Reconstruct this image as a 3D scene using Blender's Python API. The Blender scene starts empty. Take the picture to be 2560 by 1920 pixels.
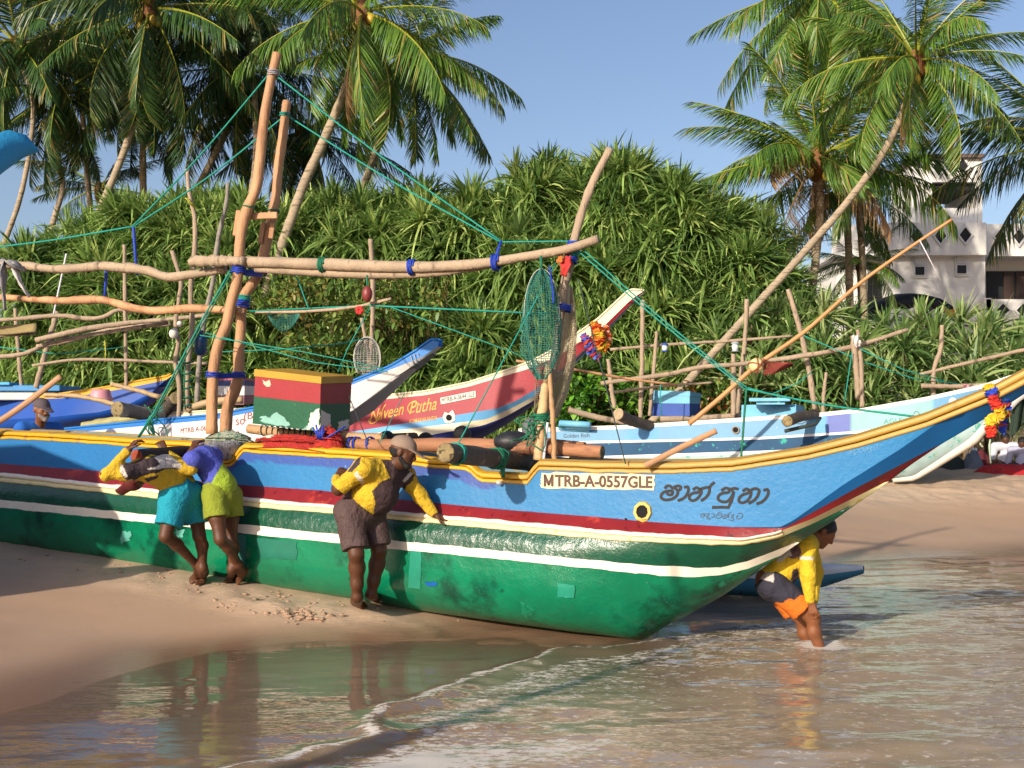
import bpy, math, random
import numpy as np
from mathutils import Vector, Matrix, Euler
from mathutils.bvhtree import BVHTree
random.seed(7); RNG = np.random.default_rng(7)
scn = bpy.context.scene; COL = scn.collection
# ---------------------------------------------------------------- camera, sky, sun, exposure
FPX, HOR, CAMZ = 3000.0, 1065.0, 1.65          # focal length in photo pixels, horizon row, eye height over the sea
cam = bpy.data.objects.new('camera', bpy.data.cameras.new('camera')); COL.objects.link(cam)
cam.location = (0, 0, CAMZ); cam.rotation_euler = (math.pi/2, 0, 0)
cam.data.lens = 36*FPX/2560; cam.data.sensor_width = 36; cam.data.shift_y = (HOR-960)/2560
cam.data.clip_start = .05; cam.data.clip_end = 3000; scn.camera = cam
SUN_EL, SUN_AZ = math.radians(21), math.atan2(-.58, -.81)   # azimuth towards the sun, clockwise from +Y
TOSUN = Vector((math.sin(SUN_AZ)*math.cos(SUN_EL), math.cos(SUN_AZ)*math.cos(SUN_EL), math.sin(SUN_EL)))
w = bpy.data.worlds.new('World'); scn.world = w; w.use_nodes = True
nt = w.node_tree; bg = nt.nodes['Background']; sky = nt.nodes.new('ShaderNodeTexSky')
sky.sky_type = 'NISHITA'; sky.sun_disc = False; sky.sun_elevation = SUN_EL; sky.sun_rotation = SUN_AZ
sky.air_density = 1.0; sky.dust_density = 2.0; sky.ozone_density = 3.0
tint = nt.nodes.new('ShaderNodeMix'); tint.data_type = 'RGBA'; tint.blend_type = 'MULTIPLY'; tint.inputs[0].default_value = 1; tint.inputs[7].default_value = (1.12, 1.0, .99, 1)
nt.links.new(sky.outputs[0], tint.inputs[6]); nt.links.new(tint.outputs[2], bg.inputs[0]); bg.inputs[1].default_value = .132
sl = bpy.data.lights.new('sun', 'SUN'); sl.energy = 4.8; sl.angle = math.radians(.9); sl.color = (1, .89, .73)
so = bpy.data.objects.new('sun', sl); COL.objects.link(so); so.rotation_euler = TOSUN.to_track_quat('Z', 'Y').to_euler()
scn.view_settings.view_transform = 'Standard'; scn.view_settings.look = 'None'
scn.view_settings.exposure = 0.25; scn.view_settings.gamma = 1
scn.render.engine = 'CYCLES'; cy = scn.cycles
cy.use_denoising = True; cy.max_bounces = 7; cy.diffuse_bounces = 3; cy.glossy_bounces = 3; cy.transmission_bounces = 4
cy.transparent_max_bounces = 12; cy.caustics_reflective = False; cy.caustics_refractive = False; cy.sample_clamp_indirect = 6

# ---------------------------------------------------------------- helpers
def P(px, py, Y): return np.array([(px-1280)/FPX*Y, Y, CAMZ-(py-HOR)/FPX*Y])
def PZ(px, z, Y): return np.array([(px-1280)/FPX*Y, Y, z])
def proj(p):
    p = np.asarray(p, float); return 1280+FPX*p[..., 0]/p[..., 1], HOR+FPX*(CAMZ-p[..., 2])/p[..., 1]
def C(h, a=1.0):
    h = h.lstrip('#'); v = [int(h[i:i+2], 16)/255 for i in (0, 2, 4)]
    return tuple(x/12.92 if x <= .04045 else ((x+.055)/1.055)**2.4 for x in v)+(a,)
def smooth(a, b, x): t = np.clip((x-a)/(b-a), 0, 1); return t*t*(3-2*t)
ORG = {}
def tag(o, label, cat, group=None, kind=None):
    if label: o['label'] = label
    if cat: o['category'] = cat
    if group: o['group'] = group
    if kind: o['kind'] = kind
    return o
def thing(name, label, cat, loc, group=None):
    o = bpy.data.objects.new(name, None); COL.objects.link(o); o.location = tuple(float(x) for x in loc)
    o.empty_display_size = .1; ORG[o] = np.array(loc, float); return tag(o, label, cat, group)
def mesh(name, v, f, sm=True, col=None, attrs=None, mi=None):
    me = bpy.data.meshes.new(name); v = np.asarray(v, np.float32)
    if isinstance(f, np.ndarray) and f.ndim == 2:
        n, k = f.shape
        me.vertices.add(len(v)); me.vertices.foreach_set('co', v.ravel())
        me.loops.add(n*k); me.loops.foreach_set('vertex_index', f.astype(np.int32).ravel())
        me.polygons.add(n); me.polygons.foreach_set('loop_start', np.arange(0, n*k, k, dtype=np.int32))
        me.polygons.foreach_set('loop_total', np.full(n, k, np.int32)); me.update(calc_edges=True)
    else: me.from_pydata(v.tolist(), [], [list(map(int, q)) for q in f])
    me.validate()
    if sm: me.polygons.foreach_set('use_smooth', np.ones(len(me.polygons), bool))
    if mi is not None and len(mi) == len(me.polygons): me.polygons.foreach_set('material_index', np.asarray(mi, np.int32))
    if col is not None and len(col) == len(me.vertices):
        a = me.color_attributes.new('Col', 'FLOAT_COLOR', 'POINT'); a.data.foreach_set('color', np.asarray(col, np.float32).ravel())
    for k, x in (attrs or {}).items():
        a = me.attributes.new(k, 'FLOAT', 'POINT'); a.data.foreach_set('value', np.asarray(x, np.float32))
    return me
def mk(name, vf, m, parent=None, sm=True, label=None, cat=None, group=None, kind=None, **kw):
    v, f = vf; v = np.asarray(v, float)
    if parent is not None: base = ORG[parent]
    else: base = np.array([v[:, 0].mean(), v[:, 1].mean(), v[:, 2].min()])
    me = mesh(name, v-base, f, sm, **kw)
    for x in (m if isinstance(m, (list, tuple)) else [m]): me.materials.append(x)
    o = bpy.data.objects.new(name, me); COL.objects.link(o); ORG[o] = base
    if parent is not None: o.parent = parent
    else: o.location = tuple(base)
    return tag(o, label, cat, group, kind)
def join(*parts):
    V, F, n = [], [], 0
    for v, f in parts:
        v = np.asarray(v, float); V.append(v); F += [[int(i)+n for i in q] for q in f]; n += len(v)
    return np.concatenate(V), F
def spline(pts, n):
    pts = np.asarray(pts, float); m = len(pts)
    if m < 3: t = np.linspace(0, 1, n)[:, None]; return pts[0]*(1-t)+pts[-1]*t
    dd = np.r_[0, np.cumsum(np.linalg.norm(np.diff(pts, axis=0), axis=1))]; u = np.linspace(0, dd[-1], n)
    tg = np.gradient(pts, dd, axis=0); out = np.zeros((n, pts.shape[1])); i = np.clip(np.searchsorted(dd, u, 'right')-1, 0, m-2)
    h = (dd[i+1]-dd[i]); t = ((u-dd[i])/h)[:, None]; h = h[:, None]
    return (2*t**3-3*t**2+1)*pts[i]+(t**3-2*t**2+t)*h*tg[i]+(-2*t**3+3*t**2)*pts[i+1]+(t**3-t**2)*h*tg[i+1]
def frames(p):
    t = np.gradient(p, axis=0); t /= np.linalg.norm(t, axis=1)[:, None]+1e-9
    up = np.array([0, 0, 1.]) if abs(t[0][2]) < .9 else np.array([1., 0, 0])
    n = np.cross(up, t[0]); n /= np.linalg.norm(n); N = []
    for q in t:
        n = n-q*np.dot(n, q); n /= np.linalg.norm(n)+1e-9; N.append(n)
    N = np.array(N); return t, N, np.cross(t, N)
def tube(pts, r, n=8, seg=None, cap=True, rough=0.0, seed=0, flat=1.0):
    p = spline(pts, seg) if seg else np.asarray(pts, float); m = len(p)
    r = np.interp(np.linspace(0, 1, m), np.linspace(0, 1, len(r)), r) if np.ndim(r) else np.full(m, float(r))
    t, N, B = frames(p); a = np.arange(n)/n*2*np.pi; rg = np.random.default_rng(seed)
    if rough:
        q = rg.normal(0, 1, (m, n)); q = (q+np.roll(q, 1, 0)+np.roll(q, 1, 1))/1.8; R = r[:, None]*(1+rough*q)
    else: R = np.repeat(r[:, None], n, 1)
    V = p[:, None]+R[..., None]*(np.cos(a)[None, :, None]*N[:, None]*flat+np.sin(a)[None, :, None]*B[:, None])
    V = V.reshape(-1, 3); F = [[i*n+j, i*n+(j+1) % n, (i+1)*n+(j+1) % n, (i+1)*n+j] for i in range(m-1) for j in range(n)]
    if cap: F += [list(range(n))[::-1], [(m-1)*n+j for j in range(n)]]
    return V, F
def grid(Q):
    Q = np.asarray(Q, float); a, b = Q.shape[:2]; I = np.arange(a*b).reshape(a, b)
    return Q.reshape(-1, 3), np.stack([I[:-1, :-1], I[1:, :-1], I[1:, 1:], I[:-1, 1:]], -1).reshape(-1, 4)
def box(c, sx, sy, sz, R=None, bev=0.0):
    """box of full sizes sx, sy, sz centred on c; R = 3x3 axes as columns; chamfered edges"""
    x, y, z = sx/2, sy/2, sz/2; b = min(bev, x*.9, y*.9, z*.9)
    if b <= 0:
        v = np.array([[i*x, j*y, k*z] for i in (-1, 1) for j in (-1, 1) for k in (-1, 1)])
        f = [[0, 1, 3, 2], [4, 6, 7, 5], [0, 4, 5, 1], [2, 3, 7, 6], [0, 2, 6, 4], [1, 5, 7, 3]]
    else:
        v = []; ix = {}
        for i in (-1, 1):
            for j in (-1, 1):
                for k in (-1, 1):
                    ix[i, j, k] = len(v); v += [[i*x, j*(y-b), k*(z-b)], [i*(x-b), j*y, k*(z-b)], [i*(x-b), j*(y-b), k*z]]
        f = []
        for s in (-1, 1):
            o = [(-1, -1), (1, -1), (1, 1), (-1, 1)]; o = o if s > 0 else o[::-1]
            f += [[ix[s, p, q] for p, q in o], [ix[q, s, p]+1 for p, q in o], [ix[p, q, s]+2 for p, q in o]]
        for p in (-1, 1):
            for q in (-1, 1):
                e = [[ix[-1, p, q]+1, ix[1, p, q]+1, ix[1, p, q]+2, ix[-1, p, q]+2], [ix[p, -1, q]+2, ix[p, 1, q]+2, ix[p, 1, q], ix[p, -1, q]], [ix[p, q, -1], ix[p, q, 1], ix[p, q, 1]+1, ix[p, q, -1]+1]]
                f += e if p*q < 0 else [g[::-1] for g in e]
        for (i, j, k), n in ix.items(): f.append([n, n+1, n+2] if i*j*k > 0 else [n+2, n+1, n])
        v = np.array(v)
    if R is not None: v = v@np.asarray(R, float).T
    return v+np.asarray(c, float), f
def Rz(a): c, s = math.cos(a), math.sin(a); return np.array([[c, -s, 0], [s, c, 0], [0, 0, 1.]])
def axes(z, x=(1, 0, 0)):
    z = np.asarray(z, float); z = z/np.linalg.norm(z); x = np.asarray(x, float); x = x-z*np.dot(x, z)
    if np.linalg.norm(x) < 1e-6: x = np.array([0, 1., 0])-z*z[1]
    x /= np.linalg.norm(x); return np.stack([x, np.cross(z, x), z], 1)
def ball(c, rx, ry=None, rz=None, nu=12, nv=8, R=None, rough=0, seed=0):
    ry = ry or rx; rz = rz or rx; u = np.arange(nu)/nu*2*np.pi; t = np.linspace(0, np.pi, nv+1)
    V = np.stack([np.outer(np.sin(t), np.cos(u))*rx, np.outer(np.sin(t), np.sin(u))*ry, np.outer(np.cos(t), np.ones(nu))*rz], -1)
    if rough: V *= 1+np.random.default_rng(seed).normal(0, rough, V.shape[:2])[..., None]
    V[0] = V[0].mean(0); V[-1] = V[-1].mean(0); V = V.reshape(-1, 3)
    if R is not None: V = V@np.asarray(R).T
    return V+np.asarray(c, float), [[i*nu+j, (i+1)*nu+j, (i+1)*nu+(j+1) % nu, i*nu+(j+1) % nu] for i in range(nv) for j in range(nu)]
def vnoise(p, sc, seed=0):
    """cheap smooth value noise, -1..1"""
    p = np.asarray(p, float)*sc; i = np.floor(p).astype(np.int64); f = p-i; f = f*f*(3-2*f); out = 0
    for c in range(8):
        o = np.array([c & 1, c >> 1 & 1, c >> 2 & 1])[:p.shape[-1]]
        if p.shape[-1] == 2 and c > 3: break
        q = i+o; h = q[..., 0]*374761393+q[..., 1]*668265263+(q[..., 2]*2147483647 if p.shape[-1] == 3 else 0)+seed*974711
        h = (h ^ (h >> 13))*1274126177; h = ((h ^ (h >> 16)) & 0xffff)/32767.5-1
        out = out+h*np.prod(np.where(o, f, 1-f), -1)
    return out
def text(s, shear=0.0, bold=0.0, width=1.0):
    cu = bpy.data.curves.new('t', 'FONT'); cu.body = s; cu.size = 1; cu.shear = shear; cu.offset = bold; cu.resolution_u = 3
    o = bpy.data.objects.new('t', cu); me = bpy.data.meshes.new_from_object(o)
    v = np.array([q.co[:] for q in me.vertices]); f = [list(q.vertices) for q in me.polygons]
    bpy.data.objects.remove(o); bpy.data.curves.remove(cu); bpy.data.meshes.remove(me)
    v = v[:, :2]; v -= v.min(0); return v*[width, 1], f
def ribbon(pts, wd, n=24):
    p = spline(pts, n); t = np.gradient(p, axis=0); t /= np.linalg.norm(t, axis=1)[:, None]+1e-9
    q = np.stack([-t[:, 1], t[:, 0]], 1)*wd/2; e = t*wd*.35; p = p.copy(); p[0] -= e[0]; p[-1] += e[-1]
    V = np.concatenate([p+q, p-q]); return V, [[i, i+1, n+i+1, n+i] for i in range(n-1)]
class Surf:
    """a surface one can put flat print on: a photo ray is dropped on the hull and lifted off by a few millimetres"""
    def __init__(s, *objs):
        V, F, n = [], [], 0
        for o in objs:
            b = ORG[o]; me = o.data
            V += [Vector(q.co)+Vector(b) for q in me.vertices]; F += [[i+n for i in q.vertices] for q in me.polygons]; n = len(V)
        s.t = BVHTree.FromPolygons(V, F); s.last = None
    def at(s, px, py, off=.004):
        d = Vector(((px-1280)/FPX, 1, (HOR-py)/FPX)); h = s.t.ray_cast(Vector((0, 0, CAMZ)), d.normalized())
        if h[0] is None: return s.last if s.last is not None else P(px, py, 10)
        n = h[1] if h[1].dot(d) < 0 else -h[1]; s.last = np.array(h[0]+n*off); return s.last
    def put(s, v2, f, off=.004): return np.array([s.at(x, y, off) for x, y in v2]), f
    def text(s, t, x0, y0, x1, y1, h, slope=None, **kw):
        """text with its baseline from photo pixel (x0,y0) to (x1,y1) and cap height h"""
        v, f = text(t, **kw); v = v/v.max(0); off = kw.pop('off', .005)
        e = np.array([x1-x0, y1-y0]); return s.put([(x0+a*e[0], y0+a*e[1]-b*h) for a, b in v], f)
# ---------------------------------------------------------------- materials
MATS = {}
def mat(name, c, rough=.6, var=.12, vs=3.0, wear=None, wc=None, ws=14.0, bump=.15, bs=60.0, spec=.5, attr=False, stretch=None, metal=0, trans=0.0, sheen=0, detail=5, bdist=.02):
    """procedural paint / wood / cloth: base colour, slow tone variation, worn flecks of a second colour, fine relief"""
    if name in MATS: return MATS[name]
    m = bpy.data.materials.new(name); m.use_nodes = True; t = m.node_tree; N, L = t.nodes, t.links; b = N['Principled BSDF']
    b.inputs['Roughness'].default_value = rough; b.inputs['Specular IOR Level'].default_value = spec; b.inputs['Metallic'].default_value = metal
    tc = N.new('ShaderNodeTexCoord'); src = tc.outputs['Object']
    if stretch:
        mp = N.new('ShaderNodeMapping'); mp.inputs['Scale'].default_value = stretch; L.new(src, mp.inputs[0]); src = mp.outputs[0]
    def noise(sc, det=detail, r=.6):
        n = N.new('ShaderNodeTexNoise'); n.inputs['Scale'].default_value = sc; n.inputs['Detail'].default_value = det; n.inputs['Roughness'].default_value = r
        L.new(src, n.inputs['Vector']); return n.outputs['Fac']
    def ramp(x, lo, hi):
        r = N.new('ShaderNodeMapRange'); r.inputs[1].default_value = lo; r.inputs[2].default_value = hi; L.new(x, r.inputs[0]); return r.outputs[0]
    if attr: a = N.new('ShaderNodeAttribute'); a.attribute_name = 'Col'; col = a.outputs['Color']
    else: a = N.new('ShaderNodeRGB'); a.outputs[0].default_value = c; col = a.outputs[0]
    if var:
        h = N.new('ShaderNodeHueSaturation'); r = N.new('ShaderNodeMapRange'); L.new(noise(vs), r.inputs[0])
        r.inputs[1].default_value = .25; r.inputs[2].default_value = .75; r.inputs[3].default_value = 1-var; r.inputs[4].default_value = 1+var
        L.new(r.outputs[0], h.inputs['Value']); L.new(col, h.inputs['Color']); col = h.outputs[0]
    if wear:
        for lo, hi, cc, sc in (wear if isinstance(wear, list) else [(wear, wear+.03, wc, ws)]):
            mx = N.new('ShaderNodeMix'); mx.data_type = 'RGBA'; L.new(ramp(noise(sc, 6, .65), lo, hi), mx.inputs[0]); L.new(col, mx.inputs[6]); mx.inputs[7].default_value = cc; col = mx.outputs[2]
    L.new(col, b.inputs['Base Color'])
    if bump:
        bp = N.new('ShaderNodeBump'); bp.inputs['Strength'].default_value = bump; bp.inputs['Distance'].default_value = bdist; L.new(noise(bs, 6, .6), bp.inputs['Height']); L.new(bp.outputs[0], b.inputs['Normal'])
    if trans:
        tr = N.new('ShaderNodeBsdfTranslucent'); ms = N.new('ShaderNodeMixShader'); ms.inputs[0].default_value = trans; L.new(col, tr.inputs[0])
        L.new(b.outputs[0], ms.inputs[1]); L.new(tr.outputs[0], ms.inputs[2]); L.new(ms.outputs[0], N['Material Output'].inputs[0])
    MATS[name] = m; return m
# ================================================================ THE SETTING: sand and sea
def tps(pts):
    pts = np.array(pts, float); x = pts[:, :2]; n = len(x)
    K = lambda r: np.where(r > 0, r*r*np.log(r+1e-12), 0)
    A = np.zeros((n+3, n+3)); A[:n, :n] = K(np.linalg.norm(x[:, None]-x[None], axis=-1))+np.eye(n)*.02
    A[:n, n] = 1; A[:n, n+1:] = x; A[n, :n] = 1; A[n+1:, :n] = x.T
    wv = np.linalg.solve(A, np.r_[pts[:, 2], 0, 0, 0])
    def f(q):
        q = np.asarray(q, float); sh = q.shape[:-1]; q = q.reshape(-1, 2); out = np.zeros(len(q))
        for i in range(0, len(q), 20000):
            b = q[i:i+20000]; out[i:i+20000] = K(np.linalg.norm(b[:, None]-x[None], axis=-1))@wv[:n]+wv[n]+b@wv[n+1:]
        return out.reshape(sh)
    return f
GCTRL = [(-5.08, 11.9, .50), (-3.4, 11.0, .36), (-2.02, 10.45, .24), (-1.22, 9.75, .13), (-2.74, 10.4, .27), (-.6, 9.6, .035), (.98, 9.2, .0), (2.2, 9.0, -.13),
  (-2.87, 6.73, .0), (-2.62, 7.8, .0), (-2.05, 8.92, .0), (-1.45, 9.2, .0), (-4.1, 9.6, .22), (-3.4, 8.0, .1), (-3.3, 5.4, .0), (-4.2, 4, .02), (-6, 6, .3), (-7, 9, .45), (-8, 12, .6),
  (3.67, 14.5, .0), (6.6, 15.4, .0), (2.7, 13.2, .0), (1.7, 11.4, .0), (0, 11.2, .12), (6.1, 17.9, .24), (9, 18, .22), (6.7, 19.7, .48), (7.4, 21.6, .79), (4.2, 17, .3), (4, 20, .66), (10.5, 22, .8), (10, 24.5, .82), (7, 25, .82),
  (-8, 20, .85), (-3, 15, .75), (0, 14, .5), (0, 18, .72), (0, 22, .8), (0, 28, .9), (-12, 28, 1), (12, 29, .95), (5, 30, .95), (-6, 15, .8), (-14, 16, .9),
  (-1.5, 4, -.12), (-1.2, 7, -.06), (0, 8, -.06), (2, 6, -.2), (4, 8, -.28), (5, 11, -.2), (0, 2, -.3), (8, 12, -.25), (12, 14.5, -.1), (6, 5, -.45), (10, 8, -.5), (-3, 1, -.15), (3, -4, -.9), (12, -4, -1.2), (-8, -3, .1), (16, 6, -1), (18, 17, .2), (18, 24, .85), (-16, 4, .7)]
_gf = tps(GCTRL)
def gz(x, y):
    q = np.stack(np.broadcast_arrays(np.asarray(x, float), np.asarray(y, float)), -1); z = _gf(q)
    far = smooth(17, 26, np.linalg.norm(q-[1, 13], axis=-1)); side = np.where(q[..., 0]*.3+q[..., 1] > 15.0, .95, -1.5)
    side = np.where(q[..., 0] < -10, .9, side)
    return z*(1-far)+side*far
def lines(fine0, fine1, st, lo, hi):
    a = np.arange(fine0, fine1+1e-6, st); l, r = [fine0], [fine1]; s = st
    while l[-1] > lo: s *= 1.35; l.append(l[-1]-s)
    s = st
    while r[-1] < hi: s *= 1.35; r.append(r[-1]+s)
    return np.r_[l[:0:-1], a, r[1:]]
gx, gy = lines(-6.2, 10.5, .06, -600, 600), lines(4.2, 24.5, .06, -60, 900)
GX, GY = np.meshgrid(gx, gy, indexing='ij'); GZ = gz(GX, GY); q2 = np.stack([GX, GY], -1)
churn = np.exp(-(((GX+2.0+.9*(GY-9.9))/2.2)**2+((GY-10.1+.42*(GX+2.2))/.42)**2))            # dug-up strip along the keel
berm = smooth(.3, .5, GZ)*smooth(13, 15, GY+GX*.3)
dry = np.clip(churn*1.0+berm*.75+.75*smooth(.42, .6, GZ), 0, 1)
GZ = GZ+.012*vnoise(q2, .9, 1)+.004*vnoise(q2, 3.1, 2)*smooth(.02, .15, GZ)
lump = np.exp(-(((GX+2.0)/.5)**2+((GY-9.85+.35*(GX+2.0))/.13)**2))
GZ += (.02*vnoise(q2, 4.5, 3)+.018*vnoise(q2, 8, 4))*dry+lump*(.05*np.maximum(vnoise(q2, 7, 5), -.1)+.03*np.abs(vnoise(q2, 14, 6)))
v, f = grid(np.stack([GX, GY, GZ], -1))
wet = 1-smooth(-.01, .11, GZ+.02*vnoise(q2, 1.2, 9)); 
def sand_mat():
    m = bpy.data.materials.new('sand'); m.use_nodes = True; t = m.node_tree; N, L = t.nodes, t.links; b = N['Principled BSDF']
    tc = N.new('ShaderNodeTexCoord'); wt = N.new('ShaderNodeAttribute'); wt.attribute_name = 'wet'; dr = N.new('ShaderNodeAttribute'); dr.attribute_name = 'dry'
    def noise(s, d=6, mp=None):
        n = N.new('ShaderNodeTexNoise'); n.inputs['Scale'].default_value = s; n.inputs['Detail'].default_value = d; n.inputs['Roughness'].default_value = .62
        src = tc.outputs['Object']
        if mp: k = N.new('ShaderNodeMapping'); k.inputs['Scale'].default_value = mp; L.new(src, k.inputs[0]); src = k.outputs[0]
        L.new(src, n.inputs[0]); return n.outputs[0]
    def mix(fac, a, bb):
        x = N.new('ShaderNodeMix'); x.data_type = 'RGBA'; L.new(fac, x.inputs[0])
        for i, c in ((6, a), (7, bb)):
            if isinstance(c, tuple): x.inputs[i].default_value = c
            else: L.new(c, x.inputs[i])
        return x.outputs[2]
    damp = mix(noise(1.6), C('#a98a70'), C('#b8997e')); dryc = mix(noise(9), C('#a8917c'), C('#c8ad92'))
    c = mix(dr.outputs['Fac'], damp, dryc); c = mix(wt.outputs['Fac'], c, C('#7a5c48'))
    sp = N.new('ShaderNodeMapRange'); sp.inputs[1].default_value = .68; sp.inputs[2].default_value = .74; L.new(noise(55, 2), sp.inputs[0]); c = mix(sp.outputs[0], c, C('#8a6a50'))
    L.new(c, b.inputs['Base Color'])
    r = N.new('ShaderNodeMapRange'); L.new(wt.outputs['Fac'], r.inputs[0]); r.inputs[3].default_value = .62; r.inputs[4].default_value = .16; L.new(r.outputs[0], b.inputs['Roughness'])
    b.inputs['Specular IOR Level'].default_value = .4
    h = N.new('ShaderNodeMath'); h.operation = 'MULTIPLY_ADD'; L.new(noise(240, 3), h.inputs[0]); h.inputs[1].default_value = .25; L.new(noise(14, 8, (1, 2.4, 1)), h.inputs[2])
    bp = N.new('ShaderNodeBump'); bp.inputs['Distance'].default_value = .012; L.new(h.outputs[0], bp.inputs['Height'])
    st = N.new('ShaderNodeMapRange'); L.new(dr.outputs['Fac'], st.inputs[0]); st.inputs[3].default_value = .16; st.inputs[4].default_value = 1.0; L.new(st.outputs[0], bp.inputs['Strength'])
    L.new(bp.outputs[0], b.inputs['Normal']); return m
mk('beach', (v, f), sand_mat(), kind='structure', attrs={'wet': wet.ravel(), 'dry': dry.ravel()}, label='wet brown sand beach sloping down to the sea')
# ---- sea: a thin sheet of water running up the sand, two small foam fronts, ripples
def seg_d(p, pl):
    pl = np.asarray(pl, float); best = np.full(p.shape[:-1], 1e9); sg = np.zeros(p.shape[:-1])
    for a, b in zip(pl[:-1], pl[1:]):
        e = b-a; t = np.clip(((p-a)@e)/(e@e), 0, 1); q = p-a-t[..., None]*e; dd = np.linalg.norm(q, axis=-1); s = np.sign(e[0]*q[..., 1]-e[1]*q[..., 0])
        sg = np.where(dd < best, s, sg); best = np.minimum(best, dd)
    return best*sg
def onz(pl, z=0.0): return [((px-1280)/FPX*(CAMZ-z)*FPX/(py-HOR), (CAMZ-z)*FPX/(py-HOR)) for px, py in pl]
FRONT1 = onz([(470, 1945), (570, 1917), (690, 1890), (740, 1872), (840, 1862), (900, 1845), (880, 1800), (930, 1775), (985, 1755), (1090, 1722), (1130, 1700), (1190, 1682), (1270, 1662), (1350, 1636), (1440, 1622), (1520, 1618), (1600, 1606)])
FRONT2 = onz([(900, 1990), (975, 1925), (1060, 1872), (1150, 1858), (1290, 1845)])
wx, wy = lines(-4.2, 9.5, .045, -600, 600), lines(4.0, 16.2, .045, -600, 17.5)
WX, WY = np.meshgrid(wx, wy, indexing='ij'); q2 = np.stack([WX, WY], -1)
q2j = q2+.07*np.stack([vnoise(q2, 2.6, 21), vnoise(q2, 2.6, 22)], -1)+.035*np.stack([vnoise(q2, 8, 23), vnoise(q2, 8, 24)], -1)
d1, d2 = seg_d(q2j, FRONT1), seg_d(q2j, FRONT2)
dep = -gz(WX, WY); sea = smooth(.0, .25, dep); open_ = smooth(.02, .35, -d1)   # seaward side of the front
amp = .0013+.014*np.maximum(sea, open_*.5)
ang = WX*.35+WY
WZ = amp*(vnoise(np.stack([WX*.9+WY*.25, WY*2.3-WX*.5], -1), 1.5, 31)+.55*vnoise(np.stack([WX*.8, WY*2.2-WX*.4], -1), 3.7, 32)+.35*vnoise(np.stack([WX*.9+.5*WY, WY*2.]
 , -1), 8, 33))
WZ += .026*np.exp(-((d1+.09)/.1)**2)*(1+.5*vnoise(q2, 4, 41))+.012*np.exp(-((d2+.06)/.08)**2)*smooth(6, 5, WY)
sw = (WX*.42+WY*.9); WZ += .018*np.sin(sw*2.1+.8*vnoise(q2, .5, 44))*smooth(.12, .4, dep)
foam = np.clip(.6*np.exp(-((d1+.05)/.085)**2)+.55*np.exp(-((d2+.05)/.1)**2)*smooth(6.2, 5.6, WY)+.2*open_*np.exp(d1/.5)*(d1 < 0)+.10*open_+.12*np.exp(-((d2+.3)/.25)**2)*(WY < 6.3)+.40*np.maximum(sea, open_), 0, 1.1)*smooth(-.02, .01, dep+.03)
foam = np.where(d1 > .03, .30, foam); foam += .3*np.exp(-((WX-2.33)**2+(WY-9.03)**2)/.03)+.14*np.exp(-((WX-1.9)**2/1.2+(WY-10.3)**2/.5))
v, f = grid(np.stack([WX, WY, WZ], -1))
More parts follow.
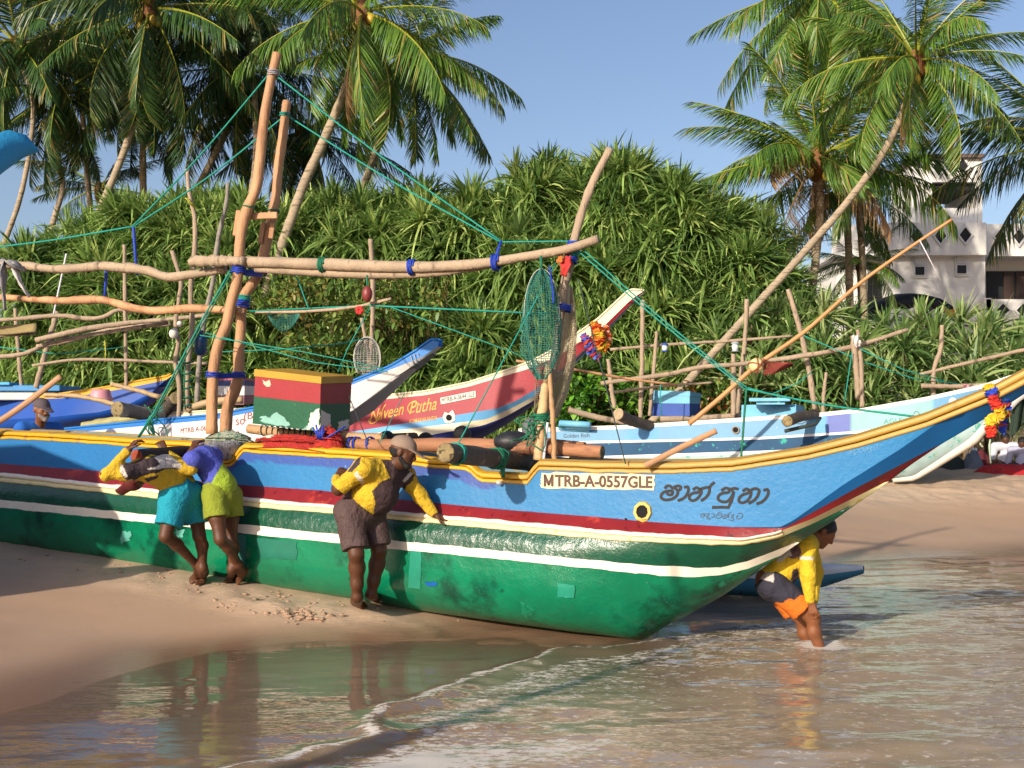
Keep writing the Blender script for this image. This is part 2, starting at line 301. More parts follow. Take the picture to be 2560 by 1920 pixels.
def sea_mat():
    m = bpy.data.materials.new('sea_water'); m.use_nodes = True; t = m.node_tree; N, L = t.nodes, t.links; N.remove(N['Principled BSDF']); out = N['Material Output']
    tc = N.new('ShaderNodeTexCoord'); at = lambda n: (lambda a: (setattr(a, 'attribute_name', n), a.outputs['Fac'])[1])(N.new('ShaderNodeAttribute'))
    dp, fo = at('depth'), at('foam')
    def noise(s, d, sc, r=.6):
        k = N.new('ShaderNodeMapping'); k.inputs['Scale'].default_value = sc; k.inputs['Rotation'].default_value = (0, 0, .35); L.new(tc.outputs['Object'], k.inputs[0])
        n = N.new('ShaderNodeTexNoise'); n.inputs['Scale'].default_value = s; n.inputs['Detail'].default_value = d; n.inputs['Roughness'].default_value = r; L.new(k.outputs[0], n.inputs[0]); return n.outputs[0]
    def rng(x, a, b, c=0, d=1):
        r = N.new('ShaderNodeMapRange'); L.new(x, r.inputs[0])
        for i, q in enumerate((a, b, c, d)): r.inputs[i+1].default_value = q
        return r.outputs[0]
    bp = N.new('ShaderNodeBump'); bp.inputs['Distance'].default_value = .02; L.new(noise(5, 3, (1, 2.6, 1), .5), bp.inputs['Height']); L.new(rng(dp, 0, .2, .05, .2), bp.inputs['Strength'])
    df = N.new('ShaderNodeBsdfDiffuse'); cx = N.new('ShaderNodeMix'); cx.data_type = 'RGBA'; L.new(rng(dp, .02, .45), cx.inputs[0]); cx.inputs[6].default_value = C('#a88e74'); cx.inputs[7].default_value = C('#968f7c'); L.new(cx.outputs[2], df.inputs[0])
    tr = N.new('ShaderNodeBsdfTransparent'); m1 = N.new('ShaderNodeMixShader'); L.new(rng(dp, -.01, .12, 0, .93), m1.inputs[0]); L.new(tr.outputs[0], m1.inputs[1]); L.new(df.outputs[0], m1.inputs[2])
    gl = N.new('ShaderNodeBsdfGlossy'); gl.inputs['Roughness'].default_value = .035; L.new(bp.outputs[0], gl.inputs['Normal'])
    fr = N.new('ShaderNodeFresnel'); fr.inputs[0].default_value = 1.37; L.new(bp.outputs[0], fr.inputs['Normal'])
    ed = N.new('ShaderNodeMath'); ed.operation = 'MULTIPLY'; L.new(fr.outputs[0], ed.inputs[0]); L.new(rng(dp, -.02, .04), ed.inputs[1])
    m2 = N.new('ShaderNodeMixShader'); L.new(ed.outputs[0], m2.inputs[0]); L.new(m1.outputs[0], m2.inputs[1]); L.new(gl.outputs[0], m2.inputs[2])
    fd = N.new('ShaderNodeBsdfDiffuse'); fd.inputs[0].default_value = C('#d8d2c8')
    a = N.new('ShaderNodeMath'); a.operation = 'ADD'; L.new(fo, a.inputs[0]); L.new(noise(13, 8, (1.1, 2.0, 1), .74), a.inputs[1])
    m3 = N.new('ShaderNodeMixShader'); L.new(rng(a.outputs[0], 1.07, 1.17, 0, .8), m3.inputs[0]); L.new(m2.outputs[0], m3.inputs[1]); L.new(fd.outputs[0], m3.inputs[2])
    L.new(m3.outputs[0], out.inputs[0]); return m
mk('sea', (v, f), sea_mat(), kind='structure', attrs={'depth': dep.ravel(), 'foam': foam.ravel()}, label='shallow brown sea water with small foam fronts')
rc = np.random.default_rng(77); cl = []
for k in range(300):
    if k < 160: t = rc.uniform(0, 1); x, y = -2.35+.75*t+rc.normal(0, .1), 9.95-.3*t+rc.normal(0, .07)
    else: t = rc.uniform(-1.2, 1); x, y = -3.0+2.2*t+rc.normal(0, .25), 10.62-1.05*t+rc.normal(0, .12)
    r = rc.uniform(.004, .014)**1.0*(1.25 if k < 160 else .8); cl.append(ball([x, y, float(gz(x, y))+r*.1], r*rc.uniform(1, 2.6), r*1.4, r*.8, 8, 5, rough=.3, seed=k))
mk('sand_clods', join(*cl), mat('clod_sand', C('#ad8f76'), .9, .2, 30, bump=.6, bs=120), sm=True, kind='stuff', label='dug-up clods of sand along the keel of the boat', cat='sand')
# ================================================================ THE LARGE FISHING BOAT
TH = math.atan2(.45, .893); D2 = np.array([math.cos(TH), -math.sin(TH)]); N2 = np.array([-math.sin(TH), -math.cos(TH)])   # along to the bow / towards the near side
wood_or = lambda: mat('orange_wood', C('#b58861'), .65, .38, 3.2, wear=[(.54, .68, C('#8a5c3c'), 5), (.6, .68, C('#c49a70'), 2.2), (.69, .71, C('#4a2e1c'), 15)], bump=.7, bs=20, stretch=(1, 1, .3))
def paint(name, hexc, **kw): kw.setdefault('rough', .5); kw.setdefault('spec', .35); kw.setdefault('bump', .12); kw.setdefault('bs', 38); return mat(name, C(hexc), **kw)
def line_pts(A0, s, w): return np.stack([A0[0]+D2[0]*s+N2[0]*w, A0[1]+D2[1]*s+N2[1]*w], -1)
def row(A0, s, w, crv=None, z=None):
    """one lengthwise line of a hull: lateral half-width w(s); its height follows the sheer read off the photo or is given"""
    s = np.asarray(s, float); w = np.broadcast_to(w, s.shape); xy = line_pts(A0, s, w)
    if z is None:
        px = 1280+FPX*xy[:, 0]/xy[:, 1]; c = np.array(crv, float); z = CAMZ-(np.interp(px, c[:, 0], c[:, 1])-HOR)/FPX*xy[:, 1]
    return np.column_stack([xy, z])
def mirror(A0, R):
    """the same line on the far side of the boat"""
    rel = R[:, :2]-np.asarray(A0); s = rel@D2; w_ = rel@N2; return np.column_stack([line_pts(A0, s, -w_), R[:, 2]])
def band(A0, rows, sub=1, both=True):
    Q = []
    for a, b in zip(rows[:-1], rows[1:]):
        for k in range(sub): Q.append(a+(b-a)*k/sub)
    Q.append(rows[-1]); v, f = grid(np.array(Q))
    if not both: return v, f
    v2, f2 = grid(np.array([mirror(A0, q) for q in Q])); return np.concatenate([v, v2]), np.concatenate([f, f2[:, ::-1]+len(v)])
A0 = np.array([.977, 9.3]); S = np.r_[np.arange(-8.6, -.5, .05), np.arange(-.5, 3.5, .035)]
I = lambda *p: np.interp(S, [q[0] for q in p], [q[1] for q in p])
cG = [(-900, 1050), (0, 1077), (145, 1083), (360, 1098), (470, 1104), (520, 1108), (538, 1140), (572, 1148), (588, 1136), (606, 1109), (700, 1115), (800, 1120), (953, 1130), (1083, 1146), (1172, 1152), (1200, 1180), (1318, 1186), (1345, 1150), (1500, 1155), (1690, 1156), (1834, 1148), (2015, 1119), (2144, 1087), (2315, 1034), (2487, 963), (2560, 924), (2700, 845), (2872, 745)]
cGb = [(x, y+g) for (x, y), g in zip(cG, np.interp([q[0] for q in cG], [0, 800, 1400, 2000, 2560], [19, 21, 25, 29, 36]))]
cC1 = [(-900, 1095), (0, 1159), (253, 1178), (593, 1212), (800, 1226), (990, 1248), (1271, 1275), (1500, 1293), (1617, 1304), (1834, 1318), (1950, 1318), (1985, 1300), (2109, 1211), (2247, 1125), (2350, 1053), (2420, 1016), (2900, 790)]
cC1b = cC1[:10]+[(1962, 1320), (2150, 1215), (2346, 1113), (2600, 960)]
cC2 = [(-900, 1120), (0, 1184), (380, 1225), (700, 1254), (800, 1262), (1098, 1290), (1400, 1316), (1500, 1326), (1700, 1340), (1860, 1346), (1937, 1333), (2030, 1297), (2202, 1211), (2500, 1050)]
cC3 = [(-900, 1138), (0, 1204), (380, 1245), (700, 1273), (800, 1281), (1098, 1309), (1400, 1339), (1500, 1348), (1700, 1360), (1860, 1364), (1944, 1346), (2030, 1310), (2123, 1266), (2400, 1110)]
cS1 = [(-900, 1170), (0, 1249), (398, 1289), (700, 1321), (971, 1350), (1206, 1372), (1400, 1392), (1617, 1412), (1740, 1420), (1798, 1419), (1870, 1403), (1943, 1375), (2005, 1348), (2300, 1200)]
cS2 = [(-900, 1190), (0, 1269), (398, 1309), (700, 1343), (971, 1371), (1206, 1393), (1400, 1413), (1653, 1439), (1740, 1442), (1798, 1440), (1870, 1422), (1945, 1391), (2300, 1210)]
cK = [(1595, 1583), (1631, 1577), (1707, 1545), (1809, 1488), (1899, 1426), (1997, 1357), (2087, 1300), (2123, 1273), (2212, 1211), (2281, 1159), (2357, 1108), (2470, 1042), (2521, 1011), (2560, 985), (2700, 890), (2872, 775)]
K = row(A0, S, 0*S, cK); K[S <= 0, 2] = -.02-.05*S[S <= 0]; K[(S > 0) & (S < .25), 2] -= .064*(1-S[(S > 0) & (S < .25)]/.25)
G = row(A0, S, I((-9, .25), (-7, .30), (0, .30), (1, .26), (2, .17), (2.75, .10), (3.5, .04)), cG)
Gb = row(A0, S, I((-9, .26), (-7, .315), (0, .315), (1, .27), (2, .175), (2.75, .10), (3.5, .04)), cGb)
def end(R, se, to): R = R.copy(); k = S > se; R[k] = to[k]; return R
C1 = end(row(A0, S, I((-9, .27), (-7, .335), (0, .335), (.8, .295), (1.6, .205), (2.4, .13), (3.5, .04)), cC1), 2.4, Gb)
C1b = end(row(A0, S, I((-9, .275), (-7, .338), (0, .338), (.8, .295), (1.3, .21), (1.8, .11), (2.22, 0)), cC1b), 2.22, K)
C2 = end(row(A0, S, I((-9, .34), (-7, .43), (0, .43), (.5, .39), (1.0, .29), (1.5, .13), (1.85, 0)), cC2), 1.85, K)
C3 = end(row(A0, S, I((-9, .35), (-7, .445), (0, .44), (.5, .385), (1.0, .25), (1.4, .09), (1.605, 0)), cC3), 1.605, K)
S1 = end(row(A0, S, I((-9, .39), (-7, .49), (-.5, .485), (0, .44), (.5, .32), (1, .11), (1.245, 0)), cS1), 1.245, K)
S2 = end(row(A0, S, I((-9, .40), (-7, .50), (-.5, .49), (0, .44), (.5, .31), (.9, .12), (1.1, 0)), cS2), 1.1, K)
def bilge(fw, fza, fzb):
    t = smooth(-.6, .5, S)[:, None]; fz = fza*(1-t)+fzb*t; fwt = fw[0]*(1-t)+fw[1]*t
    xy = K[:, :2]+(S2[:, :2]-K[:, :2])*fwt; return np.column_stack([xy, K[:, 2:]+(S2[:, 2:]-K[:, 2:])*fz])
BR = [bilge((.985, .86), .72, .74), bilge((.90, .68), .46, .50), bilge((.72, .46), .24, .29), bilge((.45, .24), .09, .12)]
for R_, sd_ in ((C1, 1), (C2, 2), (C3, 3), (S1, 4), (S2, 5), (Gb, 6)):     # hand-painted edges waver a little
    R_[:, 2] += np.where(S < 1.0, .0035*vnoise(np.column_stack([S, S*0+sd_]), 9, sd_)+.0025*vnoise(np.column_stack([S, S*0+sd_]), 23, sd_), 0)
boat = thing('fishing_boat', 'big blue and green outrigger fishing boat with yellow gunwale being pushed into the sea', 'boat', (A0[0], A0[1], .04))
green_up = paint('green_hull_upper', '#0f4c37', rough=.24, var=.3, vs=2.5, wear=[(.55, .7, C('#0a3327'), 2.4), (.63, .66, C('#0f4a36'), 9), (.72, .74, C('#4f9478'), 26)], bump=.45, bs=13, spec=.55)
green_lo = paint('green_hull_lower', '#0a7552', rough=.16, var=.3, vs=1.8, wear=[(.52, .64, C('#064534'), 1.6), (.65, .7, C('#0a4a38'), 5.3), (.64, .7, C('#1f8a68'), 3.1), (.73, .75, C('#9cc8b4'), 37)], bump=.4, bs=12, spec=.6)
white_p = paint('white_boat_paint', '#e6dcc8', var=.08, wear=.67, wc=C('#9a8f78'), ws=20)
cream_p = paint('cream_boat_paint', '#e3d3a0', var=.1, wear=[(.62, .66, C('#c9b25c'), 8), (.68, .7, C('#8d7b4c'), 18)])
yellow_p = paint('yellow_gunwale_paint', '#cf9d26', var=.16, vs=1.5, wear=[(.6, .66, C('#ab8740'), 6), (.69, .71, C('#6d6040'), 20)], rough=.5)
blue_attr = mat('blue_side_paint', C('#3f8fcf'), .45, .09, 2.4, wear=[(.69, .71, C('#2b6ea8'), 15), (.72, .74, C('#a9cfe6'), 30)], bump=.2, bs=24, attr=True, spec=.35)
red_p = paint('red_ledge_paint', '#7d2226', var=.22, wear=[(.58, .66, C('#a83a2e'), 4), (.62, .65, C('#561619'), 10), (.72, .74, C('#b98a6c'), 26)], rough=.3)
shadeblue_p = paint('shaded_bow_blue', '#14609f', var=.1, wear=.7, wc=C('#3f86bd'), ws=20)  # darker blue carries the shade of the down-facing bow plank
v, f = band(A0, [Gb, C1], 12); ppx, ppy = proj(v)
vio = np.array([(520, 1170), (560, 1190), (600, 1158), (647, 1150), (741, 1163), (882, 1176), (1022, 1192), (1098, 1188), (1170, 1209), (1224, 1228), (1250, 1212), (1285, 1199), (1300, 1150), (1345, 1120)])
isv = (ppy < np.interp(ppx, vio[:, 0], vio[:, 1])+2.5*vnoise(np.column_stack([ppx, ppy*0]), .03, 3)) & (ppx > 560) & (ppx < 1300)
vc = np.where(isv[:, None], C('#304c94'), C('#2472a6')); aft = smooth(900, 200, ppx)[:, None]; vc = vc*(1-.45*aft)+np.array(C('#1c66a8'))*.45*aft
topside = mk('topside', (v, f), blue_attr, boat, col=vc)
bowblue = mk('bow_plank', band(A0, [C1, C1b], 2), shadeblue_p, boat)
ledge = mk('red_ledge', band(A0, [C1b, C1b+(C2-C1b)*.3+np.array([0, 0, .004]), C1b+(C2-C1b)*.75, C2], 1), red_p, boat)
strake = mk('rub_strake', band(A0, [C2, C3], 3), cream_p, boat)
hup = mk('hull_upper', band(A0, [C3, C3+(S1-C3)*.5+np.r_[N2*.012, 0], S1], 2), green_up, boat)
stripe = mk('hull_stripe', band(A0, [S1, S2], 1), white_p, boat)
hlo = mk('hull_bottom', band(A0, [S2]+BR+[K], 2), green_lo, boat)
HULL = Surf(topside, bowblue, ledge, strake, hup, stripe, hlo)
# beads: gunwale rail (two rolls with a groove), white roll on the rub strake
def bead(R1, R2, out, n=5, both=True, inset=.01):
    """half-round moulding lying between two hull lines, standing proud of the hull by out"""
    rows = []; nn = np.r_[N2, 0]
    for k in range(n+1):
        a = math.pi*k/n; t = (1-math.cos(a))/2; rows.append(R1+(R2-R1)*t+nn*(out*math.sin(a)-inset*(k in (0, n))))
    return band(A0, rows, 1, both)
Gm = G+(Gb-G)*.6; nn = np.r_[N2, 0]; wn = np.clip((G[:, :2]-A0-np.outer((G[:, :2]-A0)@D2, D2))@N2, .02, 1)[:, None]*np.array([[N2[0], N2[1], 0]])
inner = G-wn*np.minimum(1, .065/np.maximum(np.linalg.norm(wn, axis=1), .02))[:, None]
v1 = bead(G-[0, 0, .002], Gm, .020, 6); v2 = bead(Gm+(Gb-Gm)*.12, Gb+(Gb-Gm)*.2, .012, 5)
gv = join(v1, v2, band(A0, [inner, (inner+G)/2+[0, 0, .012], G-[0, 0, .001]])); kx = smooth(1150, 1420, proj(gv[0])[0])[:, None]
gun = mk('gunwale', gv, mat('gunwale_paint', C('#cf9d26'), .5, .16, 1.5, wear=[(.6, .66, C('#a5823c'), 6), (.69, .71, C('#6d6040'), 20)], attr=True, bump=.15, bs=38), boat, col=np.array(C('#d39f1c'))*(1-kx)+np.array(C('#b48f45'))*kx)
kk = S < 1.2; 
mk('rub_rail', bead((C2-(C3-C2)*.15)[kk], (C2+(C3-C2)*.42)[kk], .022, 5), white_p, boat)
mk('lower_rub_rail', bead((C2+(C3-C2)*.45)[kk], (C3+(C3-C2)*.05)[kk], .014, 5), cream_p, boat)
ins = S < 2.6
flo = inner.copy(); flo[:, 2] = np.maximum(inner[:, 2]-.5, K[:, 2]+.12); flo = flo*1.0
mk('inner_lining', band(A0, [inner[ins], flo[ins], (K+[0, 0, .12])[ins]]), paint('boat_inside_paint', '#5f7f8e', rough=.6, wear=.6, wc=C('#8d8468')), boat)
# stern closing panel
st = [R[0] for R in (G, Gb, C1, C2, C3, S1, S2, *BR, K)]; st = np.array(st+[mirror(A0, q[None])[0] for q in st[-2::-1]])
mk('transom', (st, [list(range(len(st)))]), green_up, boat, sm=False)
# hawse pipe, pegs, repair patches, lettering
def disc_on(px, py, r, n, off, surf=HULL, ry=None): return [(px+r*math.cos(i/n*2*math.pi+.2), py+(ry or r)*math.sin(i/n*2*math.pi+.2)) for i in range(n)]
o_, i_ = np.array(disc_on(1607, 1279, 24, 9, 0, ry=27)), np.array(disc_on(1607, 1279, 15, 9, 0, ry=17))
q = np.concatenate([[HULL.at(x, y, .0) for x, y in o_], [HULL.at(x, y, .022) for x, y in o_*.92+np.array([1607, 1279])*.08], [HULL.at(x, y, .022) for x, y in i_], [HULL.at(x, y, -.04) for x, y in i_]])
hp = mk('hawse_ring', (q, [[a*9+i, a*9+(i+1) % 9, (a+1)*9+(i+1) % 9, (a+1)*9+i] for a in range(3) for i in range(9)]), paint('hawse_paint', '#c9a957', wear=.62, wc=C('#8d7a52')), boat, sm=False)
mk('hole', (np.array([HULL.at(x, y, .008) for x, y in i_]), [list(range(9))]), mat('black_hole', C('#0a0a0c'), .9, 0, bump=0), hp, sm=False)
mk('drain_hole', (np.array([HULL.at(x, y, .005) for x, y in disc_on(1565, 1298, 3.4, 8, 0)]), [list(range(8))]), MATS['black_hole'], boat, sm=False)
def patch(name, quad, m, off=.006, n=6, parent=boat, surf=HULL, jag=0, seed=1):
    q = np.array(quad, float); rg = np.random.default_rng(seed); U = np.linspace(0, 1, n)
    Q = []
    for a in U:
        for b in U:
            p = (q[0]*(1-a)+q[1]*a)*(1-b)+(q[3]*(1-a)+q[2]*a)*b
            if jag and (a in (0, 1) or b in (0, 1)): p = p+rg.normal(0, jag, 2)
            Q.append(surf.at(p[0], p[1], off))
    return mk(name, grid(np.array(Q).reshape(n, n, 3)), m, parent)
teal_patch = paint('teal_patch', '#27876f', var=.2, wear=.64, wc=C('#56b8a0'), rough=.3)
patch('repair_patch', [(1026, 1376), (1054, 1380), (1052, 1472), (1021, 1468)], teal_patch, jag=.6)
patch('repair_patch', [(1395, 1458), (1438, 1462), (1436, 1495), (1394, 1492)], teal_patch, .009, jag=.8, seed=2)
patch('repair_patch', [(303, 1330), (330, 1325), (326, 1350), (308, 1357)], paint('pale_teal_patch', '#5aa898', var=.2), jag=2.5, seed=3)
patch('repair_patch', [(440, 1322), (462, 1328), (458, 1345), (446, 1342)], MATS['pale_teal_patch'], jag=2, seed=4)
patch('repair_patch', [(598, 1335), (617, 1338), (616, 1420), (596, 1415)], paint('grey_teal_patch', '#2c6f6a', var=.2), jag=1, seed=5)
patch('repair_patch', [(1064, 1452), (1092, 1456), (1092, 1466), (1064, 1462)], paint('blue_smear', '#1458a0', var=.2), jag=1.5, seed=6)
patch('repair_patch', [(640, 1345), (745, 1354), (742, 1400), (650, 1395)], paint('green_patch', '#1a6b58', var=.25), .005, jag=2, seed=7)
pl = patch('registration_plate', [(1354, 1181), (1637, 1187), (1636, 1225), (1353, 1221)], paint('plate_paint', '#e2cfa4', var=.06, wear=.7, wc=C('#3f8fcf'), ws=18), .006, 16, jag=1.5)
ink = mat('brown_lettering', C('#4a2f26'), .6, .1, bump=0)
t_ = HULL.text('TRB-A-0557GLE', 1388, 1217, 1632, 1221, 31, bold=.032)
mk('lettering', HULL.put(*(lambda J: (J[0][:, :2], J[1]))(join(*[(np.c_[a, np.zeros(len(a))], b) for a, b in [ribbon(L, 5.6, 4) for L in ([(1363.5, 1214), (1363.5, 1188)], [(1382, 1214), (1382, 1188)], [(1364, 1189), (1373, 1211)], [(1382, 1189), (1373, 1211)])]])), off=.012), mat('brown_lettering', C('#4a2f26'), .6, .1, bump=0), pl, sm=False)
mk('lettering', (t_[0]+np.r_[N2, 0]*.006, t_[1]), ink, pl, sm=False)
zc = lambda L: [(1620+x/6.9125, 1180+y/6.9125) for x, y in L]
BIG = [[(300, 275), (335, 240), (385, 242), (420, 275), (475, 250), (535, 240), (570, 260), (555, 300), (525, 315)], [(475, 285), (515, 330), (510, 385), (460, 440), (380, 475), (290, 478), (232, 448), (228, 400), (275, 350), (350, 328), (420, 325)], [(425, 335), (420, 380), (370, 395), (335, 375)],
 [(640, 262), (690, 258), (700, 300), (672, 390), (605, 458), (530, 490)], [(790, 298), (845, 268), (888, 300), (865, 348), (790, 362), (727, 402), (715, 460), (765, 495), (842, 468), (900, 400), (925, 330), (905, 300)], [(925, 290), (1000, 268), (1065, 258), (1100, 220), (1140, 185)], [(1065, 270), (1060, 345), (1010, 430), (930, 490)],
 [(1280, 312), (1340, 278), (1400, 292), (1398, 345), (1300, 362), (1222, 412), (1212, 470), (1270, 510), (1370, 508), (1440, 430), (1475, 350), (1435, 305)], [(1420, 300), (1490, 282), (1550, 292)], [(1480, 350), (1450, 480), (1392, 605)], [(1392, 610), (1260, 608), (1125, 612)],
 [(1650, 322), (1700, 292), (1742, 305), (1738, 350), (1640, 392), (1582, 442), (1572, 508), (1630, 530), (1710, 500), (1768, 420), (1778, 345), (1748, 312)], [(1775, 315), (1860, 285), (1918, 312), (1900, 400), (1832, 490), (1752, 535)], [(2010, 312), (2068, 302), (2080, 360), (2030, 460), (1962, 520), (1890, 545)]]
SML = [[(990, 720), (930, 725), (915, 755), (937, 777), (970, 765), (985, 738), (955, 738)], [(1010, 725), (1060, 720), (1040, 750), (1010, 770), (1050, 788), (1075, 808), (1040, 812), (1018, 792)], [(1100, 720), (1140, 725), (1145, 760), (1100, 790)], [(1195, 740), (1170, 770), (1190, 795), (1240, 795), (1275, 760), (1270, 718), (1232, 700), (1205, 716), (1218, 742), (1250, 740)],
 [(1310, 740), (1340, 740), (1330, 765), (1290, 775), (1300, 800), (1350, 790), (1370, 745), (1345, 732)], [(1375, 745), (1410, 712), (1425, 698)], [(1398, 738), (1385, 785)], [(1440, 745), (1485, 740), (1460, 770), (1432, 785), (1480, 800), (1470, 830), (1400, 825)], [(1530, 762), (1562, 752), (1530, 780), (1540, 805), (1590, 805), (1630, 770), (1630, 727), (1592, 710), (1560, 722)]]
slate = mat('speckled_lettering', C('#17171b'), .7, .2, 20, wear=.66, wc=C('#6d6a64'), ws=90, bump=0)
mk('name_lettering', HULL.put(*(lambda J: (J[0][:, :2], J[1]))(join(*[(np.c_[a, np.zeros(len(a))], b) for a, b in [ribbon(zc(L), 7.2, 30) for L in BIG]]))), slate, boat, sm=False)
mk('village_lettering', HULL.put(*(lambda J: (J[0][:, :2], J[1]))(join(*[(np.c_[a, np.zeros(len(a))], b) for a, b in [ribbon(zc(L), 2.0, 24) for L in SML]]))), mat('dark_blue_lettering', C('#142c4a'), .5, .1, bump=0), boat, sm=False)
mk('faded_lettering', HULL.put(*(lambda J: (J[0][:, :2], J[1]))(join(*[(np.c_[a, np.zeros(len(a))], b) for a, b in [ribbon([(2124+(x-915)*.098, 1140-(x-915)*.022+(y-820)*.13) for x, y in L], 1.3, 16) for L in SML]]))), mat('faded_letter', C('#5b96c0'), .5, .2, 40, bump=0), boat, sm=False)
def hp3(s, w_, z): q = line_pts(A0, np.array([s]), np.array([w_]))[0]; return np.array([q[0], q[1], z])
# ================================================================ WHAT STANDS, LIES AND HANGS ON THE BOAT
def aY(px, w_=0.0):
    """depth of the big boat's lengthwise plane, w_ off its axis, at a photo column"""
    k = (px-1280)/FPX; s = (k*(A0[1]+N2[1]*w_)-A0[0]-N2[0]*w_)/(D2[0]-k*D2[1]); return A0[1]+D2[1]*s+N2[1]*w_
def pp(L, Y):
    out = []
    for i, q in enumerate(L):
        y = q[2] if len(q) > 2 else (Y(q[0]) if callable(Y) else (Y[0]+(Y[1]-Y[0])*i/(len(L)-1) if isinstance(Y, tuple) else Y)); out.append(P(q[0], q[1], y))
    return np.array(out)
pale_wood = mat('weathered_pale_wood', C('#a18d76'), .8, .28, 3, wear=[(.58, .66, C('#6f604f'), 6), (.7, .72, C('#4a3d30'), 22)], bump=.8, bs=22, stretch=(1, 1, .3))
grey_wood = mat('grey_driftwood', C('#8c8478'), .8, .2, 3, wear=.6, wc=C('#5d564c'), ws=9, bump=.5, bs=30)
dark_wood = mat('dark_wet_log_bark', C('#4a4038'), .7, .3, 3, wear=.6, wc=C('#7b6a55'), ws=12, bump=.8, bs=24)
log_wood = mat('reddish_log_wood', C('#9a6a4a'), .7, .35, 2.5, wear=[(.56, .66, C('#6a4430'), 5), (.68, .7, C('#3f2418'), 14)], bump=.8, bs=18, stretch=(.4, .4, 1))
end_wood = mat('sawn_log_end', C('#8b7a55'), .8, .35, 9, wear=.56, wc=C('#3f3524'), ws=16, bump=.8, bs=40)
orange_wood = wood_or()
teal_rope = mat('teal_rope', C('#16907f'), .6, .2, 20, bump=.5, bs=180); blue_rope = mat('blue_rope', C('#1c3fae'), .55, .2, 20, bump=.5, bs=160)
green_rope = mat('green_rope', C('#0f6b4c'), .6, .25, 18, bump=.5, bs=160); dark_rope = mat('dark_rope', C('#2c3a38'), .7, .2, 20, bump=.4)
yel_rope = mat('yellow_green_rope', C('#b9b23a'), .6, .2, 20, bump=.4)
def pole(L, Y, r, label, m=pale_wood, name='wooden_pole', cat='pole', seg=34, rough=.11, parent=None, n=8, group=None, flat=1.0):
    p = pp(L, Y); sc = p[:, 1].mean()/FPX; rr = np.asarray(r, float)*sc; sd = int(abs(L[0][0]*7+L[0][1]))
    vf = tube(p, rr, n, max(seg, len(L)*4), rough=rough, seed=sd, flat=flat)
    return mk(name, vf, m, parent, label=label, cat=cat if parent is None else None, group=group)
def rope(L, Y, label, m=teal_rope, r=2.2, sag=0, seg=16, name='rope', parent=None, cat='rope', group=None):
    p = pp(L, Y)
    if len(L) == 2: p = np.array([p[0], (p[0]+p[1])/2-[0, 0, sag], p[1]])
    return mk(name, tube(spline(p, seg) if sag or len(L) == 2 else p, r*p[:, 1].mean()/FPX, 5, None if (sag or len(L) == 2) else None), m, parent, label=label, cat=cat if parent is None else None, group=group)
def coil(c, ax, R, r, turns, pitch, m, name, parent, seed=0, jit=.15):
    """rope wound around a pole: centre c, axis ax, radius R"""
    rg = np.random.default_rng(seed); A = axes(ax); n = int(turns*12); a = np.linspace(0, turns*2*np.pi, n)
    h = np.linspace(-.5, .5, n)*pitch*turns+rg.normal(0, pitch*jit, n); rr = R*(1+rg.normal(0, .03, n))
    p = np.asarray(c)+np.outer(np.cos(a)*rr, A[:, 0])+np.outer(np.sin(a)*rr, A[:, 1])+np.outer(h, A[:, 2])
    return mk(name, tube(p, r, 5), m, parent)
mY = lambda w_: (lambda px: aY(min(px, 560)))
# twin mast
M1 = [(530, 1085), (530, 1017), (531, 970), (535, 916), (546, 862), (568, 807), (579, 753), (593, 702), (597, 655), (605, 570), (621, 516), (639, 476), (648, 418), (654, 353), (664, 274), (681, 183), (693, 133)]
M2 = [(564, 1085), (571, 1013), (589, 970), (597, 927), (597, 880), (602, 825), (604, 778), (611, 739), (629, 713), (647, 681), (662, 627), (670, 588), (683, 527), (692, 469), (695, 425), (706, 353), (713, 288), (717, 252)]
Y1, Y2 = 10.98, 11.26
tm = thing('twin_mast', 'tall twin mast of peeled orange poles standing amidships in the large boat', 'mast', P(548, 1085, 11.1))
pole(M1, Y1, [15, 14, 14, 13, 14, 13, 12, 11.5], None, orange_wood, 'mast_pole', parent=tm, seg=60, n=12, rough=.03)
pole(M2, Y2, [16, 15, 13, 13, 14, 12, 12, 11], None, orange_wood, 'mast_pole', parent=tm, seg=60, n=12, rough=.03)
mk('crosspiece', box((P(630, 534, 11.0)+P(694, 550, 11.15))/2+[0, -.05, 0], .27, .035, .06, Rz(-.2)@np.array([[1, 0, 0], [0, 1, 0], [0, 0, 1.]]), .006), orange_wood, tm, sm=False)
for a, b, yy in (((597, 526), (588, 590), 11.0), ((659, 556), (650, 608), 11.2), ((682, 557), (677, 597), 11.16)):
    p, q = P(*a, yy), P(*b, yy); mk('brace_board', box((p+q)/2, .045, .03, np.linalg.norm(p-q), axes(p-q), .005), orange_wood, tm, sm=False)
for (x, y, yy, R, tn, m) in ((597, 672, Y1, .062, 5, blue_rope), (652, 672, Y2, .06, 4, blue_rope), (606, 760, Y2, .062, 4, blue_rope), (608, 746, Y2, .063, 3, teal_rope), (532, 938, Y1, .06, 3, blue_rope), (597, 938, Y2, .058, 3, blue_rope), (598, 655, Y1, .066, 4, teal_rope), (683, 184, Y1, .05, 3, mat('grey_rope', C('#8d8a90'), .7)), (712, 288, Y2, .047, 2, teal_rope), (622, 517, Y1, .055, 1.5, green_rope), (684, 527, Y2, .052, 1.5, green_rope)):
    coil(P(x, y, yy), (.12, 0, 1), R, .008, tn, .018, m, 'lashing', tm, seed=x)
for dz in (-4, 0, 4): mk('lashing', tube([P(528, 938+dz, Y1-.05), P(562, 940+dz, 11.05), P(602, 938+dz, Y2-.05)], .011, 6), blue_rope, tm)
for dz in (-5, 0, 6): mk('lashing', tube([P(590, 675+dz, Y1-.06), P(622, 682+dz, 11.05), P(655, 684+dz, Y2-.06)], .011, 6), blue_rope, tm)
